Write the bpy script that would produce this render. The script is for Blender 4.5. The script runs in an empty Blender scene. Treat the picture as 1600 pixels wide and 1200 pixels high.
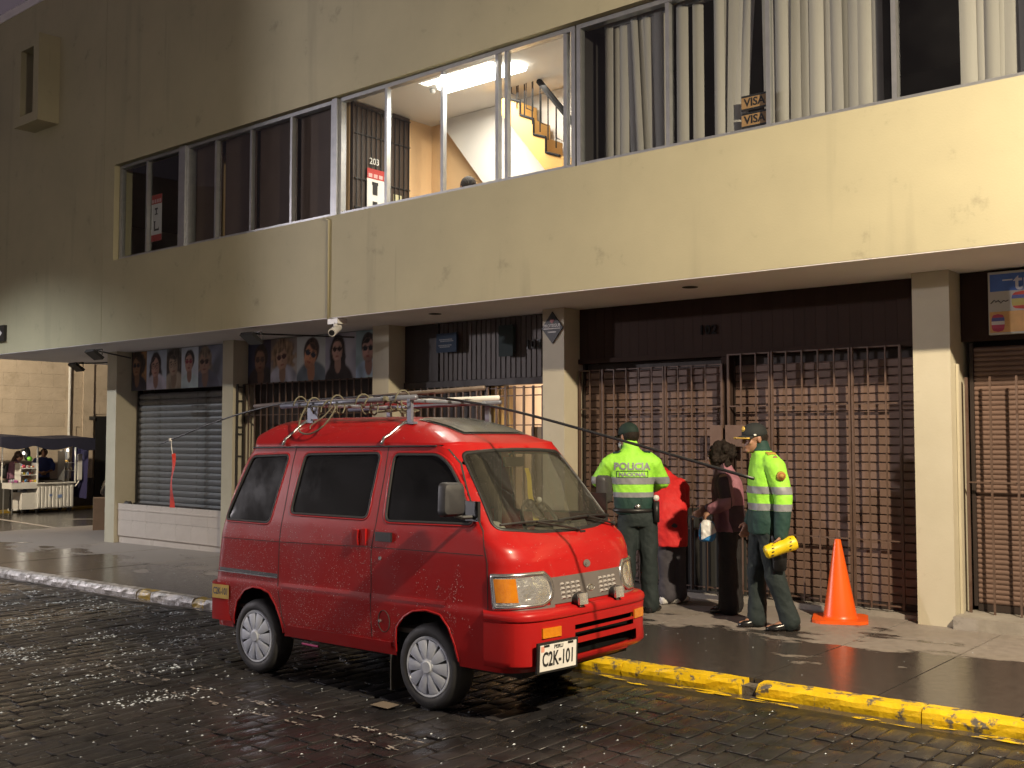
import bpy, bmesh, math, random
from math import sin, cos, pi, radians, sqrt
from mathutils import Vector, Matrix, noise
from mathutils.bvhtree import BVHTree

RND = random.Random(11)
scene = bpy.context.scene
COL = scene.collection

# ------------------------------------------------------------ camera
cam_data = bpy.data.cameras.new("camera")
cam_data.sensor_width = 36.0
cam_data.lens = 36.0 * 1660 / 1600
cam_data.clip_start = 0.05
cam_data.clip_end = 500
cam = bpy.data.objects.new("camera", cam_data)
cam.location = (0, 0, 1.58)
cam.rotation_euler = (radians(90 + 2.87), 0, radians(40))
COL.objects.link(cam)
scene.camera = cam

# ------------------------------------------------------------ night sky
world = bpy.data.worlds.new("World")
scene.world = world
world.use_nodes = True
wn = world.node_tree
wn.nodes.clear()
sky_tex = wn.nodes.new("ShaderNodeTexSky")
sky_tex.sky_type = 'NISHITA'
sky_tex.sun_disc = False
sky_tex.sun_elevation = radians(-4)
sky_tex.sun_rotation = radians(120)
bg1 = wn.nodes.new("ShaderNodeBackground"); bg1.inputs[1].default_value = 0.02
wn.links.new(sky_tex.outputs[0], bg1.inputs[0])
bg2 = wn.nodes.new("ShaderNodeBackground")
bg2.inputs[0].default_value = (0.080, 0.062, 0.072, 1); bg2.inputs[1].default_value = 1.0
addw = wn.nodes.new("ShaderNodeAddShader")
wout = wn.nodes.new("ShaderNodeOutputWorld")
wn.links.new(bg1.outputs[0], addw.inputs[0]); wn.links.new(bg2.outputs[0], addw.inputs[1])
wn.links.new(addw.outputs[0], wout.inputs[0])

# ------------------------------------------------------------ lamps of the street, and added fill spots
def lamp(name, kind, loc, energy, color, radius=0.1, target=None, angle=None, blend=0.5):
    d = bpy.data.lights.new(name, kind)
    d.energy = energy; d.color = color
    if kind in ('POINT', 'SPOT'): d.shadow_soft_size = radius
    if kind == 'SPOT':
        d.spot_size = angle; d.spot_blend = blend
    o = bpy.data.objects.new(name, d)
    o.location = loc
    if target:
        o.rotation_euler = (Vector(target) - Vector(loc)).to_track_quat('-Z', 'Y').to_euler()
    COL.objects.link(o)
    return o
# street lamp right of the camera (warm white), its twin down the street, a car's headlights down the street,
# and a lamp of the side street
lamp("street_lamp_light", 'SPOT', (2.0, 3.9, 6.15), 5300, (1.0, 0.83, 0.59), 0.10, (-1.2, 6.9, 0.0), radians(146), 0.85)
lamp("far_street_lamp_light", 'SPOT', (-18.5, 3.7, 6.1), 1900, (0.90, 0.95, 1.0), 0.04, (-17.4, 5.2, 0), radians(108), 0.75)
for hy in (3.3, 4.6):
    lamp("headlight_beam", 'SPOT', (-29.0, hy, 0.62), 11000, (0.78, 0.91, 1.0), 0.09, (-10, 6.4, 0.20), radians(40), 0.9)
lamp("plaza_floodlight", 'SPOT', (-38.0, -9.0, 5.6), 20000, (1.0, 0.92, 0.95), 0.3, (-15.0, 9.0, 1.0), radians(58), 1.0)
for lx in (-26, -14, -4, 8):
    lamp("opposite_fill_light", 'SPOT', (lx, -4.6, 6.2), 2000, (0.97, 0.93, 1.0), 0.15, (lx, -11.5, 2.5), radians(130), 0.8)  # added unseen spots, aimed at the opposite front so it bounces fill
lamp("side_street_lamp_light", 'SPOT', (-22.2, 7.0, 5.6), 2900, (1.0, 0.84, 0.60), 0.15, (-26.5, 13.5, 0.8), radians(130), 0.8)

scene.view_settings.view_transform = 'Standard'
scene.view_settings.look = 'None'
scene.view_settings.gamma = 1.0
scene.view_settings.exposure = 0.0
scene.view_settings.use_curve_mapping = False
scene.cycles.max_bounces = 7
scene.cycles.diffuse_bounces = 3
scene.cycles.glossy_bounces = 4
scene.cycles.transparent_max_bounces = 12
scene.cycles.caustics_reflective = False
scene.cycles.caustics_refractive = False
scene.cycles.sample_clamp_indirect = 6.0

# ------------------------------------------------------------ ground slope: the street drops to the left
def g(x): return 0.0105 * (x + 3.0)
ROAD = -0.075

# ------------------------------------------------------------ materials
def nn(t, k, **kw):
    n = t.nodes.new(k)
    for a, b in kw.items(): setattr(n, a, b)
    return n
def pbr(name, c1, c2=None, scale=6.0, rough=0.6, rough2=None, metal=0.0, bump=None, coat=0.0, detail=4.0, spec=0.5,
        stretch=(1, 1, 1), c3=None, c3scale=2.0, c3amt=(0.55, 0.7), emit=None, emit_s=0.0, world_pos=False, rnd=0.0, ior=None, streak=None):
    m = bpy.data.materials.new(name); m.use_nodes = True
    t = m.node_tree; b = t.nodes["Principled BSDF"]
    b.inputs["Roughness"].default_value = rough
    b.inputs["Metallic"].default_value = metal
    b.inputs["Specular IOR Level"].default_value = spec
    if coat: b.inputs["Coat Weight"].default_value = coat; b.inputs["Coat Roughness"].default_value = 0.06
    b.inputs["Base Color"].default_value = (*c1, 1)
    if ior: b.inputs["IOR"].default_value = ior
    if emit:
        b.inputs["Emission Color"].default_value = (*emit, 1); b.inputs["Emission Strength"].default_value = emit_s
    vec = None
    if c2 or rough2 is not None or bump or c3:
        if world_pos: src = nn(t, "ShaderNodeNewGeometry").outputs["Position"]
        else: src = nn(t, "ShaderNodeTexCoord").outputs["Object"]
        mp = nn(t, "ShaderNodeMapping"); mp.inputs["Scale"].default_value = stretch
        t.links.new(src, mp.inputs[0]); vec = mp.outputs[0]
    nz = None
    if c2 or rough2 is not None:
        nz = nn(t, "ShaderNodeTexNoise"); nz.inputs["Scale"].default_value = scale; nz.inputs["Detail"].default_value = detail
        nz.inputs["Roughness"].default_value = 0.6
        t.links.new(vec, nz.inputs["Vector"])
        mr = nn(t, "ShaderNodeMapRange"); mr.inputs[1].default_value = 0.33; mr.inputs[2].default_value = 0.67
        t.links.new(nz.outputs["Fac"], mr.inputs[0]); fac = mr.outputs[0]
    out = None
    if c2:
        mx = nn(t, "ShaderNodeMix", data_type='RGBA'); mx.inputs[6].default_value = (*c1, 1); mx.inputs[7].default_value = (*c2, 1)
        t.links.new(fac, mx.inputs[0]); out = mx.outputs[2]
    if c3:
        n3 = nn(t, "ShaderNodeTexNoise"); n3.inputs["Scale"].default_value = c3scale; n3.inputs["Detail"].default_value = 6
        n3.inputs["Roughness"].default_value = 0.7
        t.links.new(vec, n3.inputs["Vector"])
        r3 = nn(t, "ShaderNodeMapRange"); r3.inputs[1].default_value = c3amt[0]; r3.inputs[2].default_value = c3amt[1]
        t.links.new(n3.outputs["Fac"], r3.inputs[0])
        m3 = nn(t, "ShaderNodeMix", data_type='RGBA'); m3.inputs[7].default_value = (*c3, 1)
        if out: t.links.new(out, m3.inputs[6])
        else: m3.inputs[6].default_value = (*c1, 1)
        t.links.new(r3.outputs[0], m3.inputs[0]); out = m3.outputs[2]
    if streak:
        for sc_, lo, hi, am in (((2.6, 2.6, .22), .60, .80, .55), ((9, 9, .5), .66, .80, .45)):
            ms = nn(t, "ShaderNodeMapping"); ms.inputs["Scale"].default_value = sc_; t.links.new(src, ms.inputs[0])
            ns = nn(t, "ShaderNodeTexNoise"); ns.inputs["Scale"].default_value = 1.0; ns.inputs["Detail"].default_value = 6; t.links.new(ms.outputs[0], ns.inputs["Vector"])
            rs = nn(t, "ShaderNodeMapRange"); rs.inputs[1].default_value = lo; rs.inputs[2].default_value = hi; rs.inputs[4].default_value = am; t.links.new(ns.outputs["Fac"], rs.inputs[0])
            mk_ = nn(t, "ShaderNodeMix", data_type='RGBA'); mk_.inputs[7].default_value = (*streak, 1); t.links.new(rs.outputs[0], mk_.inputs[0]); t.links.new(out, mk_.inputs[6]); out = mk_.outputs[2]
    if rnd:
        oi = nn(t, "ShaderNodeObjectInfo"); rr = nn(t, "ShaderNodeMapRange")
        rr.inputs[3].default_value = 1 - rnd; rr.inputs[4].default_value = 1 + rnd
        t.links.new(oi.outputs["Random"], rr.inputs[0])
        hs = nn(t, "ShaderNodeHueSaturation"); t.links.new(rr.outputs[0], hs.inputs["Value"])
        if out: t.links.new(out, hs.inputs["Color"])
        else: hs.inputs["Color"].default_value = (*c1, 1)
        out = hs.outputs[0]
    if out: t.links.new(out, b.inputs["Base Color"])
    if rough2 is not None:
        rm = nn(t, "ShaderNodeMapRange"); rm.inputs[3].default_value = rough; rm.inputs[4].default_value = rough2
        t.links.new(fac, rm.inputs[0]); t.links.new(rm.outputs[0], b.inputs["Roughness"])
    if bump:
        bn = nn(t, "ShaderNodeTexNoise"); bn.inputs["Scale"].default_value = bump[0]; bn.inputs["Detail"].default_value = 4
        t.links.new(vec, bn.inputs["Vector"])
        bp = nn(t, "ShaderNodeBump"); bp.inputs["Strength"].default_value = bump[1]; bp.inputs["Distance"].default_value = bump[2]
        t.links.new(bn.outputs["Fac"], bp.inputs["Height"]); t.links.new(bp.outputs[0], b.inputs["Normal"])
    return m

def glass(name, tint=(0.8, 0.82, 0.82), refl=0.08, rough=0.02, dirt=0.0, dirtcol=(0.4, 0.4, 0.38)):
    m = bpy.data.materials.new(name); m.use_nodes = True
    t = m.node_tree; t.nodes.clear()
    o = nn(t, "ShaderNodeOutputMaterial"); tr = nn(t, "ShaderNodeBsdfTransparent"); tr.inputs[0].default_value = (*tint, 1)
    gl = nn(t, "ShaderNodeBsdfGlossy"); gl.inputs["Roughness"].default_value = rough
    lw = nn(t, "ShaderNodeLayerWeight"); lw.inputs[0].default_value = 0.5
    fr = nn(t, "ShaderNodeMath", operation='POWER'); fr.inputs[1].default_value = 5.0
    t.links.new(lw.outputs["Facing"], fr.inputs[0])
    ad = nn(t, "ShaderNodeMapRange"); ad.inputs[3].default_value = refl; ad.inputs[4].default_value = 1.0
    t.links.new(fr.outputs[0], ad.inputs[0])
    mx = nn(t, "ShaderNodeMixShader")
    t.links.new(ad.outputs[0], mx.inputs[0]); t.links.new(tr.outputs[0], mx.inputs[1]); t.links.new(gl.outputs[0], mx.inputs[2])
    last = mx.outputs[0]
    if dirt:
        df = nn(t, "ShaderNodeBsdfDiffuse"); df.inputs[0].default_value = (*dirtcol, 1)
        tc = nn(t, "ShaderNodeTexCoord"); nz = nn(t, "ShaderNodeTexNoise"); nz.inputs["Scale"].default_value = 3.0; nz.inputs["Detail"].default_value = 6
        t.links.new(tc.outputs["Object"], nz.inputs["Vector"])
        mr = nn(t, "ShaderNodeMapRange"); mr.inputs[1].default_value = 0.3; mr.inputs[2].default_value = 0.8
        mr.inputs[3].default_value = dirt * 0.3; mr.inputs[4].default_value = dirt
        t.links.new(nz.outputs["Fac"], mr.inputs[0])
        m2 = nn(t, "ShaderNodeMixShader"); t.links.new(mr.outputs[0], m2.inputs[0])
        t.links.new(last, m2.inputs[1]); t.links.new(df.outputs[0], m2.inputs[2]); last = m2.outputs[0]
    t.links.new(last, o.inputs[0])
    return m

def emission(name, col, s):
    m = bpy.data.materials.new(name); m.use_nodes = True
    t = m.node_tree; t.nodes.clear()
    o = nn(t, "ShaderNodeOutputMaterial"); e = nn(t, "ShaderNodeEmission")
    e.inputs[0].default_value = (*col, 1); e.inputs[1].default_value = s
    t.links.new(e.outputs[0], o.inputs[0])
    return m

M = {}
M['wall'] = pbr('cream_wall_paint', (0.465, 0.425, 0.275), (0.42, 0.384, 0.25), 1.3, 0.75, bump=(60, 0.12, 0.01),
                c3=(0.27, 0.245, 0.165), c3scale=2.6, c3amt=(0.60, 0.78), streak=(0.24, 0.215, 0.15))
M['column'] = pbr('cream_column_paint', (0.57, 0.525, 0.40), (0.52, 0.475, 0.355), 2.2, 0.65, bump=(50, 0.1, 0.01),
                  c3=(0.38, 0.34, 0.25), c3scale=3.5, c3amt=(0.64, 0.8))
M['soffit'] = pbr('grey_soffit_plaster', (0.88, 0.85, 0.86), (0.82, 0.79, 0.80), 1.5, 0.8)
M['joint'] = pbr('dark_joint', (0.03, 0.03, 0.028), rough=0.9)
M['alu'] = pbr('aluminium_frame', (0.46, 0.47, 0.48), (0.38, 0.39, 0.41), 8, 0.38, metal=0.75)
M['glass'] = glass('window_glass', (0.84, 0.87, 0.87), 0.07, 0.02, 0.025, (0.3, 0.3, 0.3))
M['brownwood'] = pbr('dark_brown_wood', (0.034, 0.022, 0.018), (0.026, 0.017, 0.014), 5, 0.55, 0.7, stretch=(1, 1, 0.15), bump=(40, 0.15, 0.01), rnd=0.12)
M['signpanel'] = pbr('dark_brown_panel', (0.046, 0.030, 0.025), (0.038, 0.025, 0.021), 3, 0.8, spec=.08, stretch=(1, 1, .15), rnd=.05)
M['dullblack'] = pbr('dull_black_iron', (0.013, 0.012, 0.012), rough=.85, spec=.1)
M['greyboard'] = pbr('grey_brown_boards', (0.088, 0.070, 0.062), (0.066, 0.052, 0.046), 5, 0.6, stretch=(1, 1, 0.15), rnd=0.15)
M['shutterbrown'] = pbr('brown_painted_slat', (0.185, 0.118, 0.092), (0.150, 0.095, 0.074), 3, 0.5, 0.65, c3=(0.10, 0.062, 0.047), c3scale=5, c3amt=(0.58, 0.75), rnd=0.07)
M['shuttersilver'] = pbr('galvanised_slat', (0.235, 0.235, 0.235), (0.185, 0.185, 0.188), 3, 0.33, 0.46, metal=0.55, bump=(9, 0.3, 0.01), c3=(0.10, 0.085, 0.07), c3scale=3, c3amt=(0.55, 0.72))
M['bar'] = pbr('brown_painted_iron', (0.135, 0.086, 0.066), (0.105, 0.066, 0.05), 8, 0.55, c3=(0.07, 0.035, 0.02), c3scale=6, c3amt=(.55, .7), world_pos=True)
M['darkiron'] = pbr('dark_iron', (0.035, 0.030, 0.027), rough=0.55)
M['tilewall'] = pbr('pale_glazed_tile', (0.62, 0.55, 0.49), (0.56, 0.49, 0.435), 3, 0.25, 0.36, rnd=0.025)
M['concrete'] = pbr('concrete_step', (0.38, 0.35, 0.31), (0.28, 0.255, 0.225), 4, 0.8, bump=(40, 0.25, 0.01), c3=(0.15, 0.135, 0.12), c3scale=5, c3amt=(0.6, 0.75))
M['black'] = pbr('black_plastic', (0.018, 0.018, 0.019), rough=0.42)
M['rubber'] = pbr('black_rubber', (0.020, 0.020, 0.021), (0.032, 0.031, 0.03), 20, 0.6, 0.75)
M['white'] = pbr('white_paint', (0.74, 0.73, 0.70), (0.66, 0.65, 0.62), 5, 0.45)
M['warmwhite'] = pbr('interior_white', (0.66, 0.62, 0.58), rough=0.8)
M['orange'] = pbr('interior_orange_paint', (0.70, 0.47, 0.26), (0.66, 0.44, 0.24), 2, 0.75)
M['ochre'] = pbr('interior_ochre_paint', (0.55, 0.30, 0.075), rough=0.7)
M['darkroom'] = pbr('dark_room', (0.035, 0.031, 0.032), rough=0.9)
M['skin'] = pbr('skin', (0.36, 0.19, 0.125), (0.32, 0.165, 0.105), 12, 0.5)

# ------------------------------------------------------------ mesh helpers
class MB:
    def __init__(s): s.v = []; s.f = []
    def add(s, vs, fs):
        o = len(s.v); s.v += [tuple(v) for v in vs]; s.f += [tuple(i + o for i in f) for f in fs]; return s
    def box(s, x0, y0, z0, x1, y1, z1):
        return s.add([(x0, y0, z0), (x1, y0, z0), (x1, y1, z0), (x0, y1, z0), (x0, y0, z1), (x1, y0, z1), (x1, y1, z1), (x0, y1, z1)],
                     [(0, 3, 2, 1), (4, 5, 6, 7), (0, 1, 5, 4), (1, 2, 6, 5), (2, 3, 7, 6), (3, 0, 4, 7)])
    def prism(s, poly, axis, a, b):
        n = len(poly)
        def P(p, t):
            return {'x': (t, p[0], p[1]), 'y': (p[0], t, p[1]), 'z': (p[0], p[1], t)}[axis]
        vs = [P(p, a) for p in poly] + [P(p, b) for p in poly]
        fs = [tuple(range(n))[::-1], tuple(range(n, 2 * n))] + [(i, (i + 1) % n, n + (i + 1) % n, n + i) for i in range(n)]
        return s.add(vs, fs)
    def tube(s, pts, r, n=8, cap=True):
        pts = [Vector(p) for p in pts]; m = len(pts)
        rs = r if isinstance(r, (list, tuple)) else [r] * m
        vs = []; fs = []; up = None
        for i, p in enumerate(pts):
            d = (pts[min(i + 1, m - 1)] - pts[max(i - 1, 0)]).normalized()
            if up is None:
                up = Vector((0, 0, 1)) if abs(d.z) < 0.9 else Vector((1, 0, 0))
            a = d.cross(up)
            if a.length < 1e-4: a = d.cross(Vector((0, 1, 0)))
            a.normalize(); b = a.cross(d); up = b
            for k in range(n):
                t = 2 * pi * k / n
                vs.append(p + a * (rs[i] * cos(t)) + b * (rs[i] * sin(t)))
        for i in range(m - 1):
            for k in range(n):
                k2 = (k + 1) % n
                fs.append((i * n + k, i * n + k2, (i + 1) * n + k2, (i + 1) * n + k))
        if cap:
            fs.append(tuple(range(n))[::-1]); fs.append(tuple(range((m - 1) * n, m * n)))
        return s.add(vs, fs)
    def lathe(s, prof, n=24, c=(0, 0, 0), axis='z'):
        vs = []; fs = []; m = len(prof)
        for r, h in prof:
            for k in range(n):
                t = 2 * pi * k / n
                q = (r * cos(t), r * sin(t), h)
                if axis == 'y': q = (q[0], q[2], q[1])
                if axis == 'x': q = (q[2], q[0], q[1])
                vs.append((q[0] + c[0], q[1] + c[1], q[2] + c[2]))
        for i in range(m - 1):
            for k in range(n):
                k2 = (k + 1) % n
                fs.append((i * n + k, i * n + k2, (i + 1) * n + k2, (i + 1) * n + k))
        fs.append(tuple(range(n))[::-1]); fs.append(tuple(range((m - 1) * n, m * n)))
        return s.add(vs, fs)
    def ball(s, c, r, nu=12, nv=8, q=None):
        rx, ry, rz = r if isinstance(r, (list, tuple)) else (r, r, r)
        vs = []; fs = []
        for j in range(nv + 1):
            ph = pi * j / nv
            for k in range(nu):
                t = 2 * pi * k / nu
                p = Vector((rx * sin(ph) * cos(t), ry * sin(ph) * sin(t), rz * cos(ph)))
                if q: p = q @ p
                vs.append((p.x + c[0], p.y + c[1], p.z + c[2]))
        for j in range(nv):
            for k in range(nu):
                k2 = (k + 1) % nu
                fs.append((j * nu + k, (j + 1) * nu + k, (j + 1) * nu + k2, j * nu + k2))
        return s.add(vs, fs)
    def mesh(s, name, smooth=False):
        me = bpy.data.meshes.new(name)
        me.from_pydata(s.v, [], s.f); me.validate()
        bm = bmesh.new(); bm.from_mesh(me)
        bmesh.ops.remove_doubles(bm, verts=bm.verts, dist=1e-6)
        bmesh.ops.dissolve_degenerate(bm, dist=1e-7, edges=bm.edges)
        bmesh.ops.recalc_face_normals(bm, faces=bm.faces)
        bm.to_mesh(me); bm.free()
        if smooth: me.polygons.foreach_set('use_smooth', [True] * len(me.polygons))
        return me

def wloc(o):
    v = Vector((0, 0, 0))
    while o: v += o.location; o = o.parent
    return v
def props(o, label=None, cat=None, group=None, kind=None):
    if label: o['label'] = label
    if cat: o['category'] = cat
    if group: o['group'] = group
    if kind: o['kind'] = kind
    return o
def smooth_by_angle(me, ang=40):
    bm = bmesh.new(); bm.from_mesh(me)
    for f in bm.faces: f.smooth = True
    for e in bm.edges:
        if len(e.link_faces) == 2 and e.calc_face_angle(0) > radians(ang): e.smooth = False
    bm.to_mesh(me); bm.free()
def obj(name, mb, mat, parent=None, local=False, smooth=False, loc=None, label=None, ang=None):
    """link a mesh object; mesh given in world coordinates unless local"""
    if isinstance(mb, MB): me = mb.mesh(name, smooth)
    else: me = mb
    if ang: smooth_by_angle(me, ang)
    if mat is not None and len(me.materials) == 0: me.materials.append(mat if not isinstance(mat, str) else M[mat])
    o = bpy.data.objects.new(name, me); COL.objects.link(o)
    if parent:
        o.parent = parent
        if not local: me.transform(Matrix.Translation(-wloc(parent)))
        if loc: o.location = loc
    else:
        if loc: o.location = loc
        elif not local:
            xs = [v.co for v in me.vertices]
            c = Vector((sum(v.x for v in xs) / len(xs), sum(v.y for v in xs) / len(xs), min(v.z for v in xs)))
            me.transform(Matrix.Translation(-c)); o.location = c
    if label: o['label'] = label
    return o
def inst(src, parent, loc, name=None, rot=None):
    o = src.copy(); COL.objects.link(o); o.parent = parent; o.location = loc
    if rot: o.rotation_euler = rot
    return o
def empty(name, loc, label=None, cat=None, group=None, kind=None, rot=None):
    o = bpy.data.objects.new(name, None); o.location = loc; o.empty_display_size = 0.2
    if rot: o.rotation_euler = rot
    COL.objects.link(o)
    return props(o, label, cat, group, kind)
def tag(o, label, cat, group=None): return props(o, label, cat, group)
def struct(o): o['kind'] = 'structure'; return o

TMP = bpy.data.scenes.new("workbench")
def evaluated(o):
    TMP.collection.objects.link(o)
    vl = TMP.view_layers[0]; vl.update()
    dg = vl.depsgraph; dg.update()
    me = bpy.data.meshes.new_from_object(o.evaluated_get(dg), depsgraph=dg)
    TMP.collection.objects.unlink(o)
    return me
def text_mesh(s, size, extrude=0.002, bold=0.0, spacing=1.0):
    """centred text lying in local x (right) / z (up), facing -y"""
    cu = bpy.data.curves.new("t", 'FONT'); cu.body = s; cu.size = size; cu.extrude = extrude; cu.offset = bold
    cu.align_x = 'CENTER'; cu.align_y = 'CENTER'; cu.resolution_u = 3; cu.space_character = spacing
    o = bpy.data.objects.new("t", cu)
    me = evaluated(o)
    me.transform(Matrix.Rotation(radians(90), 4, 'X'))
    bpy.data.objects.remove(o)
    me.materials.clear()
    return me
def remesh(mb, voxel, smooth_it=2, fac=0.5, sub=0):
    me = mb.mesh("r") if isinstance(mb, MB) else mb
    o = bpy.data.objects.new("r", me)
    r = o.modifiers.new("r", 'REMESH'); r.mode = 'VOXEL'; r.voxel_size = voxel; r.use_smooth_shade = True
    if smooth_it:
        s = o.modifiers.new("s", 'SMOOTH'); s.factor = fac; s.iterations = smooth_it
    out = evaluated(o)
    bpy.data.objects.remove(o)
    return out
# ============================================================ SETTING: ground
PX0, PX1 = -20.2, 4.0
def tilted_sheet(name, x0, x1, y0, y1, off, mat, thick=0.0):
    b = MB()
    b.add([(x0, y0, g(x0) + off), (x1, y0, g(x1) + off), (x1, y1, g(x1) + off), (x0, y1, g(x0) + off)], [(0, 1, 2, 3)])
    o = obj(name, b, mat); struct(o); return o

def wet_mat(name, wet, dry, y_mid, y_band, nscale, r_wet, r_dry, bump, tint=None, patch=0.0):
    """stone or concrete: wet, dark and glossy where a noise mask says so"""
    m = bpy.data.materials.new(name); m.use_nodes = True
    t = m.node_tree; b = t.nodes["Principled BSDF"]; b.inputs["Specular IOR Level"].default_value = 0.5
    pos = nn(t, "ShaderNodeNewGeometry").outputs["Position"]
    sep = nn(t, "ShaderNodeSeparateXYZ"); t.links.new(pos, sep.inputs[0])
    n1 = nn(t, "ShaderNodeTexNoise"); n1.inputs["Scale"].default_value = nscale; n1.inputs["Detail"].default_value = 7; n1.inputs["Roughness"].default_value = 0.6
    mp = nn(t, "ShaderNodeMapping"); mp.inputs["Scale"].default_value = (1.0, 1.7, 1); t.links.new(pos, mp.inputs[0]); t.links.new(mp.outputs[0], n1.inputs["Vector"])
    a = nn(t, "ShaderNodeMath", operation='SUBTRACT'); t.links.new(sep.outputs[1], a.inputs[0]); a.inputs[1].default_value = y_mid
    d = nn(t, "ShaderNodeMath", operation='DIVIDE'); t.links.new(a.outputs[0], d.inputs[0]); d.inputs[1].default_value = y_band
    nsub = nn(t, "ShaderNodeMath", operation='SUBTRACT'); t.links.new(n1.outputs["Fac"], nsub.inputs[0]); nsub.inputs[1].default_value = 0.5
    nm = nn(t, "ShaderNodeMath", operation='MULTIPLY'); t.links.new(nsub.outputs[0], nm.inputs[0]); nm.inputs[1].default_value = 6.0
    s = nn(t, "ShaderNodeMath", operation='ADD'); t.links.new(d.outputs[0], s.inputs[0]); t.links.new(nm.outputs[0], s.inputs[1])
    mr = nn(t, "ShaderNodeMapRange"); mr.inputs[1].default_value = -0.12; mr.inputs[2].default_value = 0.12; t.links.new(s.outputs[0], mr.inputs[0])
    fine = nn(t, "ShaderNodeTexNoise"); fine.inputs["Scale"].default_value = 14; fine.inputs["Detail"].default_value = 6; t.links.new(pos, fine.inputs["Vector"])
    fr = nn(t, "ShaderNodeMapRange"); fr.inputs[3].default_value = 0.68; fr.inputs[4].default_value = 1.32; t.links.new(fine.outputs["Fac"], fr.inputs[0])
    mx = nn(t, "ShaderNodeMix", data_type='RGBA'); mx.inputs[6].default_value = (*wet, 1); mx.inputs[7].default_value = (*dry, 1); t.links.new(mr.outputs[0], mx.inputs[0])
    hs = nn(t, "ShaderNodeHueSaturation"); t.links.new(fr.outputs[0], hs.inputs["Value"]); t.links.new(mx.outputs[2], hs.inputs["Color"])
    t.links.new(hs.outputs[0], b.inputs["Base Color"])
    rm = nn(t, "ShaderNodeMapRange"); rm.inputs[3].default_value = r_wet; rm.inputs[4].default_value = r_dry; t.links.new(mr.outputs[0], rm.inputs[0])
    ra = nn(t, "ShaderNodeMath", operation='MULTIPLY'); t.links.new(rm.outputs[0], ra.inputs[0]); t.links.new(fr.outputs[0], ra.inputs[1])
    t.links.new(ra.outputs[0], b.inputs["Roughness"])
    bn = nn(t, "ShaderNodeTexNoise"); bn.inputs["Scale"].default_value = bump[0]; bn.inputs["Detail"].default_value = 5; t.links.new(pos, bn.inputs["Vector"])
    bp = nn(t, "ShaderNodeBump"); bp.inputs["Strength"].default_value = bump[1]; bp.inputs["Distance"].default_value = bump[2]
    t.links.new(bn.outputs["Fac"], bp.inputs["Height"]); t.links.new(bp.outputs[0], b.inputs["Normal"])
    return m
M['pave'] = wet_mat('wet_concrete_pavement', (0.060, 0.052, 0.048), (0.27, 0.238, 0.212), 8.0, 0.8, 1.1, 0.22, 0.6, (30, 0.10, 0.01))
M['street'] = wet_mat('wet_side_street', (0.045, 0.040, 0.038), (0.11, 0.10, 0.09), 16.0, 3.0, 0.6, 0.20, 0.5, (25, 0.12, 0.01))
M['grout'] = pbr('wet_dirt_joint', (0.016, 0.014, 0.013), rough=0.3, rough2=0.6, scale=9, bump=(60, 0.5, 0.01), world_pos=True)

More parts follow.
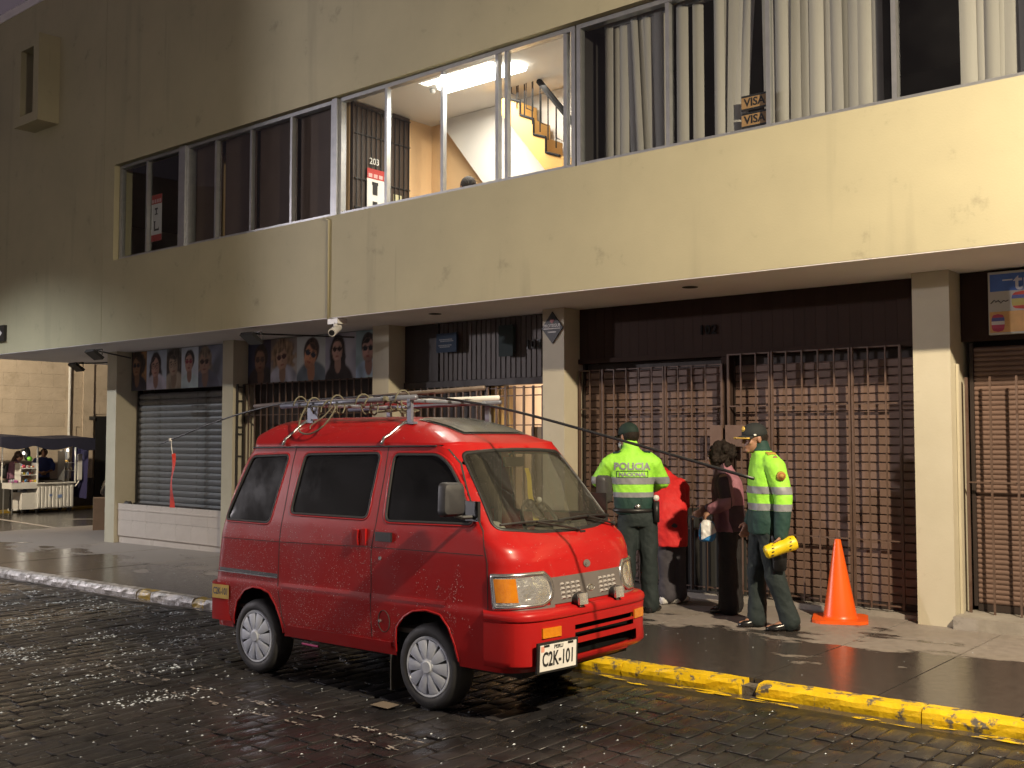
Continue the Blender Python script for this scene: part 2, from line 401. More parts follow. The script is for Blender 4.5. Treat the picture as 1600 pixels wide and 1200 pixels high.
def sett_mat():
    m = bpy.data.materials.new('wet_stone_sett'); m.use_nodes = True
    t = m.node_tree; b = t.nodes["Principled BSDF"]
    pos = nn(t, "ShaderNodeNewGeometry").outputs["Position"]
    oi = nn(t, "ShaderNodeObjectInfo")
    # stone to stone variation from cells about a stone in size
    vc = nn(t, "ShaderNodeTexVoronoi"); vc.inputs["Scale"].default_value = 5.5
    t.links.new(pos, vc.inputs["Vector"])
    n1 = nn(t, "ShaderNodeTexNoise"); n1.inputs["Scale"].default_value = 1.1; n1.inputs["Detail"].default_value = 5; t.links.new(pos, n1.inputs["Vector"])
    cr = nn(t, "ShaderNodeValToRGB")
    e = cr.color_ramp.elements
    e[0].position = 0.34; e[0].color = (0.0105, 0.0105, 0.0122, 1); e[1].position = 0.70; e[1].color = (0.032, 0.029, 0.0295, 1)
    t.links.new(n1.outputs["Fac"], cr.inputs[0])
    hs = nn(t, "ShaderNodeHueSaturation")
    sx = nn(t, "ShaderNodeSeparateColor"); t.links.new(vc.outputs["Color"], sx.inputs[0])
    mr = nn(t, "ShaderNodeMapRange"); mr.inputs[3].default_value = 0.7; mr.inputs[4].default_value = 1.35; t.links.new(sx.outputs[0], mr.inputs[0])
    t.links.new(mr.outputs[0], hs.inputs["Value"]); t.links.new(cr.outputs[0], hs.inputs["Color"]); t.links.new(hs.outputs[0], b.inputs["Base Color"])
    # streaky roughness along the stones, wet film
    mp = nn(t, "ShaderNodeMapping"); mp.inputs["Scale"].default_value = (22, 5, 10); t.links.new(pos, mp.inputs[0])
    n2 = nn(t, "ShaderNodeTexNoise"); n2.inputs["Scale"].default_value = 1.0; n2.inputs["Detail"].default_value = 5; t.links.new(mp.outputs[0], n2.inputs["Vector"])
    rr = nn(t, "ShaderNodeMapRange"); rr.inputs[1].default_value = 0.3; rr.inputs[2].default_value = 0.7; rr.inputs[3].default_value = 0.30; rr.inputs[4].default_value = 0.68
    t.links.new(n2.outputs["Fac"], rr.inputs[0]); t.links.new(rr.outputs[0], b.inputs["Roughness"])
    wm = nn(t, "ShaderNodeTexNoise"); wm.inputs["Scale"].default_value = 0.75; wm.inputs["Detail"].default_value = 5; t.links.new(pos, wm.inputs["Vector"])
    wr = nn(t, "ShaderNodeMapRange"); wr.inputs[1].default_value = 0.42; wr.inputs[2].default_value = 0.60; wr.inputs[3].default_value = 0.10; wr.inputs[4].default_value = 0.50; t.links.new(wm.outputs["Fac"], wr.inputs[0])
    w2 = nn(t, "ShaderNodeMapRange"); w2.inputs[1].default_value = 0.42; w2.inputs[2].default_value = 0.60; w2.inputs[3].default_value = 0.55; w2.inputs[4].default_value = 1.0; t.links.new(wm.outputs["Fac"], w2.inputs[0])
    rw = nn(t, "ShaderNodeMath", operation='MULTIPLY'); t.links.new(rr.outputs[0], rw.inputs[0]); t.links.new(w2.outputs[0], rw.inputs[1]); t.links.new(rw.outputs[0], b.inputs["Roughness"])
    n3 = nn(t, "ShaderNodeTexNoise"); n3.inputs["Scale"].default_value = 2.2; n3.inputs["Detail"].default_value = 6; n3.inputs["Roughness"].default_value = 0.75
    t.links.new(mp.outputs[0], n3.inputs["Vector"])
    bp = nn(t, "ShaderNodeBump"); t.links.new(wr.outputs[0], bp.inputs["Strength"]); bp.inputs["Distance"].default_value = 0.008
    t.links.new(n3.outputs["Fac"], bp.inputs["Height"]); t.links.new(bp.outputs[0], b.inputs["Normal"])
    return m
M['sett'] = sett_mat()
# land far around, the road bed, side street
tilted_sheet('ground', -80, 40, -40, 60, -0.16, M['grout'])
road = tilted_sheet('road', -60, 30, -12, 6.20, ROAD - 0.009, M['grout'])
tilted_sheet('gutter', -60, 30, 6.05, 6.32, ROAD - 0.010, M['pave'])
tilted_sheet('side_street', -27.0, -20.2, 5.2, 40, -0.03, M['street'])

# cobbles: courses across the road, every near stone an object of its own, the far ones one mesh
def sett_shape(L, Wd, r):
    hx, hy, c = Wd / 2, L / 2, 0.018
    ring = [(-hx + c, -hy), (hx - c, -hy), (hx, -hy + c), (hx, hy - c), (hx - c, hy), (-hx + c, hy), (-hx, hy - c), (-hx, -hy + c)]
    ring = [(x + r.uniform(-.006, .006), y + r.uniform(-.006, .006)) for x, y in ring]
    v = [(x, y, -0.035) for x, y in ring] + [(x, y, -0.0025) for x, y in ring]
    v += [(x * .86, y * .92, r.uniform(-.003, .002)) for x, y in ring]
    v += [(r.uniform(-.01, .01), r.uniform(-.03, .03), r.uniform(0.0, .004))]
    f = []
    for k in range(8):
        k2 = (k + 1) % 8
        f += [(k, k2, 8 + k2, 8 + k), (8 + k, 8 + k2, 16 + k2, 16 + k), (16 + k, 16 + k2, 24)]
    return v, f
variants = []
for k in range(14):
    L = 0.165 + 0.010 * k
    v, f = sett_shape(L, 0.122, RND)
    me = bpy.data.meshes.new('cobble'); me.from_pydata(v, [], f); me.materials.append(M['sett'])
    me.polygons.foreach_set('use_smooth', [i % 3 != 0 for i in range(len(f))])
    variants.append((L, me, v, f))
cam_inv = (Matrix.Translation(cam.location) @ cam.rotation_euler.to_matrix().to_4x4()).inverted()
def in_frame(p, m=1.02):
    q = cam_inv @ Vector(p)
    if q.z > -0.3: return None
    u = 1660 * q.x / -q.z; w = 1660 * q.y / -q.z
    if abs(u) > 800 * m or abs(w) > 600 * m: return None
    return -q.z
stones = []
xi = -23.0
while xi < 2.6:
    y = 6.055 - RND.uniform(0, 0.02) ; ji = RND.uniform(0, 0.2)
    first = True
    while y > 0.6:
        L, me, v, f = variants[RND.randrange(len(variants))]
        if first: L, me, v, f = variants[int(ji * 60) % len(variants)]; first = False
        yc = y - L / 2; xc = xi + RND.uniform(-.006, .006)
        stones.append((in_frame((xc, yc, g(xc) + ROAD)), xc, yc, RND.uniform(-.004, .004), RND.uniform(-.03, .03), RND.uniform(-.018, .018), RND.uniform(-.014, .014), me, v, f))
        y -= L + 0.005 + RND.uniform(0, .005)
    xi += 0.1275 + 0.010 * sin(xi * 37.0) + 0.006 * sin(xi * 91.0)
near = sorted([s for s in stones if s[0]], key=lambda s: s[0])[:290]
near_ids = set(id(s) for s in near)
for s in near:
    o = bpy.data.objects.new('cobble', s[7]); COL.objects.link(o); o.parent = road
    o.location = Vector((s[1], s[2], g(s[1]) + ROAD + s[3])) - wloc(road); o.rotation_euler = (s[5], s[6], s[4])
far_b = MB()
for s in stones:
    if id(s) in near_ids: continue
    R3 = Matrix.Translation((s[1], s[2], g(s[1]) + ROAD + s[3])) @ Matrix.Rotation(s[4], 4, 'Z') @ Matrix.Rotation(s[5], 4, 'X') @ Matrix.Rotation(s[6], 4, 'Y')
    far_b.add([R3 @ Vector(q) for q in s[8]], s[9])
me = bpy.data.meshes.new('cobbles'); me.from_pydata(far_b.v, [], far_b.f); me.polygons.foreach_set('use_smooth', [i % 3 != 0 for i in range(len(me.polygons))])
me.materials.append(M['sett'])
o = bpy.data.objects.new('far_cobbles', me); COL.objects.link(o); o.parent = road
o.location = -wloc(road); o['kind'] = 'stuff'

# pavement: a bed with slabs as parts
bed = MB()
bed.add([(-20.2, 6.42, g(-20.2) - 0.05), (6, 6.42, g(6) - 0.05), (6, 11.5, g(6) - 0.05), (-20.2, 11.5, g(-20.2) - 0.05)], [(0, 1, 2, 3)])
pavement = struct(obj('pavement', bed, M['joint']))
edges_x = [-20.2, -18.3, -16.3, -14.6, -12.9, -11.3, -9.65, -8.05, -6.5, -4.96, -3.33, -2.515, -1.70, 0.0, 1.7, 3.4, 5.6]
for a, b2 in zip(edges_x[:-1], edges_x[1:]):
    for y0, y1 in ((6.445, 9.60),):
        s = MB(); q = 0.006; dz = RND.uniform(-.003, .003)
        n = 6
        vs = []
        for yy in (y0, y1):
            for zz in (-0.055, 0.0):
                for xx in (a + q, b2 - q): vs.append((xx, yy, g(xx) + zz + (dz if zz == 0 else 0)))
        s.add(vs, [(0, 1, 3, 2), (4, 6, 7, 5), (0, 4, 5, 1), (2, 3, 7, 6), (0, 2, 6, 4), (1, 5, 7, 3)])
        obj('slab', s, M['pave'], pavement)
tail = MB()
tail.add([(-20.2, 9.612, g(-20.2)), (-16.6, 9.612, g(-16.6)), (-16.6, 30, g(-16.6)), (-20.2, 30, g(-20.2))], [(0, 1, 2, 3)])
obj('side_pavement', tail, M['pave'], pavement)

# kerb stones
def worn_paint(name, paint, base, amt):
    m = pbr(name, paint, tuple(c * 0.82 for c in paint), 7, 0.42, c3=base, c3scale=9, c3amt=amt, bump=(30, 0.5, 0.01), world_pos=True, spec=0.5)
    return m
M['kyellow'] = worn_paint('worn_yellow_kerb_paint', (0.80, 0.53, 0.012), (0.13, 0.115, 0.095), (0.54, 0.60))
M['kwhite'] = worn_paint('worn_white_kerb_paint', (0.52, 0.49, 0.47), (0.17, 0.15, 0.13), (0.47, 0.56))
M['kochre'] = worn_paint('worn_ochre_kerb_paint', (0.40, 0.26, 0.015), (0.13, 0.115, 0.095), (0.48, 0.62))
M['kbare'] = pbr('bare_kerb_concrete', (0.13, 0.115, 0.10), (0.09, 0.08, 0.07), 8, 0.6, bump=(30, 0.6, 0.02))
kerb = struct(empty('kerb', (-6, 6.4, g(-6))))
def kerb_block(x0, x1, mat, chip=0.0):
    n = max(2, int((x1 - x0) / 0.08)); b = MB(); vs = []; fs = []
    for i in range(n + 1):
        x = x0 + (x1 - x0) * i / n; z = g(x)
        def j(a): return RND.uniform(-a, a)
        endd = min(i, n - i)
        c = chip if i == 0 else 0
        prof = [(6.305 + j(.004), z + ROAD - 0.03), (6.300 + j(.006), z + ROAD + 0.025), (6.306 + j(.006) + c, z - 0.020 + j(.004) - c), (6.326 + j(.005) + c, z + 0.002 + j(.004) - c),
                (6.435, z + 0.004 + j(.002)), (6.440, z - 0.04)]
        vs += [(x, *p) for p in prof]
    m = 6
    for i in range(n):
        for k in range(m - 1): fs.append((i * m + k, (i + 1) * m + k, (i + 1) * m + k + 1, i * m + k + 1))
    fs.append(tuple(range(m))); fs.append(tuple(range(n * m, n * m + m))[::-1])
    b.add(vs, fs)
    o = obj('kerb_stone', b, mat, kerb, smooth=False)
    return o
kx = [(-3.245, -2.2, 'kyellow', 0.012), (-2.192, -1.0, 'kyellow', 0), (-0.992, 0.3, 'kyellow', 0), (0.308, 1.6, 'kyellow', 0), (1.608, 3.2, 'kyellow', 0),
      (-4.28, -3.36, 'kyellow', 0), (-5.3, -4.288, 'kyellow', 0.01), (-6.4, -5.308, 'kyellow', 0), (-7.5, -6.408, 'kyellow', 0), (-8.45, -7.508, 'kochre', 0),
      (-9.35, -8.458, 'kwhite', 0), (-9.56, -9.358, 'kochre', .01), (-10.35, -9.568, 'kwhite', 0), (-10.62, -10.358, 'kochre', .01)]
x = -10.628
while x > -22:
    kx.append((x - 1.25, x, 'kwhite', 0)); x -= 1.258
for a, b2, mt, ch in kx: kerb_block(a, b2, M[mt], ch)
gap = MB(); gap.box(-3.36, 6.335, g(-3.3) - 0.12, -3.245, 6.44, g(-3.3) - 0.030)
obj('kerb_stone', gap, M['kbare'], kerb, label='chipped bare kerb piece in the gap between two yellow stones')
# paint that ran over the gutter stones: blotches 4 mm above the gutter
blot = MB()
for k in range(80):
    xx = RND.uniform(-6.2, 1.5); yy = 6.225 + RND.gauss(0, .022) - (0.035 if RND.random() < .3 else 0)
    L = RND.uniform(.04, .14); Wd = RND.uniform(.006, .02); n = 9
    pts = []
    for i in range(n):
        t = 2 * pi * i / n; rr = RND.uniform(.65, 1.25)
        px_ = xx + L * rr * cos(t); py_ = yy + Wd * rr * sin(t)
        pts.append((px_, min(py_, 6.292), g(px_) + ROAD - 0.010 + 0.004 + 0.0001 * k))
    blot.add(pts, [tuple(range(n))])
o = obj('yellow_paint_splashes', blot, M['kyellow'], kerb); o['kind'] = 'stuff'
blot = MB()
for k in range(60):
    xx = RND.uniform(-17, -9); yy = 6.20 + RND.gauss(0, .03); L = RND.uniform(.08, .3); Wd = RND.uniform(.01, .03); n = 9; pts = []
    for i in range(n):
        t = 2 * pi * i / n; rr = RND.uniform(.65, 1.25)
        px_ = xx + L * rr * cos(t); py_ = yy + Wd * rr * sin(t)
        pts.append((px_, min(py_, 6.292), g(px_) + ROAD - 0.010 + 0.004 + 0.0001 * k))
    blot.add(pts, [tuple(range(n))])
o = obj('pale_paint_splashes', blot, M['kbare'], kerb); o['kind'] = 'stuff'
# old painted line worn to specks on the cobbles, lower left, and lines of the side street
M['oldpaint'] = pbr('worn_road_paint', (0.30, 0.27, 0.25), rough=0.5)
ln = MB()
for k in range(260):
    t = RND.random(); side = RND.choice((0, 1))
    xx = -7.75 + t * 3.6; yy = 4.18 - 0.0 * t - (0.18 if side else 0) + RND.gauss(0, .014)
    if noise.noise((xx * 3, side * 9, 1)) < -0.05: continue
    L = RND.uniform(.006, .035); Wd = RND.uniform(.004, .010); n = 6
    ln.add([(xx + L * cos(2 * pi * i / n) * RND.uniform(.6, 1.2), yy + Wd * sin(2 * pi * i / n) * RND.uniform(.6, 1.2), g(xx) + ROAD + 0.009 + 0.00002 * k) for i in range(n)], [tuple(range(n))])
o = obj('worn_line_specks', ln, M['oldpaint'], road); o['kind'] = 'stuff'
mk = MB()
def strip(b, p, q, w, off):
    d = Vector((q[0] - p[0], q[1] - p[1], 0)).normalized(); nrm = Vector((-d.y, d.x, 0)) * w / 2
    b.add([(p[0] - nrm.x, p[1] - nrm.y, g(p[0]) + off), (q[0] - nrm.x, q[1] - nrm.y, g(q[0]) + off), (q[0] + nrm.x, q[1] + nrm.y, g(q[0]) + off), (p[0] + nrm.x, p[1] + nrm.y, g(p[0]) + off)], [(0, 1, 2, 3)])
strip(mk, (-26.0, 11.2), (-20.25, 10.35), 0.12, -0.026)
strip(mk, (-22.9, 11.7), (-22.0, 12.4), 0.12, -0.0255)
struct(obj('street_marking', mk, M['oldpaint']))

# ============================================================ SETTING: building
YF = 8.24; YC = 9.18; ZS = 3.0
bld = empty('office_building', (-8, YF, 0), 'cream office building with a recessed ground floor of shutters and a lit stairwell upstairs', 'building')
# facade panels
w = MB()
w.box(-14.996, YF, 3.0, 6.0, YF + .30, 4.22)      # spandrel band over the shops
w.box(-14.996, YF, 5.66, 6.0, YF + .30, 8.81)     # wall above the windows
w.box(-14.996, YF, 4.22, -14.70, YF + .30, 5.66)
w.box(4.0, YF, 4.22, 6.0, YF + .30, 5.66)
obj('wall', w, M['wall'], bld)
w = MB()
w.box(-19.4, YF, 3.0, -15.004, YF + .30, 6.70)
w.box(-19.4, YF, 7.92, -15.004, YF + .30, 8.81)
w.box(-19.4, YF, 6.70, -17.05, YF + .30, 7.92)
w.box(-16.62, YF, 6.70, -15.004, YF + .30, 7.92)
w.box(-19.4, YF + .302, 3.0, -19.1, 24, 8.81)
obj('wall', w, M['wall'], bld, label='left wall panel beyond the vertical joint')
b = MB(); b.box(-15.02, YF + .02, 3.02, -14.98, YF + .31, 8.80); obj('expansion_joint', b, M['joint'], bld)
b = MB(); b.box(-19.42, YF - 0.02, 8.81, 6.02, 24, 8.95); obj('roof', b, M['soffit'], bld)
# soffit (underside of the overhang)
b = MB()
b.box(-19.395, YF + .004, 2.992, 5.99, 9.80, 3.10)
b.box(-19.395, 9.803, 2.992, -16.5, 23.9, 3.10)
obj('soffit', b, M['soffit'], bld)
# recessed spot holes in the soffit
for xx, yy in ((-5.10, 8.68), (-8.45, 8.70), (-1.8, 8.68)):
    b = MB(); b.lathe([(0.075, 2.9865), (0.075, 2.9885), (0.058, 2.989), (0.055, 2.9915), (0.001, 2.9915)], 20, (xx, yy, 0)); obj('downlight_hole', b, M['joint'], bld)
# the hooded slot window on the upper left
b = MB()
b.box(-17.25, 7.89, 6.62, -17.05, YF, 8.03); b.box(-16.62, 7.89, 6.62, -16.445, YF, 8.03)
b.box(-17.05, 7.89, 7.85, -16.62, YF, 8.03); b.box(-17.05, 7.89, 6.62, -16.62, YF, 6.77)
hood = obj('window_hood', b, M['wall'], bld)
b = MB(); b.box(-17.05, YF + .05, 6.77, -16.62, YF + .07, 7.85); obj('pane', b, M['darkroom'], hood)
# columns
for x0, x1 in ((-16.48, -16.19), (-13.24, -12.98), (-10.015, -9.72), (-7.26, -6.965), (-3.21, -2.90), (0.85, 1.15)):
    b = MB(); b.box(x0, YC, -0.25, x1, 9.82, 2.991)
    obj('column', b, M['column'], bld)
b = MB(); b.box(-16.46, 9.825, -.3, -16.2, 23.5, 2.99); obj('side_wall', b, M['wall'], bld)
# inside of the upper floor: slab, ceiling, rear wall
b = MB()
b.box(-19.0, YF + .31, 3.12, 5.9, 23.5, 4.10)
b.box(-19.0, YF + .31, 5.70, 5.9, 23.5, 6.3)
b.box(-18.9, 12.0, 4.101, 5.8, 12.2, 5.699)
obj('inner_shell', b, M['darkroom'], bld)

# unseen building added behind the photographer: its lit front fills the shade
opp = empty('opposite_fill_building', (-8, -11.5, 0), 'unseen pale two storey building added across the street to fill the shade', 'building')
b = MB(); b.box(-45, -14, -.5, 28, -11.5, 8.5); obj('wall', b, pbr('pale_fill_wall', (.62, .57, .50), (.56, .51, .45), 1.2, .8), opp)
b = MB(); b.box(-45.2, -14, 8.5, 28.2, -11.2, 8.9); obj('cornice', b, M['soffit'], opp)
for i in range(14):
    for z in (1.0, 5.0):
        b = MB(); xx = -42 + 5 * i; b.box(xx, -11.52, z, xx + 1.5, -11.45, z + 2.0); obj('window', b, M['darkroom'], opp)
# --- ground floor back wall (behind everything)
b = MB(); b.box(-16.1, 9.83, -.3, -8.40, 9.95, 2.99); b.box(-7.45, 9.83, -.3, 5.8, 9.95, 2.99); b.box(-8.40, 9.83, 2.26, -7.45, 9.95, 2.99)
obj('shop_back_wall', b, M['brownwood'], bld)

def slat_mesh(L, h, depth, curved, mat):
    b = MB()
    if curved:
        prof = [(-0.0, 0.0), (-depth * .55, h * .12), (-depth, h * .38), (-depth, h * .62), (-depth * .55, h * .86), (0, h * .97), (0.006, h * .97), (0.006, 0)]
    else:
        prof = [(0.004, 0), (-depth * .8, h * .01), (-depth, h * .06), (-depth * .92, h * .80), (-depth * .35, h * .885), (.004, h * .90), (0.006, h * .97), (0.006, 0)]
    b.prism(prof, 'x', -L / 2, L / 2)
    me = b.mesh('slat'); me.materials.append(M[mat]); return me
def roller(name, x0, x1, y, z0, z1, pitch, depth, curved, mat, railmat, skip=None):
    fr = MB()
    fr.box(x0 - .03, y - .03, z0 - .02, x0, y + .05, z1 + .02); fr.box(x1, y - .03, z0 - .02, x1 + .03, y + .05, z1 + .02)
    fr.box(x0, y - .018, z0 - .06, x1, y + .02, z0 - .002)
    part = obj(name, fr, M[railmat], bld)
    me = slat_mesh(x1 - x0 - .004, pitch, depth, curved, mat)
    n = int((z1 - z0) / pitch)
    for i in range(n):
        o = bpy.data.objects.new('slat', me); COL.objects.link(o); o.parent = part
        o.location = Vector(((x0 + x1) / 2, y + RND.uniform(-.0015, .0015), z0 + i * pitch)) - wloc(part)
    return part

# --- bay 1: silver roller shutter over a tiled ledge
roller('roller_shutter', -16.10, -13.26, 9.56, 0.44, 2.36, 0.098, 0.016, True, 'shuttersilver', 'black')
b = MB(); b.box(-16.185, 9.262, -0.3, -13.245, 9.80, 0.398); led = obj('tiled_ledge', b, M['tilewall'], bld)
b = MB(); b.box(-16.188, 9.235, 0.400, -13.242, 9.52, 0.422); obj('ledge_top', b, M['tilewall'], led)
tw = (16.185 - 13.245) / 7
tile = MB(); tile.box(-tw / 2 + .0012, -.018, -.1295, tw / 2 - .0012, 0, .1295); tme = tile.mesh('tile'); tme.materials.append(M['tilewall'])
for i in range(7):
    for j in range(2):
        o = bpy.data.objects.new('tile', tme); COL.objects.link(o); o.parent = led
        o.location = Vector((-16.185 + tw * (i + .5), 9.26, -0.02 + .13 + .262 * j - .0)) - wloc(led)
b = MB(); b.box(-16.15, 9.50, 0.423, -13.26, 9.60, 0.50); obj('sill_rail', b, M['darkiron'], bld)

# --- bay 2: barred front
b = MB(); b.box(-12.975, 9.55, -.2, -10.02, 9.60, 2.99); obj('shop_panel', b, M['brownwood'], bld)
def grille(x0, x1, y, z0, z1, step, rails, wide=(), r=0.008, top_extra=0.0):
    fr = MB()
    for z in rails: fr.box(x0, y - .012, z - .006, x1, y + .012, z + .006)
    fr.box(x0, y - .011, z0, x0 + .022, y + .011, z1); fr.box(x1 - .022, y - .011, z0, x1, y + .011, z1)
    part = obj('security_grille', fr, M['bar'], bld)
    bm_ = MB(); bm_.box(-r, -r, z0, r, r, z1); thin = bm_.mesh('bar'); thin.materials.append(M['bar'])
    bm_ = MB(); bm_.box(-.022, -.014, z0, -.006, .014, z1); bm_.box(.006, -.014, z0, .022, .014, z1); wide_me = bm_.mesh('bar'); wide_me.materials.append(M['bar'])
    xx = x0 + step; k = 1
    while xx < x1 - step * .4:
        isw = any(abs(xx - q) < step * .5 for q in wide)
        o = bpy.data.objects.new('bar', wide_me if isw else thin); COL.objects.link(o); o.parent = part
        o.location = Vector((xx, y - .02 if not isw else y - .022, 0)) - wloc(part); xx += step; k += 1
    return part
grille(-12.96, -10.04, 9.36, 0.05, 2.36, 0.142, (0.1, 1.0, 1.9, 2.35))
# folded gate leaf standing against the lit side of the column
fl = MB(); fl.box(-12.955, 9.22, 0.05, -12.93, 9.245, 2.35); fl.box(-12.955, 9.33, 0.05, -12.93, 9.355, 2.35)
for z in (0.1, 0.5, 0.9, 1.3, 1.62, 1.72, 2.1, 2.3): fl.box(-12.955, 9.245, z, -12.93, 9.33, z + .016)
obj('folded_gate', fl, M['darkiron'], bld)

# --- bay 3: plain panel, vertical boards, barred door with a lit hall behind
b = MB(); b.box(-9.715, 9.46, 2.27, -9.13, 9.52, 2.99); obj('shop_panel', b, M['brownwood'], bld, label='plain dark panel beside the boards')
b = MB(); b.box(-9.125, 9.485, 2.27, -7.265, 9.52, 2.99); panel = obj('board_panel', b, M['greyboard'], bld)
bw = (9.12 - 7.27) / 24
bd = MB(); bd.prism([(-bw / 2 + .004, 0), (-bw / 2 + .010, -.014), (bw / 2 - .010, -.014), (bw / 2 - .004, 0)], 'z', 2.275, 2.985)
bme = bd.mesh('board'); bme.materials.append(M['greyboard'])
for i in range(24):
    o = bpy.data.objects.new('board', bme); COL.objects.link(o); o.parent = panel; o.location = Vector((-9.12 + bw * (i + .5), 9.484, 0)) - wloc(panel)
b = MB(); b.box(-9.715, 9.44, 2.19, -7.265, 9.53, 2.265); obj('lintel', b, M['brownwood'], bld)
b = MB(); b.box(-9.715, 9.56, -.2, -8.42, 9.60, 2.19); obj('shop_panel', b, M['brownwood'], bld)
grille(-9.70, -8.42, 9.40, 0.02, 2.19, 0.118, (0.06, 1.1, 2.16))
# lit hall
b = MB()
b.box(-8.60, 9.96, -.2, -8.45, 13.0, 2.6); b.box(-7.40, 9.96, -.2, -7.25, 13.0, 2.6); b.box(-8.6, 13.0, -.2, -7.25, 13.1, 2.6); b.box(-8.6, 9.96, 2.6, -7.25, 13.1, 2.7); b.box(-8.44, 9.6, -.22, -7.41, 13.0, -.12)
obj('hall', b, M['warmwhite'], bld)
hl_ = empty('wall_lamp', (-8.02, 12.9, 1.55), 'warm lit globe lamp in the hall behind the barred door', 'wall lamp')
b = MB(); b.ball((-8.02, 12.86, 1.62), .12, 14, 10); b.lathe([(.05, 1.46), (.06, 1.52), (.03, 1.53)], 12, (-8.02, 12.9, 0)); obj('globe', b, emission('warm_globe', (1.0, .62, .28), 22), hl_, smooth=True)
b = MB(); b.box(-8.08, 12.94, 1.40, -7.96, 12.995, 1.50); obj('bracket', b, M['darkiron'], hl_)
lamp('hall_lamp', 'POINT', (-8.0, 11.6, 2.1), 75, (1.0, .66, .40), .12)
b = MB(); b.box(-8.40, 9.62, .0, -8.34, 9.80, 2.19); b.box(-8.28, 9.62, .0, -8.25, 9.80, 2.19); b.box(-8.18, 9.66, 0, -8.15, 9.78, 2.19)
obj('door_jamb', b, pbr('ochre_door_jamb', (0.48, 0.33, 0.11), rough=0.5), bld)
dg = grille(-8.40, -7.28, 9.42, 0.02, 2.17, 0.138, (0.05, 1.72, 2.06, 2.15), r=0.011)
b = MB(); b.box(-7.66, 9.47, 0.0, -7.30, 9.50, 1.70); obj('door_leaf', b, pbr('pale_ochre_door', (0.42, 0.30, 0.15), rough=0.5), bld)

# --- bay 4: brown panelled shutter behind a grille
b = MB(); b.box(-6.96, 9.46, 2.44, -3.215, 9.53, 2.99); pn = obj('shop_sign_panel', b, M['signpanel'], bld)
bw = (6.955 - 3.22) / 34
bd = MB(); bd.prism([(-bw / 2 + .0006, 0), (-bw / 2 + .0012, -.0012), (bw / 2 - .0012, -.0012), (bw / 2 - .0006, 0)], 'z', 2.445, 2.985); bme = bd.mesh('board'); bme.materials.append(M['signpanel'])
for i in range(34):
    o = bpy.data.objects.new('board', bme); COL.objects.link(o); o.parent = pn; o.location = Vector((-6.955 + bw * (i + .5), 9.459, 0)) - wloc(pn)
b = MB(); b.box(-6.96, 9.43, 2.385, -3.215, 9.55, 2.437); b.box(-5.20, 9.44, 0.06, -5.10, 9.56, 2.384); obj('lintel', b, M['signpanel'], bld)
b = MB(); b.box(-6.96, 9.575, -.1, -3.215, 9.62, 2.384); obj('shutter_backing', b, M['brownwood'], bld)
roller('roller_shutter', -6.93, -5.21, 9.55, 0.10, 2.36, 0.0785, 0.020, False, 'shutterbrown', 'brownwood')
roller('roller_shutter', -5.09, -3.25, 9.55, 0.10, 2.36, 0.0785, 0.020, False, 'shutterbrown', 'brownwood')
grille(-6.94, -5.17, 9.42, 0.06, 2.31, 0.1585, (0.09, 0.66, 1.885, 2.305), wide=(-6.62, -5.83), r=.0065)
grille(-5.12, -3.40, 9.42, 0.06, 2.40, 0.1585, (0.09, 0.66, 1.885, 2.395), wide=(-4.67, -3.88), r=.0065)
for x0, x1 in ((-5.295, -5.165), (-5.125, -4.86)):
    b = MB(); b.box(x0, 9.375, 1.49, x1, 9.40, 1.70); obj('lock_plate', b, M['shutterbrown'], bld)
b = MB(); b.box(-5.86, 9.49, 0.02, -4.98, 9.515, 0.86); obj('wicket_dark_panel', b, M['joint'], bld)  # dark sheet stands for the shade inside the open wicket
b = MB(); b.box(-5.84, 9.30, 0.02, -5.82, 9.32, 0.80); b.box(-5.0, 9.30, 0.02, -4.98, 9.32, 0.80); b.box(-5.82, 9.302, 0.78, -5.0, 9.318, 0.80); b.box(-5.82, 9.302, 0.05, -5.0, 9.318, 0.07)
for k in range(4): b.box(-5.66 + .17 * k, 9.304, 0.07, -5.645 + .17 * k, 9.316, 0.78)
obj('low_gate', b, M['darkiron'], bld)
b = MB(); b.box(-6.95, 9.20, -.25, -5.9, 9.60, 0.035); b.box(-5.9, 9.36, -.25, -3.22, 9.60, 0.035); obj('door_step', b, M['concrete'], bld)

# --- bay 5
b = MB(); b.box(-2.895, 9.46, 2.40, 0.845, 9.53, 2.99); obj('shop_sign_panel', b, M['signpanel'], bld, label='dark panel behind the yarn sign')
roller('roller_shutter', -2.82, 0.80, 9.55, 0.17, 2.37, 0.042, 0.012, True, 'shutterbrown', 'brownwood')
grille(-2.86, 0.82, 9.42, 0.10, 2.09, 0.208, (1.20,))
b = MB(); b.box(-2.895, 9.10, -.2, 0.845, 9.62, 0.105); obj('door_step', b, M['concrete'], bld, label='raised concrete step under the right hand shutter')
b = MB(); b.box(-2.896, 9.30, 0.1, -2.875, 9.33, 2.2); obj('drain_pipe', b, M['column'], bld)

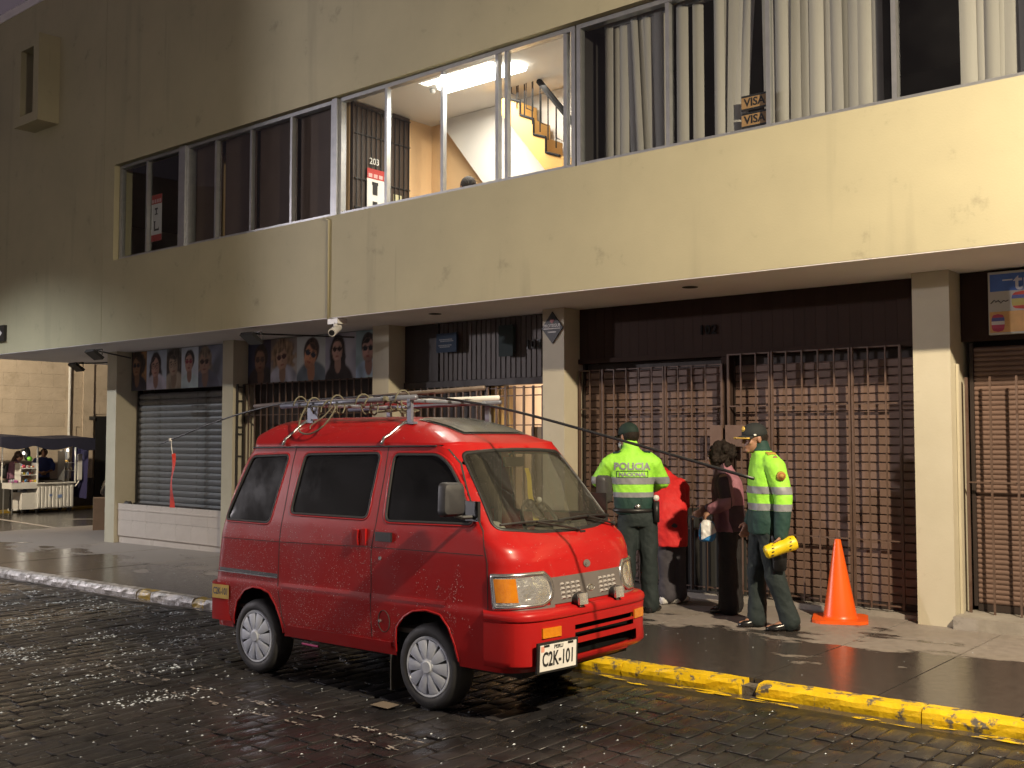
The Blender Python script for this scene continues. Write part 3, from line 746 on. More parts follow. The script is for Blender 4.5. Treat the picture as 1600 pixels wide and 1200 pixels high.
# --- upper windows
def window(x0, x1, xs, label=None, y=8.36, z0=4.225, z1=5.655, pane_mat='glass', slide=True):
    """aluminium frame with panes between the given mullions"""
    f = MB(); t = .045
    f.box(x0, y - .04, z0, x1, y + .04, z0 + t); f.box(x0, y - .04, z1 - t, x1, y + .04, z1)
    f.box(x0, y - .04, z0 + t, x0 + t, y + .04, z1 - t); f.box(x1 - t, y - .04, z0 + t, x1, y + .04, z1 - t)
    for i, m in enumerate(xs): f.box(m - .02, y - .03 + .004 * (i % 2), z0 + t, m + .02, y + .03, z1 - t)
    wdw = obj('window', f, M['alu'], bld, label=label)
    ed = [x0 + t] + list(xs) + [x1 - t]
    for i, (a, c) in enumerate(zip(ed[:-1], ed[1:])):
        p = MB(); yy = y + (.012 if i % 2 else -.012)
        xa, xb = a + (.02 if i else 0), c - (.02 if i < len(ed) - 2 else 0)
        p.add([(xa, yy, z0 + t), (xb, yy, z0 + t), (xb, yy, z1 - t), (xa, yy, z1 - t)], [(0, 1, 2, 3)])
        # pane rails of the sliding sash
        obj('pane', p, M[pane_mat], wdw)
    return wdw
window(-14.68, -13.07, [-13.95], 'dark two-pane window with a paper notice')
window(-12.91, -9.80, [-12.24, -11.46, -10.62], 'window with brown blinds')
window(-9.70, -6.17, [-8.89, -8.0, -7.20, -7.075, -6.30], 'stairwell window with the light on')
window(-6.15, 3.99, [-5.115, -4.11, -3.02, -1.98, -0.95, 0.1, 1.1, 2.1, 3.1], 'long office window with vertical blinds')
for q in ((-13.065, .05, -12.915, .28), (-9.795, .05, -9.705, .2)):
    b = MB(); b.box(q[0], YF + q[1], 4.222, q[2], YF + q[3], 5.658); obj('window_post', b, M['alu'], bld)
b = MB(); b.box(-13.02, 8.6, 4.11, -12.95, 11.9, 5.69); b.box(-9.78, 8.45, 4.11, -9.66, 11.9, 5.69); obj('partition_wall', b, M['orange'], bld)
b = MB(); b.box(-6.235, 8.45, 4.11, -6.17, 11.9, 5.69); obj('partition_wall', b, M['darkroom'], bld)
b = MB(); b.box(-6.2445, 8.42, 4.145, -6.2365, 9.86, 5.65); obj('partition_lining', b, M['warmwhite'], bld)
M['blind'] = pbr('brown_roller_blind', (0.135, 0.09, 0.07), (0.115, 0.075, 0.058), 3, 0.8, bump=(60, .2, .004))
for a, c in ((-12.88, -12.28), (-12.19, -11.50), (-11.42, -10.66), (-10.58, -9.84)):
    b = MB(); b.box(a, 8.46, 4.25, c, 8.465, 5.63); obj('roller_blind', b, M['blind'], bld)
# --- stairwell behind the lit windows
b = MB(); b.box(-9.655, 8.50, 5.655, -6.245, 9.87, 5.69); obj('stairwell_ceiling', b, M['warmwhite'], bld)
b = MB(); b.box(-9.655, 9.87, 4.11, -6.245, 9.95, 5.69); obj('stairwell_back_wall', b, M['orange'], bld)
b = MB(); b.box(-9.655, 8.45, 4.105, -6.245, 9.86, 4.14); obj('stairwell_floor', b, M['concrete'], bld)
b = MB(); b.prism([(-9.40, 5.65), (-8.14, 4.12), (-6.30, 4.12), (-6.30, 5.65)], 'y', 9.74, 9.86); obj('stair_flight', b, M['warmwhite'], bld, label='pale underside of the stair flight')
b = MB()
b.prism([(-8.05, 5.40), (-7.94, 5.297), (-7.35, 4.593), (-6.93, 4.12), (-6.30, 4.12), (-6.30, 4.36), (-6.90, 4.50), (-6.93, 4.66), (-7.14, 4.725), (-7.34, 4.81), (-7.345, 4.973), (-7.52, 5.045), (-7.525, 5.216), (-7.72, 5.31), (-7.725, 5.46), (-7.94, 5.55), (-8.05, 5.56)], 'y', 9.35, 9.66)
fl = obj('stair_flight', b, M['ochre'], bld, label='ochre stepped stringer of the stairs')
b = MB()
for p in ([(-7.14, 4.725), (-7.34, 4.80)], [(-7.34, 4.973), (-7.52, 5.04)], [(-7.52, 5.216), (-7.72, 5.305)], [(-7.72, 5.46), (-7.94, 5.55)]):
    b.tube([(p[0][0], 9.345, p[0][1]), (p[1][0], 9.345, p[1][1])], .016, 6)
for xx, zz in ((-7.34, 4.80), (-7.52, 5.04), (-7.72, 5.31)): b.tube([(xx, 9.345, zz), (xx, 9.345, zz + .17)], .013, 6)
obj('tread_edge', b, M['dullblack'], fl)
b = MB()
def zr(x_): return 5.62 - (x_ + 7.42) * 1.20
b.tube([(-7.44, 9.34, zr(-7.44)), (-6.4, 9.34, zr(-6.4))], .035, 6)
for i in range(7):
    xx = -7.88 + .115 * i; zb = 5.50 - (xx + 7.88) * .98
    b.tube([(xx, 9.34, zb), (xx, 9.34, min(5.65, zr(xx) - .02))], .008, 5)
for i in range(4):
    xx = -7.84 + .22 * i; zb = 5.50 - (xx + 7.88) * .98 + .12
    b.tube([(xx, 9.335, zb), (xx, 9.335, zb + .34), (xx + .10, 9.335, zb + .30), (xx + .10, 9.335, zb - .06), (xx, 9.335, zb)], .007, 4)
obj('stair_railing', b, M['dullblack'], fl)
# dark barred door on the left side of the stairwell
b = MB(); b.box(-9.65, 8.46, 4.12, -9.60, 9.41, 5.64); dd = obj('office_door', b, pbr('dark_stained_door', (0.07, 0.048, 0.035), (0.05, 0.034, 0.026), 4, 0.45, stretch=(1, 1, .2)), bld)
b = MB()
for i in range(12):
    yy = 8.50 + .079 * i; b.box(-9.585, yy, 4.14, -9.575, yy + .012, 5.60)
for z in (4.35, 4.7, 5.25, 5.58): b.box(-9.588, 8.47, z, -9.573, 9.40, z + .012)
obj('door_bars', b, M['black'], dd)
b = MB(); b.box(-9.599, 9.13, 4.30, -9.595, 9.27, 4.62); obj('notice', b, pbr('pale_yellow_paper', (.55, .52, .33), rough=.7), dd)
me = text_mesh('203', 0.11, .002); me.transform(Matrix.Translation((-9.57, 8.78, 4.95)) @ Matrix.Rotation(radians(90), 4, 'Z')); obj('door_number', me, M['white'], dd)
# fluorescent light, a thing on the ceiling
lf = empty('ceiling_light', (-7.85, 8.79, 5.60), 'lit white fluorescent ceiling light inside the stairwell window', 'ceiling light')
b = MB(); b.box(-8.40, 8.70, 5.640, -7.27, 8.88, 5.653); obj('housing', b, M['white'], lf)
b = MB(); b.prism([(8.675, 5.6395), (8.705, 5.590), (8.875, 5.590), (8.905, 5.6395)], 'x', -8.42, -7.25); obj('diffuser', b, emission('fluorescent_tube_light', (1.0, 0.98, 0.88), 11.0), lf)
lamp("stairwell_fluorescent", 'AREA', (-7.85, 8.79, 5.57), 115, (1.0, 0.93, 0.80)).data.size = 1.1
b = MB(); b.lathe([(0.001, 5.60), (.028, 5.605), (.036, 5.63), (.03, 5.652), (.001, 5.653)], 12, (-8.60, 8.80, 0)); tag(obj('smoke_detector', b, M['white']), 'small round white detector on the stairwell ceiling', 'smoke detector')
# head of someone passing behind the sill
# ============================================================ side street: stone wall with blocks
M['stone'] = pbr('pale_sillar_stone', (0.56, 0.47, 0.37), (0.48, 0.40, 0.31), 2.5, 0.85, bump=(25, .4, .02), c3=(0.36, 0.29, 0.21), c3scale=1.4, c3amt=(.55, .75), rnd=0.05, world_pos=True)
M['dado'] = pbr('dark_grey_dado', (0.070, 0.066, 0.062), (0.055, 0.052, 0.05), 3, 0.7, bump=(20, .3, .01))
XW = -27.0
sw = empty('stone_wall', (XW, 13, -.3), 'pale stone block wall across the side street behind the food cart', 'wall')
b = MB(); b.box(XW - .5, -2, -.4, XW - .012, 30, 9.0); obj('wall_core', b, M['stone'], sw)
b = MB(); b.box(XW - .011, -2, -.4, XW + .05, 14.68, 0.50); b.box(XW - .011, 15.12, -.4, XW + .05, 30, .50); obj('dado', b, M['dado'], sw)
bl = MB(); bl.box(0, .002, .002, .03, .648, .338); blme = bl.mesh('stone_block'); blme.materials.append(M['stone'])
for r in range(11):
    for c in range(11):
        y0 = 9.3 + c * .65 + (.325 if r % 2 else 0); z0 = .50 + r * .34
        if y0 < 15.1 and y0 + .65 > 14.68 and z0 < 2.15: continue
        o = bpy.data.objects.new('stone_block', blme); COL.objects.link(o); o.parent = sw
        o.location = Vector((XW - .018 + RND.uniform(-.003, .003), y0, z0)) - wloc(sw)
b = MB(); b.box(XW + .035, 14.70, -.3, XW + .05, 15.10, 2.15); obj('door', b, M['black'], sw)
b = MB(); b.box(XW + .03, 14.33, .5, XW + .07, 14.62, 3.8); obj('pilaster', b, M['stone'], sw)
b = MB(); b.tube([(XW + .06, 13.95, .3), (XW + .06, 13.95, 3.75)], .035, 8); obj('downpipe', b, M['white'], sw)
b = MB(); b.box(XW + .02, 14.50, 2.05, XW + .10, 14.66, 2.14); obj('junction_box', b, M['dado'], sw)
b = MB(); b.add([(XW, 2, -.235), (XW + .55, 2, -.235), (XW + .55, 30, -.235), (XW, 30, -.235), (XW, 2, -.5), (XW + .55, 2, -.5), (XW + .55, 30, -.5), (XW, 30, -.5)], [(0, 1, 2, 3), (1, 5, 6, 2), (0, 3, 7, 4), (4, 7, 6, 5), (0, 4, 5, 1), (3, 2, 6, 7)])
struct(obj('side_street_kerb', b, M['kochre']))

# floodlights with arms, under the soffit
def floodlight(p, tip, label):
    r = empty('floodlight', tip, label, 'floodlight', 'unlit floodlights under the overhang')
    b = MB(); b.tube([p, tip], .012, 6); obj('arm', b, M['black'], r)
    d = Vector(tip) - Vector(p)
    b = MB()
    q = Matrix.Translation(tip) @ Matrix.Rotation(radians(-35), 4, 'X')
    m = MB(); m.box(-.13, -.10, -.10, .13, .10, -.055); b.add([q @ Vector(v) for v in m.v], m.f); obj('lamp_head', b, M['black'], r)
    b = MB(); t = Vector(tip); b.tube([t + Vector((-.15, 0, -.07)), t + Vector((-.15, 0, .015)), t + Vector((.15, 0, .015)), t + Vector((.15, 0, -.07))], .009, 5); obj('bracket', b, M['black'], r)
floodlight((-15.75, 9.17, 2.86), (-15.25, 8.32, 2.90), 'black floodlight arm above the left end of the portrait banner at the corner column')
floodlight((-16.47, 9.4, 2.84), (-17.62, 9.28, 2.86), 'black floodlight arm reaching left of the corner column')
floodlight((-10.35, 9.17, 2.87), (-11.33, 8.33, 2.915), 'black floodlight arm in front of the second portrait banner by the security camera')

# conduit and security camera
b = MB(); b.tube([(-9.84, 8.227, 4.20), (-9.762, 8.227, 4.17), (-9.762, 8.227, 2.985)], .013, 6)
tag(obj('cable_conduit', b, M['wall'], smooth=True), 'thin cream conduit running down the facade to the security camera', 'conduit')
sc_ = empty('security_camera', (-9.62, 8.30, 2.90), 'white bullet security camera under the edge of the overhang', 'security camera')
b = MB(); b.box(-9.80, 8.255, 2.925, -9.62, 8.40, 2.990); obj('mount', b, M['white'], sc_)
b = MB(); b.tube([(-9.68, 8.28, 2.93), (-9.655, 8.26, 2.89), (-9.645, 8.25, 2.865)], .028, 8); obj('arm', b, M['white'], sc_, smooth=True)
b = MB(); b.tube([(-9.70, 8.34, 2.89), (-9.56, 8.12, 2.80)], [.045, .048], 14); hd = obj('body', b, M['white'], sc_, ang=40)
b = MB(); b.tube([(-9.561, 8.121, 2.8005), (-9.556, 8.112, 2.797)], [.034, .034], 14); obj('lens', b, M['black'], hd)

# ------------------------------------------------------------ portrait banners (flat prints)
_fm = {}
def flat(col, rough=.75):
    k = tuple(round(min(c * 1.3, .75), 3) for c in col)
    if k not in _fm: _fm[k] = pbr('print_ink', k, tuple(c * .82 for c in k), 9, rough)
    return _fm[k]
def blob(cx, cz, rx, rz, n=18, tilt=0.0, y=0.0, clip=None, lumps=0.0, seed=0):
    pts = []
    for i in range(n):
        t = 2 * pi * i / n; k = 1 + lumps * noise.noise((cos(t) * 2, sin(t) * 2, seed))
        x_ = rx * k * cos(t); z_ = rz * k * sin(t)
        X = cx + x_ * cos(tilt) - z_ * sin(tilt); Z = cz + x_ * sin(tilt) + z_ * cos(tilt)
        if clip: X = min(max(X, clip[0]), clip[1]); Z = min(max(Z, clip[2]), clip[3])
        pts.append((X, y, Z))
    return pts
class Layers:
    def __init__(s, parent, y): s.p = parent; s.y = y; s.k = 0
    def put(s, name, pts, col):
        s.k += 1; b = MB(); yy = s.y - .0006 * s.k
        b.add([(p[0], yy, p[2]) for p in pts], [tuple(range(len(pts)))])
        return obj(name, b, flat(col), s.p)
def portrait(L, x0, x1, z0, z1, bg, skin, hair, shirt, cx, cz, r, style='short', glass_c=(.02, .02, .025), tilt=0, bg2=None, spec='sun'):
    """one printed photograph: a fine sheet whose printed colours are stored per point"""
    NX, NZ = 34, 44
    def sm(d, w=.10): t = max(0.0, min(1.0, .5 - d / w)); return t * t * (3 - 2 * t)
    def mixc(c, k, a): return tuple(p * (1 - a) + q * a for p, q in zip(c, k))
    def ell(x, z, ex, ez, rx, rz, w=.12, tl=0.0):
        dx, dz = x - ex, z - ez; c_, s_ = cos(tl), sin(tl); u, v = (dx * c_ + dz * s_) / rx, (-dx * s_ + dz * c_) / rz
        return sm(sqrt(u * u + v * v) - 1, w)
    sd = cx * 7.3
    def colour(x, z):
        n1 = noise.noise((x * 6 + sd, z * 5, 1)); n2 = noise.noise((x * 28, z * 9 + sd, 2)); n3 = noise.noise((x * 14 + 3, z * 14, sd))
        c = tuple(b_ * (1 + .35 * n1) for b_ in bg)
        if bg2: c = mixc(c, bg2, max(0, min(1, .5 + 1.6 * noise.noise((x * 4 + sd, z * 3, 5)) + (x - (x0 + x1) / 2) / (x1 - x0))))
        hc = tuple(max(0.004, h_ * (1 + 1.1 * n2 + .5 * n3)) for h_ in hair)
        if style == 'long': c = mixc(c, hc, ell(x, z, cx, cz - r * .9, r * (1.05 + .15 * n3), r * 2.3, .22))
        if style == 'curly': c = mixc(c, hc, ell(x, z, cx + .12 * r, cz + .12 * r, r * (1.45 + .5 * n3), r * (1.5 + .4 * n1), .3))
        sh = tuple(q * (1 + .5 * n1 + .35 * noise.noise((x * 9, z * 4, sd))) for q in shirt)
        c = mixc(c, sh, ell(x, z, cx + r * .15, z0 - r * .35, r * 1.95, r * 1.85, .15))
        c = mixc(c, tuple(q * .62 for q in skin), ell(x, z, cx + .05 * r, cz - r * 1.15, r * .42, r * .85, .2))
        c = mixc(c, hc, ell(x, z, cx + .08 * r, cz + r * .34, r * .86, r * (1.0 + .1 * n3), .14, tilt))
        lx = (x - cx) / r; lz = (z - cz) / r
        fcol = tuple(q * (1.08 - .42 * max(0, lx + .15) - .12 * max(0, -lz) + .10 * n3) for q in skin)
        if style == 'long' and spec != 'thin': fcol = tuple(q * .95 for q in fcol)
        f = ell(x, z, cx - .04 * r, cz - .05 * r, r * .66, r * .97, .12, tilt)
        c = mixc(c, fcol, f)
        ct, st = cos(tilt), sin(tilt); px_ = lx * ct + lz * st; pz_ = -lx * st + lz * ct
        hl_ = pz_ - .62 - .20 * sin(px_ * 3 + sd) - .12 * n3
        c = mixc(c, hc, f * max(0, min(1, hl_ / .12 + .3)))
        c = mixc(c, tuple(q * .62 for q in fcol), f * .8 * ell(px_, pz_, .02, -.22, .10, .10, .8))
        c = mixc(c, (skin[0] * .55, skin[1] * .34, skin[2] * .34), f * ell(px_, pz_, -.05, -.52, .24, .075, .6))
        c = mixc(c, tuple(q * .5 for q in fcol), f * .7 * ell(px_, pz_, 0, -.98, .5, .14, .7))
        if r > .165 and style == 'short': c = mixc(c, tuple(q * .45 for q in fcol), f * .55 * max(ell(px_, pz_, 0, -.72, .55, .34, .5) - ell(px_, pz_, -.04, -.50, .30, .12, .4), 0))
        for s_ in (-1, 1):
            if spec == 'sun': c = mixc(c, tuple(q * (1 + .9 * max(0, pz_ - .05)) for q in glass_c), f * ell(px_, pz_, -.05 + s_ * .31, .10, .275, .20, .16))
            else:
                c = mixc(c, (.04, .025, .02), f * .85 * ell(px_, pz_, -.05 + s_ * .30, .10, .12, .06, .5))
                rr_ = abs(sqrt(((px_ + .05 - s_ * .31) / .27) ** 2 + ((pz_ - .08) / .19) ** 2) - 1); c = mixc(c, glass_c, f * .8 * sm(rr_ - .16, .2))
            c = mixc(c, hair, f * .8 * ell(px_, pz_, -.05 + s_ * .32, .33, .24, .05, .7))
        if spec == 'sun': c = mixc(c, glass_c, f * sm(max(abs(px_ + .05) - .75, abs(pz_ - .19) - .03), .06))
        v = 1.25 * (1 - .10 * n1); return tuple(max(.003, min(.8, q * v)) for q in c)
    vs = []; cols = []
    for j in range(NZ + 1):
        for i in range(NX + 1):
            x = x0 + (x1 - x0) * i / NX; z = z0 + (z1 - z0) * j / NZ
            vs.append((x, L.y - .001, z)); cols.append((*colour(x, z), 1))
    me = bpy.data.meshes.new('portrait'); me.from_pydata(vs, [], [(j * (NX + 1) + i, j * (NX + 1) + i + 1, (j + 1) * (NX + 1) + i + 1, (j + 1) * (NX + 1) + i) for j in range(NZ) for i in range(NX)])
    at = me.color_attributes.new('print', 'FLOAT_COLOR', 'POINT'); at.data.foreach_set('color', [q for c in cols for q in c])
    obj('portrait', me, M['print'], L.p)
M['print'] = pbr('printed_banner', (.5, .5, .5), rough=.6)
_t = M['print'].node_tree; _a = nn(_t, "ShaderNodeVertexColor", layer_name='print'); _t.links.new(_a.outputs[0], _t.nodes["Principled BSDF"].inputs["Base Color"])
def banner(x0, x1, z0, z1, label, rows):
    r = empty('portrait_banner', ((x0 + x1) / 2, 9.45, z0), label, 'banner', 'portrait banners above the shop fronts')
    b = MB(); b.box(x0, 9.42, z0, x1, 9.455, z1); obj('backing', b, M['dado'], r)
    L = Layers(r, 9.4195)
    for a in rows: portrait(L, a[0], a[1], z0 + .003, z1 - .003, *a[2:])
Z0, Z1 = 2.345, 2.985
banner(-16.14, -13.26, Z0, Z1, 'banner of five portraits with glasses above the silver shutter', [
    (-16.10, -15.68, (.30, .15, .06), (.24, .125, .07), (.03, .02, .015), (.035, .03, .04), -15.98, 2.74, .17, 'curly'),
    (-15.68, -15.10, (.38, .43, .52), (.40, .23, .19), (.025, .02, .025), (.42, .40, .48), -15.42, 2.71, .175, 'long', (.03, .03, .03), .1, None, 'thin'),
    (-15.10, -14.68, (.17, .19, .21), (.33, .24, .18), (.05, .04, .035), (.30, .25, .20), -14.90, 2.72, .185, 'curly', (.12, .09, .07), .12, None, 'thin'),
    (-14.68, -14.22, (.48, .52, .60), (.38, .22, .18), (.035, .03, .035), (.45, .55, .60), -14.47, 2.74, .155, 'short', (.20, .04, .06)),
    (-14.22, -13.27, (.09, .095, .12), (.30, .18, .14), (.17, .13, .10), (.10, .105, .15), -14.05, 2.72, .19, 'long', (.03, .02, .02), 0, (.20, .22, .30))])
banner(-12.955, -10.03, Z0, Z1, 'banner of five portraits with sunglasses left of the security camera', [
    (-12.95, -12.42, (.025, .03, .06), (.20, .10, .06), (.03, .018, .014), (.03, .02, .02), -12.66, 2.68, .18, 'short', (.06, .035, .025), 0, (.04, .03, .05)),
    (-12.42, -11.83, (.16, .12, .11), (.42, .26, .18), (.20, .13, .08), (.36, .36, .42), -12.16, 2.70, .18, 'curly', (.05, .02, .02), .15, (.40, .36, .33)),
    (-11.83, -11.22, (.47, .50, .50), (.55, .26, .15), (.05, .03, .025), (.13, .16, .19), -11.53, 2.71, .19, 'short', (.02, .025, .04), -.3),
    (-11.22, -10.60, (.30, .30, .38), (.50, .30, .24), (.022, .016, .018), (.03, .022, .024), -10.97, 2.75, .155, 'long', (.03, .015, .015), 0, (.42, .42, .47)),
    (-10.60, -10.03, (.26, .36, .39), (.42, .24, .20), (.03, .024, .025), (.38, .50, .66), -10.36, 2.73, .17, 'short', (.02, .02, .03), 0, (.10, .15, .17))])

# ------------------------------------------------------------ signs
M['blueplate'] = pbr('dark_blue_plaque', (0.045, 0.065, 0.10), rough=.85, spec=.15)
M['greenplate'] = pbr('dark_green_plaque', (0.042, 0.055, 0.055), rough=.85, spec=.15)
r = empty('wall_plaque', (-8.92, 9.44, 2.63), 'blue metal plaque with two lines of pale print on the board panel', 'plaque')
b = MB(); b.box(-9.09, 9.385, 2.615, -8.755, 9.40, 2.85); b.box(-9.06, 9.40, 2.64, -8.80, 9.468, 2.83); obj('plate', b, M['blueplate'], r)
b = MB()
for z, a, c in ((2.765, -9.04, -8.82), (2.745, -9.02, -8.80), (2.695, -9.05, -8.83), (2.675, -9.03, -8.86)):
    xx = a
    while xx < c: wd = RND.uniform(.012, .03); b.box(xx, 9.381, z, min(xx + wd, c), 9.3845, z + .013); xx += wd + .006
obj('print', b, pbr('pale_print', (.17, .18, .19)), r)
r = empty('wall_plaque', (-7.97, 9.44, 2.52), 'plain dark green plaque beside the yellow column', 'plaque')
b = MB(); b.box(-8.08, 9.385, 2.52, -7.865, 9.40, 2.885); b.box(-8.05, 9.40, 2.56, -7.89, 9.468, 2.86); obj('plate', b, M['greenplate'], r)
me = text_mesh('103', .15, .006, .004, 1.1); me.transform(Matrix.Translation((-7.615, 9.455, 2.64)))
tag(obj('house_number', me, M['black']), 'black raised number 103 at the right end of the board panel', 'house number')
me = text_mesh('102', .13, .005, .003, 1.1); me.transform(Matrix.Translation((-5.35, 9.446, 2.66)))
tag(obj('house_number', me, M['dullblack']), 'faint dark number on the brown panel above the long grille', 'house number')
r = empty('alarm_sign', (-7.115, 9.165, 2.60), 'black diamond PROTEGUS alarm sign on the column', 'sign')
b = MB(); b.prism([(-7.118, 2.605), (-6.972, 2.775), (-7.118, 2.955), (-7.264, 2.778)], 'y', 9.165, 9.178); obj('plate', b, M['black'], r)
me = text_mesh('PROTEGUS', .047, .001, .0012); me.transform(Matrix.Translation((-7.118, 9.163, 2.80))); obj('lettering', me, M['white'], r)
b = MB(); b.box(-7.235, 9.1625, 2.765, -7.005, 9.1645, 2.773); b.box(-7.165, 9.1625, 2.725, -7.06, 9.1645, 2.737); b.box(-7.175, 9.1625, 2.722, -7.169, 9.1645, 2.744); obj('print', b, M['white'], r)
b = MB(); b.prism([(-7.145, 2.872), (-7.092, 2.872), (-7.090, 2.85), (-7.118, 2.824), (-7.147, 2.85)], 'y', 9.1625, 9.1645); obj('emblem', b, pbr('rose_emblem', (.45, .18, .20)), r)
# left edge arrow sign
r = empty('arrow_sign', (-18.3, 8.21, 3.2), 'black sign with a white diamond on the facade at the left edge', 'sign')
b = MB(); b.box(-18.75, 8.19, 3.21, -18.09, 8.236, 3.48); obj('plate', b, M['black'], r)
b = MB(); b.prism([(-18.30, 3.25), (-18.16, 3.345), (-18.30, 3.44), (-18.44, 3.345)], 'y', 8.186, 8.189); obj('arrow', b, M['white'], r)
# yarn shop sign
r = empty('yarn_sign', (-1.9, 9.42, 2.44), 'blue and orange yarn shop sign with balls of wool over the right shutter', 'sign')
X0, X1 = -2.65, -1.15
b = MB(); b.box(X0, 9.40, 2.44, X1, 9.455, 2.965); obj('board', b, pbr('pale_sign_board', (.50, .50, .46), rough=.5), r)
L = Layers(r, 9.3995)
L.put('band', [(X0 + .015, 0, 2.80), (X1, 0, 2.80), (X1, 0, 2.945), (X0 + .015, 0, 2.945)], (.07, .15, .45))
L.put('band', [(X0 + .01, 0, 2.455), (X1, 0, 2.455), (X1, 0, 2.63), (X0 + .01, 0, 2.63)], (.58, .35, .15))
me = text_mesh('tre', .20, .001, .003); me.transform(Matrix.Translation((-2.325, 9.397, 2.866))); obj('lettering', me, pbr('pale_blue_lettering', (.62, .66, .75)), r)
b = MB(); b.box(-2.535, 9.397, 2.885, -2.455, 9.399, 2.896); obj('lettering', b, pbr('pale_blue_lettering', (.62, .66, .75)), r)
b = MB(); b.tube([(-2.63, 9.397, 2.70), (-2.60, 9.397, 2.73), (-2.59, 9.397, 2.71), (-2.57, 9.397, 2.725), (-2.55, 9.397, 2.70), (-2.53, 9.397, 2.72), (-2.51, 9.397, 2.712), (-2.49, 9.397, 2.722)], .004, 4); obj('script', b, M['dado'], r)
def yarn(cx, cz, rx, rz, cols):
    n = len(cols)
    for i, c in enumerate(cols):
        za = cz - rz + 2 * rz * i / n; zb = cz - rz + 2 * rz * (i + 1) / n
        def hw(z): t = (z - cz) / rz; return rx * max(0, 1 - abs(t) ** 3.2) ** .33
        zs = [za + (zb - za) * k / 4 for k in range(5)]
        L.put('yarn_ball', [(cx - hw(z), 0, z) for z in zs] + [(cx + hw(z), 0, z) for z in zs[::-1]], c)
yarn(-2.575, 2.535, .052, .075, [(.40, .06, .12), (.45, .08, .15), (.60, .60, .58), (.10, .12, .35), (.42, .07, .13)])
yarn(-2.37, 2.715, .095, .075, [(.45, .07, .06), (.42, .35, .12), (.40, .36, .13), (.10, .12, .32), (.48, .08, .06)])
yarn(-1.95, 2.715, .095, .075, [(.10, .20, .45), (.42, .35, .12), (.40, .36, .13), (.10, .12, .32), (.10, .20, .45)])

# paper notices in the upper windows
M['redprint'] = pbr('red_print', (.42, .045, .04), rough=.7)
def notice(loc_fn, name, label, w_, h_, letters):
    r = empty(name, loc_fn(w_ / 2, 0), label, 'notice')
    def put(nm, x0, x1, z0, z1, m, d):
        p = [loc_fn(x0, z0, d), loc_fn(x1, z0, d), loc_fn(x1, z1, d), loc_fn(x0, z1, d)]
        b = MB(); b.add(p, [(0, 1, 2, 3)]); obj(nm, b, m, r)
    put('paper', 0, w_, 0, h_, M['white'], 0)
    put('red_band', 0, w_, h_ * .80, h_, M['redprint'], .002); put('red_band', 0, w_, 0, h_ * .14, M['redprint'], .002)
    n = 4
    for i in range(n): put('band_letter', w_ * (.06 + .235 * i), w_ * (.06 + .235 * i + .17), h_ * .825, h_ * .90, flat((.55, .33, .32)), .004)
    return r, put
def fA(x_, z_, d=0): return (-13.90 + x_, 8.385 - d, 4.42 + z_)
r, put = notice(fA, 'window_notice', 'red and white paper notice with a black L inside the far left window', .27, .68, None)
for x0, x1, z0, z1 in ((.09, .17, .46, .485), (.115, .145, .40, .46), (.09, .17, .385, .40), (.075, .105, .17, .29), (.075, .20, .15, .18), (.19, .205, .15, .20), (.065, .115, .28, .295)):
    put('letter', x0, x1, z0, z1, M['black'], .004)
def fB(x_, z_, d=0): return (-9.568 + d, 8.66 + x_, 4.24 + z_)
r, put = notice(fB, 'door_notice', 'red and white paper notice with black letters on the barred office door upstairs', .36, .62, None)
for x0, x1, z0, z1 in ((.09, .17, .30, .46), (.08, .10, .42, .46), (.16, .18, .42, .46), (.09, .17, .08, .22), (.08, .18, .06, .085), (.33, .36, .32, .46)):
    put('letter', x0, x1, z0, z1, M['black'], .004)
r = empty('card_sticker', (-4.33, 8.5, 4.28), 'two stacked VISA card stickers in the curtained window', 'sticker')
for i, z in enumerate((4.30, 4.455)):
    b = MB(); b.box(-4.40, 8.402, z, -4.16, 8.405, z + .135); obj('card', b, pbr('ochre_card', (.42, .24, .10), rough=.6), r)
    b = MB(); b.box(-4.40, 8.4005, z, -4.16, 8.4018, z + .018); b.box(-4.40, 8.4005, z + .117, -4.16, 8.4018, z + .135); obj('edge', b, M['black'], r)
    me = text_mesh('VISA', .10, .0008, .002); me.transform(Matrix.Shear('XY', 4, (0, 0)) @ Matrix.Translation((-4.275, 8.4, z + .067))); obj('lettering', me, M['black'], r)

# vertical blinds in the office window: each strip a part
M['strip'] = pbr('beige_blind_strip', (0.39, 0.365, 0.335), (0.33, 0.31, 0.285), 2, .75, stretch=(4, 1, .3), rnd=.10)
def strip_mesh(w_, lean, curl):
    b = MB(); vs = []; n = 4
    for z in (0, 1.40):
        for i in range(n + 1):
            t = i / n - .5; vs.append((t * w_ + lean * (1 - z / 1.4), -curl * (1 - (2 * t) ** 2), z))
    b.add(vs, [(i, i + 1, n + 2 + i, n + 1 + i) for i in range(n)])
    me = b.mesh('blind_strip', True); me.materials.append(M['strip']); return me
def blinds(spec, label):
    r = empty('vertical_blind', ((spec[0][0] + spec[-1][0]) / 2, 8.52, 4.24), label, 'vertical blind', 'vertical blinds of the office window')
    for i, (x_, w_, lean) in enumerate(spec):
        me = strip_mesh(w_ * 1.22, lean, RND.uniform(.010, .034))
        o = bpy.data.objects.new('blind_strip', me); COL.objects.link(o); o.parent = r
        o.location = Vector((x_, 8.50 + RND.uniform(-.02, .02) + .012 * (i % 2), 4.245)) - wloc(r); o.rotation_euler = (0, 0, RND.uniform(-.35, .35))
    b = MB(); b.box(spec[0][0] - .05, 8.48, 5.60, spec[-1][0] + .05, 8.54, 5.64); obj('headrail', b, M['alu'], r)
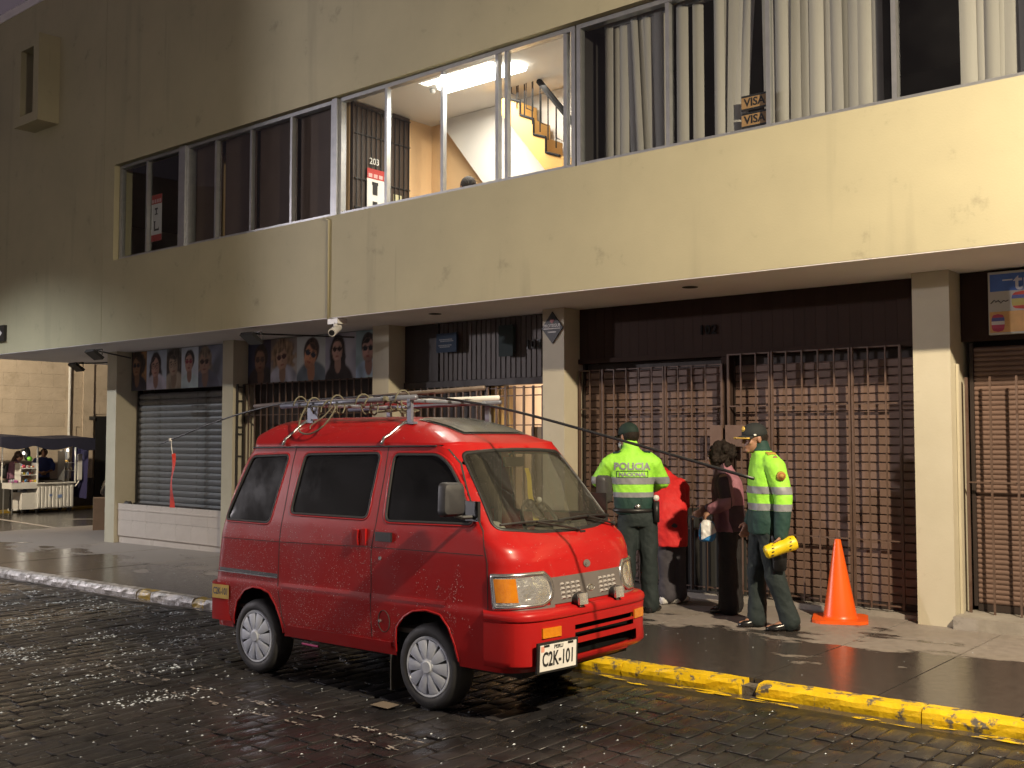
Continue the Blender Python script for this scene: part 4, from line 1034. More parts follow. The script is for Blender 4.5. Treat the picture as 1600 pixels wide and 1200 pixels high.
blinds([(-5.87, .09, 0), (-5.80, .08, .0), (-5.72, .10, 0), (-5.64, .09, .05), (-5.58, .08, .09), (-5.50, .10, .07), (-5.44, .09, .05), (-5.36, .10, .03), (-5.28, .12, 0.02)], 'pale vertical blind behind the pane right of the stairwell, strips leaning')
blinds([(-5.05, .10, 0), (-4.90, .085, 0), (-4.66, .08, 0), (-4.60, .10, 0), (-4.50, .10, -.03), (-4.42, .10, -.07), (-4.36, .11, -.12), (-4.20, .10, .02)], 'pale vertical blind parted over the VISA stickers')
blinds([(-4.06 + .082 * i, .10, RND.uniform(-.02, .02)) for i in range(10)] + [(-3.22, .08, 0)], 'pale vertical blind closed across the pane right of the VISA stickers')
blinds([(-2.50 + .085 * i, .105, RND.uniform(-.02, .02)) for i in range(14)], 'pale vertical blind at the right edge of the photo')

# ------------------------------------------------------------ street things
# traffic cone
M['cone'] = pbr('orange_cone_plastic', (0.90, 0.125, 0.010), (0.85, 0.11, 0.010), 4, .36, spec=.5)
cx, cy = -3.80, 8.96
r = empty('traffic_cone', (cx, cy, g(cx)), 'tall orange traffic cone standing on the pavement near the right column', 'traffic cone', rot=(0, radians(-1.2), radians(22)))
b = MB(); b.lathe([(.150, .028), (.142, .036), (.138, .06), (.030, .685), (.027, .70), (.018, .702), (.0175, .66)], 32); obj('cone', b, M['cone'], r, local=True, ang=50)
b = MB()
prof = [(.0, .004), (.026, .032)]
sq = []
for k in range(4):
    for t in (-.35, 0, .35):
        a = pi / 4 + k * pi / 2 + t * .5; sq.append((.285 * cos(a) * (1 - .04 * abs(t)), .285 * sin(a) * (1 - .04 * abs(t))))
b.prism(sq, 'z', .002, .030); obj('base', b, M['cone'], r, local=True)
# cardboard box and plastic bag at the corner
M['card'] = pbr('brown_cardboard', (0.30, 0.185, 0.11), (0.26, 0.16, 0.09), 5, .8)
r = empty('cardboard_box', (-19.0, 10.62, g(-19.0)), 'tall brown cardboard box with tape beside the corner column', 'cardboard box', rot=(0, 0, radians(62)))
b = MB(); b.box(-.24, -.20, 0, .24, .20, .60); obj('carton', b, M['card'], r, local=True)
b = MB(); b.box(-.04, -.2025, .33, .14, -.2005, .43); obj('label', b, pbr('pale_tape', (.50, .45, .38), rough=.4), r, local=True)
b = MB(); b.box(-.2425, -.05, .0, -.2405, .04, .60); obj('tape', b, pbr('pale_tape2', (.42, .33, .22), rough=.25), r, local=True)
b = MB(); b.ball((0, 0, .16), (.24, .20, .20), 20, 14)
bm_ = b.mesh('bag'); 
for v in bm_.vertices:
    k = noise.noise(v.co * 7) * .055 + noise.noise(v.co * 19) * .02; v.co += v.co.normalized() * k
bag = obj('plastic_bag', bm_, pbr('black_bin_bag', (.016, .016, .018), rough=.16, bump=(22, .8, .03)), local=True, loc=(-18.98, 10.72, g(-19) + .60))
bm_.polygons.foreach_set('use_smooth', [True] * len(bm_.polygons)); tag(bag, 'shiny black plastic bag lying on the cardboard box', 'plastic bag')
b = MB(); b.ball((0, 0, .05), (.10, .07, .06), 14, 10); bm_ = b.mesh('bundle', True)
for v in bm_.vertices: v.co += v.co.normalized() * noise.noise(v.co * 16) * .03
tag(obj('cloth_bundle', bm_, M['darkiron'], local=True, loc=(-16.05, 9.34, .425)), 'small dark bundle on the tiled ledge next to the corner column', 'bundle')
b = MB(); b.box(-14.55, 9.30, .4225, -14.05, 9.42, .50); b.box(-14.53, 9.31, .50, -14.07, 9.41, .512); tag(obj('tray', b, M['brownwood']), 'low dark tray lying on the tiled ledge under the shutter', 'tray')
b = MB(); b.tube([(-13.86, 9.33, .45), (-13.80, 9.35, .47), (-13.75, 9.33, .45), (-13.70, 9.35, .48), (-13.66, 9.32, .45)], .025, 6); tag(obj('padlock_chain', b, M['black']), 'black chain heap at the right end of the tiled ledge', 'chain')
# litter under the van
b = MB(); b.tube([(-.10, 0, .016), (.10, 0, .016)], .009, 6); tag(obj('drinking_straw', b, pbr('pink_plastic', (.75, .04, .22), rough=.4), local=True, loc=(-6.79, 5.57, g(-6.79) + ROAD + .012)), 'bright pink straw lying on the cobbles under the van', 'straw')
b = MB(); b.add([(-.09, -.05, .0), (.08, -.06, .004), (.09, .03, .012), (.02, .06, .004), (-.07, .04, .008)], [(0, 1, 2, 3, 4)])
tag(obj('paper_scrap', b, pbr('wet_card_scrap', (.16, .13, .10), rough=.6), local=True, loc=(-4.90, 4.62, g(-4.9) + ROAD + .012)), 'flat pale scrap of wet card on the cobbles by the front wheel', 'litter')

# ------------------------------------------------------------ food cart across the side street; local x runs along the street wall to the right, y away
cart = empty('food_cart', (-25.55, 12.45, -.262), 'white ribbed street food cart under a navy canopy', 'food cart', rot=(0, 0, radians(90))); cart.scale = (.70, 1, 1)
M['navy'] = pbr('navy_canvas', (0.017, 0.018, 0.042), (0.013, 0.014, 0.034), 6, .8)
def lb(name, boxes, mat, **k):
    b = MB()
    for q in boxes: b.box(*q)
    return obj(name, b, M[mat] if isinstance(mat, str) else mat, cart, local=True, **k)
lb('body', [(0, 0, .10, 1.34, .60, .70)], 'white')
lb('worktop', [(-.02, -.04, .70, 1.40, .64, .735)], 'white')
ribm = MB(); ribm.prism([(-.055, 0), (-.035, -.022), (.035, -.022), (.055, 0)], 'z', .13, .64); rme = ribm.mesh('rib'); rme.materials.append(M['white'])
for i in range(10): inst_o = bpy.data.objects.new('rib', rme); COL.objects.link(inst_o); inst_o.parent = cart; inst_o.location = (.075 + .132 * i, -.001, 0)
lb('side_tray', [(-.88, -.02, .60, -.005, .50, .74)], 'white'); lb('side_locker', [(-.50, .02, .10, -.005, .5, .50)], 'white')
lb('leg', [(-.86, .0, .0, -.83, .03, .6), (-.86, .45, 0, -.83, .48, .6)], 'alu')
lb('post', [(-.02, -.03, .735, .02, .01, 1.72), (1.36, -.03, .735, 1.40, .01, 1.72), (1.36, .60, .735, 1.40, .64, 1.72), (-.9, .5, .74, -.87, .53, 1.72)], 'white')
wm = MB(); wm.lathe([(.03, -.02), (.075, -.02), (.08, 0), (.075, .02), (.03, .02)], 14, axis='y'); wme = wm.mesh('wheel', True); wme.materials.append(M['rubber'])
for x_, y_ in ((.06, .06), (1.24, .06), (.06, .54), (1.24, .54), (-.42, .08)):
    o = bpy.data.objects.new('wheel', wme); COL.objects.link(o); o.parent = cart; o.location = (x_, y_, .08)
# canopy with a scalloped front
b = MB(); n = 24; vs = []; fs = []
for i in range(n + 1):
    t = i / n; x_ = -1.45 + 3.35 * t
    low = 1.66 - .10 * abs(sin(t * pi * 2.5 + .5)) - .05 * t
    topz = 1.85 - .04 * t + .02 * sin(t * 9)
    vs += [(x_, -.30, low), (x_, -.28, topz), (x_, .75, topz + .06), (x_, .80, 1.62)]
for i in range(n):
    for k in range(3): fs.append((i * 4 + k, (i + 1) * 4 + k, (i + 1) * 4 + k + 1, i * 4 + k + 1))
fs.append((n * 4, n * 4 + 1, n * 4 + 2, n * 4 + 3)); fs.append((0, 3, 2, 1))
obj('canopy', b.add(vs, fs), M['navy'], cart, local=True)
b = MB(); vs = []; fs = []; n = 10
for i in range(n + 1):
    t = i / n; y_ = -.22 + .9 * t; x_ = 1.66 + .05 * sin(t * 14)
    vs += [(x_, y_, .30 + .05 * t), (x_ + .06, y_, 1.66)]
for i in range(n): fs.append((2 * i, 2 * i + 2, 2 * i + 3, 2 * i + 1))
obj('side_curtain', b.add(vs, fs), pbr('violet_canvas', (.024, .021, .080), rough=.8), cart, local=True)
lb('side_board', [(1.46, -.05, .78, 1.60, .0, 1.42)], 'white')
b = MB(); b.tube([(1.38, -.02, .62), (1.58, -.02, .80)], .018, 6); obj('strut', b, M['white'], cart, local=True)
lb('shelf', [(1.0, .0, 1.0, 1.34, .35, 1.015), (1.0, .0, 1.2, 1.34, .35, 1.215), (1.0, .34, .74, 1.34, .36, 1.5), (.99, 0, .74, 1.0, .36, 1.5)], 'alu')
# goods: each a thing would be a few pixels; joined per shelf as stuff under the cart
def goods(name, x0, x1, y0, y1, levels, cols, n, s):
    for ci, c in enumerate(cols):
        b = MB()
        for k in range(n):
            x_ = RND.uniform(x0, x1); y_ = RND.uniform(y0, y1); z_ = RND.choice(levels); q = s * RND.uniform(.6, 1.3)
            if RND.random() < .5: b.box(x_ - q * .7, y_ - q * .4, z_, x_ + q * .7, y_ + q * .4, z_ + q * 1.6)
            else: b.ball((x_, y_, z_ + q), q, 7, 5)
        o = obj(name, b, flat(c, .45), cart, local=True); o['kind'] = 'stuff'
lb('display_rack', [(-.58, .0, .74, -.56, .3, 1.22), (.0, .0, .74, .02, .3, 1.22), (-.58, 0, .74, .02, .3, .75), (-.58, 0, .92, .02, .3, .935), (-.58, 0, 1.08, .02, .3, 1.095)], 'white')
goods('snack_packets', -.53, -.02, .02, .28, (.755, .94, 1.1), [(.70, .10, .04), (.75, .48, .05), (.60, .58, .52), (.45, .06, .10), (.08, .20, .42), (.62, .30, .16)], 9, .034)
goods('tray_goods', -.84, -.62, .04, .4, (.745,), [(.30, .08, .22), (.25, .25, .30)], 8, .035)
goods('cooked_food', 1.04, 1.30, .04, .3, (.75, 1.02, 1.22), [(.70, .36, .10), (.62, .5, .34), (.16, .08, .05)], 7, .035)
lb('griddle', [(.30, .02, .736, .92, .42, .775)], 'darkiron')
b = MB(); b.ball((0, 0, 0), .040, 12, 8)
for x_, y_, z_ in ((1.16, .10, 1.52), (-.52, -.05, 1.46)):
    q = MB(); q.ball((x_, y_, z_), .042, 12, 8); obj('light_bulb', q, emission('lit_bulb', (1.0, .93, .78), 2.6), cart, local=True, smooth=True)
    lamp('cart_bulb', 'POINT', tuple(cart.location + Vector((-y_, x_ * .70, z_ - .07))), 4, (1.0, .90, .74), .05)
b = MB(); b.ball((-.20, .25, 1.44), (.12, .07, .17), 12, 8); obj('hanging_bag', b, M['black'], cart, local=True, smooth=True)
b = MB(); b.ball((-.16, .17, 1.32), (.10, .06, .06), 10, 8); obj('green_bag', b, pbr('green_bag_plastic', (.20, .55, .06), rough=.4), cart, local=True, smooth=True)
b = MB(); b.box(.48, -.027, .36, .50, -.0235, .44); b.box(.44, -.027, .40, .54, -.0235, .45); b.box(.74, -.027, .35, .90, -.0235, .43); obj('decal', b, flat((.20, .28, .50)), cart, local=True)
# ============================================================ the red van
VS = .985   # van size
VX, VY = -5.5 * VS, 5.475 * VS
van = empty('red_van', (VX, VY, g(VX) + ROAD), 'red high-roof minivan parked at the kerb with rain drops and plate C2K-101', 'van', rot=(0, -math.atan(0.0105), 0)); van.scale = (VS, VS, VS)
M['red'] = pbr('red_car_paint', (0.385, 0.0125, 0.0125), (0.345, 0.0105, 0.011), 3, 0.28, 0.40, coat=0.28, spec=.2, c3=(0.28, 0.011, 0.011), c3scale=4, c3amt=(.6, .8))
M['darkglass'] = pbr('dark_tinted_glass', (0.006, 0.006, 0.007), rough=0.10, rough2=0.2, scale=4, spec=0.14)
M['screen'] = glass('windscreen_glass', (0.52, 0.54, 0.51), 0.085, 0.03, 0.10, (0.30, 0.29, 0.26))
M['trim'] = pbr('grey_bumper_plastic', (0.135, 0.12, 0.115), (0.115, 0.102, 0.098), 9, .5)
M['chrome'] = pbr('dull_chrome', (0.55, 0.55, 0.55), rough=.22, metal=.9)
M['silver'] = pbr('silver_wheel_paint', (0.62, 0.66, 0.72), (0.54, 0.58, 0.64), 9, .34, metal=.2)
M['amber'] = pbr('amber_lens', (0.62, 0.22, 0.010), (0.55, 0.17, 0.008), 30, .18, coat=.6, bump=(90, .4, .004))
M['lens'] = pbr('clear_headlight', (0.92, 0.92, 0.88), (0.60, 0.60, 0.57), 9, .07, .22, metal=.75, coat=1.0, bump=(11, .7, .03))
M['interior'] = pbr('grey_interior', (0.14, 0.13, 0.115), (0.11, 0.10, 0.09), 6, .75)

def itp(T, z):
    if z <= T[0][0]: return T[0][1]
    for (a, b), (c, d) in zip(T[:-1], T[1:]):
        if z <= c: return b + (d - b) * (z - a) / (c - a)
    return T[-1][1]
TW = [(.30, .655), (.40, .672), (.64, .682), (.67, .676), (.97, .678), (1.10, .668), (1.30, .640), (1.50, .606), (1.62, .580), (1.65, .572)]
TXF = [(.30, 1.55), (.45, 1.565), (.67, 1.565), (.86, 1.535), (.95, 1.515), (1.03, 1.475), (1.08, 1.41), (1.11, 1.375), (1.36, 1.175), (1.62, .955), (1.65, .93)]
TLF = [(.30, .27), (.90, .27), (1.12, .20), (1.62, .17), (1.65, .17)]
TXR = [(.30, -1.57), (.615, -1.575), (.75, -1.555), (1.0, -1.515), (1.25, -1.44), (1.5, -1.335), (1.65, -1.245)]
LR, PF, PR = .16, 3.0, 2.6
def yside(x, z):
    w = itp(TW, z); xf = itp(TXF, z); lf = itp(TLF, z); xr = itp(TXR, z)
    if x > xf - lf: return w * max(0, 1 - min(1, (x - xf + lf) / lf) ** PF) ** (1 / PF)
    if x < xr + LR: return w * max(0, 1 - min(1, (xr + LR - x) / LR) ** PR) ** (1 / PR)
    return w
def sidep(x, z, off=0.0, s=-1):
    return Vector((x, s * (yside(x, z) + off), z + off * .12))
def frontp(ph, z, off=0.0):
    w = itp(TW, z); xf = itp(TXF, z); lf = itp(TLF, z)
    a = abs(ph); sn = sin(a) ** (2 / PF); cs = max(0, cos(a)) ** (2 / PF)
    p = Vector((xf - lf + lf * cs, math.copysign(w * sn, ph), z))
    n = Vector((cs ** (PF - 1) / lf + .001, math.copysign(sn ** (PF - 1) / w, ph), .0))
    slope = (itp(TXF, z + .02) - itp(TXF, z - .02)) / .04
    n.z = -slope * n.x; n.normalize()
    return p + n * off
def phi_of(y, z):
    f = min(1, abs(y) / itp(TW, z)); return math.copysign(math.asin(f ** (PF / 2)), y)
def fy(y, z, off=0.0): return frontp(phi_of(y, z), z, off)

def round_poly(poly, r, k=5):
    out = []; n = len(poly)
    for i in range(n):
        p = Vector(poly[i]); a = Vector(poly[i - 1]) - p; b = Vector(poly[(i + 1) % n]) - p
        ra = min(r, a.length * .45, b.length * .45); A = p + a.normalized() * ra; B = p + b.normalized() * ra
        for j in range(k + 1):
            t = j / k; q = A * (1 - t) ** 2 + p * 2 * t * (1 - t) + B * t * t; out.append((q.x, q.y))
    return out
def inside(poly, x, y):
    c = False; n = len(poly)
    for i in range(n):
        x1, y1 = poly[i]; x2, y2 = poly[i - 1]
        if (y1 > y) != (y2 > y) and x < (x2 - x1) * (y - y1) / (y2 - y1) + x1: c = not c
    return c
def grow(poly, d):
    n = len(poly); A = sum(poly[i - 1][0] * poly[i][1] - poly[i][0] * poly[i - 1][1] for i in range(n))
    sg = 1 if A > 0 else -1; out = []
    for i in range(n):
        t = Vector(poly[(i + 1) % n]) - Vector(poly[i - 1])
        if t.length < 1e-9: out.append(poly[i]); continue
        t.normalize(); out.append((poly[i][0] + sg * t.y * d, poly[i][1] - sg * t.x * d))
    return out
def densify(poly, step=.03):
    out = []; n = len(poly)
    for i in range(n):
        a = Vector(poly[i]); b = Vector(poly[(i + 1) % n]); k = max(1, int((b - a).length / step))
        for j in range(k): q = a + (b - a) * j / k; out.append((q.x, q.y))
    return out
_bb = {}
def near_on(poly, x, y, closed=True):
    best = None
    bb = _bb.get(id(poly))
    if bb is None: bb = _bb[id(poly)] = (min(p[0] for p in poly) - .03, max(p[0] for p in poly) + .03, min(p[1] for p in poly) - .03, max(p[1] for p in poly) + .03)
    if x < bb[0] or x > bb[1] or y < bb[2] or y > bb[3]: return (9, x, y)
    n = len(poly)
    for i in range(0 if closed else 1, n):
        a = Vector(poly[i - 1]); b = Vector(poly[i]); ab = b - a; p = Vector((x, y))
        L2 = ab.length_squared
        t = max(0, min(1, (p - a).dot(ab) / L2)) if L2 > 1e-12 else 0
        q = a + ab * t; d = (q - p).length
        if best is None or d < best[0]: best = (d, q.x, q.y)
    return best

front_win = densify(round_poly([(.40, 1.590), (.80, 1.588), (.90, 1.535), (1.01, 1.411), (1.17, 1.165), (.385, 1.155)], .05))
slide_win = densify(round_poly([(-.515, 1.589), (.272, 1.598), (.213, 1.166), (-.597, 1.171)], .05))
rear_win = densify(round_poly([(-1.13, 1.575), (-.69, 1.585), (-.823, 1.094), (-1.36, 1.10)], .05))
arch_f = densify([(.48, .20), (.507, .484), (.575, .555), (.66, .60), (.78, .617), (.90, .60), (.968, .53), (1.02, .42), (1.068, .20)])
arch_r = densify([(-1.25, .20), (-1.25, .36), (-1.20, .50), (-1.10, .59), (-1.0, .621), (-.90, .618), (-.81, .595), (-.735, .515), (-.68, .41), (-.64, .20)])
seam_b = [(.337, 1.645), (.338, 1.46), (.305, 1.127), (.276, .981), (.270, .597), (.275, .30)]
seam_c = [(-.629, 1.645), (-.655, 1.269), (-.686, 1.041), (-.697, .859), (-.706, .654), (-.66, .42), (-.62, .30)]
seam_f = [(.80, 1.645), (.868, 1.62), (.965, 1.53), (1.13, 1.277), (1.238, 1.128), (1.29, .943), (1.293, .671), (1.293, .30)]
door_front = seam_b + seam_f[::-1]
door_slide = seam_c + seam_b[::-1]
screen = densify(round_poly([(-.60, 1.138), (-.3, 1.105), (0, 1.096), (.3, 1.105), (.60, 1.138), (.505, 1.598), (.25, 1.613), (0, 1.617), (-.25, 1.613), (-.505, 1.598)], .05))
side_lines = [(front_win, True), (slide_win, True), (rear_win, True), (arch_f, True), (arch_r, True), (seam_b, False), (seam_c, False), (seam_f, False)]

# --- body shell as a fine grid, windows and arches left open
zs = [.30 + (1.65 - .30) * i / 60 for i in range(61)]
fl_f = [0, .08, .16, .24, .32, .40, .48, .56, .64, .71, .77, .82, .86]
ph_list = [math.asin(f ** (PF / 2)) for f in fl_f]
ph_list += [ph_list[-1] + (pi / 2 - ph_list[-1]) * k / 9 for k in range(1, 10)]
NS = 92
ph_rear = [pi / 2 * k / 8 for k in range(1, 9)]
half = []   # descriptors along half outline
for p in ph_list: half.append(('F', p))
for i in range(1, NS): half.append(('S', i / NS))
half.append(('R', pi / 2))
pr2 = [pi / 2 - (pi / 2 - math.asin(.86 ** (PR / 2))) * k / 7 for k in range(1, 8)] + [math.asin(f ** (PR / 2)) for f in (.7, .5, .3, .1)]
for p in pr2: half.append(('R', p))
desc = [(k, v, -1) for k, v in half] + [(k, v, 1) for k, v in half[::-1]][:-1]
NC = len(desc)
V = []; VD = []
for z in zs:
    w = itp(TW, z); xf = itp(TXF, z); lf = itp(TLF, z); xr = itp(TXR, z)
    for k, v, s in desc:
        if k == 'F':
            p = frontp(v * s, z); x, y = p.x, p.y
        elif k == 'S':
            x = (xf - lf) + ((xr + LR) - (xf - lf)) * v; y = s * w
        else:
            x = xr + LR - LR * max(0, cos(v)) ** (2 / PR); y = s * w * sin(v) ** (2 / PR)
        zz = z
        onside = k == 'S' or (k == 'F' and abs(y) > .80 * w) or (k == 'R' and abs(y) > .75 * w)
        if onside:
            for poly, cl in side_lines:
                d = near_on(poly, x, zz, cl)
                if d[0] < .0125: x, zz = d[1], d[2]; y = s * yside(x, zz); break
        if k == 'F' and z > 1.0:
            d = near_on(screen, y, zz)
            if d[0] < .016: y, zz = d[1], d[2]; x = fy(y, zz).x
        V.append((x, y, zz))
F = {'body': [], 'front_door_a': [], 'front_door_b': [], 'sliding_door': []}
for r in range(len(zs) - 1):
    for c in range(NC):
        c2 = (c + 1) % NC
        f = (r * NC + c, r * NC + c2, (r + 1) * NC + c2, (r + 1) * NC + c)
        x = sum(V[i][0] for i in f) / 4; y = sum(V[i][1] for i in f) / 4; z = sum(V[i][2] for i in f) / 4
        kd = desc[c][0]
        w = itp(TW, z)
        if z > 1.0 and x > .8 and abs(y) < .62 and inside(screen, y, z) and kd == 'F' : continue
        key = 'body'
        if abs(y) > .70 * w:
            if any(inside(p, x, z) for p in (front_win, slide_win, rear_win, arch_f, arch_r)): continue
            if inside(door_front, x, z): key = 'front_door_a' if y < 0 else 'front_door_b'
            elif inside(door_slide, x, z) and y < 0: key = 'sliding_door'
        F[key].append(f)
def sub(faces):
    used = sorted(set(i for f in faces for i in f)); mp = {j: i for i, j in enumerate(used)}
    b = MB(); b.v = [V[j] for j in used]; b.f = [tuple(mp[i] for i in f) for f in faces]; return b
body = obj('body', sub(F['body']), M['red'], van, local=True, smooth=True)
doorA = obj('front_door', sub(F['front_door_a']), M['red'], van, local=True, smooth=True)
doorB = obj('front_door', sub(F['front_door_b']), M['red'], van, local=True, smooth=True)
doorS = obj('sliding_door', sub(F['sliding_door']), M['red'], van, local=True, smooth=True)

def H(x, y):
    h = itp([(-1.265, 1.655), (-1.24, 1.735), (-1.18, 1.805), (-1.10, 1.838), (-1.0, 1.852), (-.70, 1.860), (.05, 1.853), (.35, 1.830), (.60, 1.775), (.80, 1.708), (.90, 1.668), (.955, 1.640)], x)
    return 1.652 + max(0, (h - 1.652)) * (1 - min(1, abs(y) / .580) ** 4.6)
top = [V[(len(zs) - 1) * NC + c] for c in range(NC)]
b = MB(); rings = [1.0, .994, .985, .972, .955, .935, .905, .86, .80, .72, .62, .50, .36, .2, .06]
xc = -.15
for i, s in enumerate(rings):
    for p in top:
        x = xc + (p[0] - xc) * s; y = p[1] * s
        b.v.append((x, y, H(x, y) if i else 1.6495))
for i in range(len(rings) - 1):
    for c in range(NC):
        c2 = (c + 1) % NC; b.f.append((i * NC + c, i * NC + c2, (i + 1) * NC + c2, (i + 1) * NC + c))
b.f.append(tuple((len(rings) - 1) * NC + c for c in range(NC)))
roof = obj('roof', b, M['red'], van, local=True, smooth=True)
b = MB(); loop = [Vector((xc + (p[0] - xc) * 1.014, p[1] * 1.016, 1.642)) for p in top]; b.tube([q for q in (loop[len(loop) // 2:] + loop[:len(loop) // 2]) if q.x < .80], .0065, 6); obj('drip_rail', b, M['black'], van, local=True, smooth=True)

def side_strip(pts, w, off=.0015, th=.002, s=-1, step=.04):
    """narrow band following the side of the van along (x,z) points"""
    q = []
    for a, c in zip(pts[:-1], pts[1:]):
        a = Vector(a); c = Vector(c); k = max(1, int((c - a).length / step))
        for j in range(k): q.append(a + (c - a) * j / k)
    q.append(Vector(pts[-1])); b = MB(); m = len(q); vs = []
    for i, p in enumerate(q):
        d = (q[min(i + 1, m - 1)] - q[max(i - 1, 0)]).normalized(); n = Vector((-d.y, d.x)) * w / 2
        for e in (-1, 1):
            for o in (off - th, off): vs.append(sidep(p.x + n.x * e, p.y + n.y * e, o, s))
    fs = []
    for i in range(m - 1):
        a, c = i * 4, i * 4 + 4
        fs += [(a + 1, c + 1, c + 3, a + 3), (a, a + 1, c + 1, c)[::-1], (a + 2, a + 3, c + 3, c + 2)]
    return b.add(vs, fs)
def fill_patch(poly, fn, off, rings_=6):
    cx = sum(p[0] for p in poly) / len(poly); cz = sum(p[1] for p in poly) / len(poly); n = len(poly); b = MB(); vs = []; fs = []
    for k in range(rings_):
        s = 1 - k / rings_
        for p in poly: vs.append(fn(cx + (p[0] - cx) * s, cz + (p[1] - cz) * s, off))
    vs.append(fn(cx, cz, off))
    for k in range(rings_ - 1):
        for i in range(n): fs.append((k * n + i, k * n + (i + 1) % n, (k + 1) * n + (i + 1) % n, (k + 1) * n + i))
    for i in range(n): fs.append(((rings_ - 1) * n + i, (rings_ - 1) * n + (i + 1) % n, rings_ * n))
    return b.add(vs, fs)
def ring_patch(pin, pout, fn, oin, oout, depth=.008):
    n = len(pin); b = MB(); vs = []
    for p in pin: vs.append(fn(p[0], p[1], oin - depth))
    for p in pin: vs.append(fn(p[0], p[1], oin))
    for p in [((a[0] + c[0]) / 2, (a[1] + c[1]) / 2) for a, c in zip(pin, pout)]: vs.append(fn(p[0], p[1], max(oin, oout) + .002))
    for p in pout: vs.append(fn(p[0], p[1], oout))
    for p in pout: vs.append(fn(p[0], p[1], oout - depth * .5))
    fs = []
    for k in range(4):
        for i in range(n): fs.append((k * n + i, k * n + (i + 1) % n, (k + 1) * n + (i + 1) % n, (k + 1) * n + i))
    return b.add(vs, fs)
# windows
for s in (-1, 1):
    fn = lambda x, z, o, s=s: sidep(x, z, o, s)
    for poly, par in ((front_win, doorA if s < 0 else doorB), (slide_win, doorS if s < 0 else van), (rear_win, van)):
        clear = s > 0 and poly is front_win
        kw = dict(local=True, smooth=True)
        par2 = par
        obj('window', fill_patch(grow(poly, .004), fn, -.008), M['screen'] if clear else M['darkglass'], par2, **kw)
        obj('window_seal', ring_patch(grow(poly, -.010), grow(poly, .007), fn, .001, .002), M['rubber'], par2, **kw)
        if s < 0: obj('window_trim', ring_patch(grow(poly, .006), grow(poly, .019), fn, .002, .0015), M['red'], par2, **kw)
fn = lambda y, z, o: fy(y, z, o)
obj('windscreen', fill_patch(grow(screen, .004), fn, -.004), M['screen'], van, local=True, smooth=True)
obj('windscreen_seal', ring_patch(grow(screen, -.010), grow(screen, .008), fn, .001, .002), M['black'], van, local=True, smooth=True)
# seams
for s in (-1,):
    for nm, pts, par in (('door_gap', seam_b, van), ('door_gap', seam_c, van), ('door_gap', seam_f, van)):
        obj(nm, side_strip(pts[:-1] + [(pts[-1][0], .335)], .0055, .0012, .002, s), M['joint'], par, local=True)
    obj('belt_crease', side_strip([(-1.40, .962), (-.677, .965), (.276, .981), (1.26, .985)], .004, .0012, .002, s), M['joint'], van, local=True)
    for a, c in (((-.64, .664), (.264, .667)), ((.28, .668), (.95, .672))):
        obj('side_moulding', side_strip([a, c], .022, .006, .012, s), M['red'], van, local=True)
    obj('slide_rail', side_strip([(-1.49, .726), (-.712, .721)], .030, .001, .003, s), M['black'], van, local=True)
    obj('slide_rail', side_strip([(-1.49, .712), (-.712, .706)], .007, .006, .006, s), M['chrome'], van, local=True)
    obj('sill', side_strip([(-.62, .36), (.46, .36)], .045, .010, .02, s), M['red'], van, local=True)
    obj('wheel_arch_lip', side_strip([p for p in arch_f if p[1] > .30], .014, .0025, .003, s), M['red'], van, local=True, smooth=True)
    obj('wheel_arch_lip', side_strip([p for p in arch_r if p[1] > .30], .014, .0025, .003, s), M['red'], van, local=True, smooth=True)
# handles, lock, fuel flap
b = MB(); b.box(.322, -.688, 1.024, .468, -.672, 1.084); h1 = obj('door_handle', b, M['black'], doorA, local=True)
b = MB(); b.box(.096, -.689, .990, .146, -.668, 1.090); h2 = obj('door_handle', b, M['red'], doorS, local=True, ang=30)
b = MB(); b.box(.170, -.684, .992, .222, -.668, 1.098); b.tube([(.157, -.69, .99), (.157, -.695, 1.04), (.159, -.69, 1.09)], .005, 6); obj('handle_recess', b, M['red'], doorS, local=True, ang=30)
b = MB(); b.lathe([(.001, -.006), (.013, -.006), (.014, .004)], 12, (.362, -.679, .915), 'y'); obj('lock', b, M['chrome'], doorA, local=True)
b = MB(); n = 26
ringp = [(.395 + .056 * cos(2 * pi * i / n), .51 + .072 * sin(2 * pi * i / n)) for i in range(n)]
obj('fuel_flap', ring_patch(grow(ringp, -.005), ringp, lambda x, z, o: sidep(x, z, o), .003, .003), M['joint'], doorA, local=True)
b = MB(); b.lathe([(.001, -.006), (.010, -.005), (.012, .006)], 10, (.36, -.684, .51), 'y'); obj('fuel_lock', b, M['chrome'], doorA, local=True)
# yellow number sticker on the rear corner
stk = [(-1.495, .505), (-1.285, .507), (-1.285, .610), (-1.495, .608)]
obj('number_sticker', fill_patch(densify(stk, .02), lambda x, z, o: Vector((x, -.6835 - o, z)), .003), pbr('yellow_sticker', (.62, .40, .02), (.5, .3, .02), 12, .5), van, local=True)
me = text_mesh('C2K-101', .075, .0, .0015, .95)
for v in me.vertices: v.co = Vector((-1.39 + v.co.x * .72, -.6875, .558 + v.co.z * .95))
obj('number_lettering', me, M['black'], van, local=True)

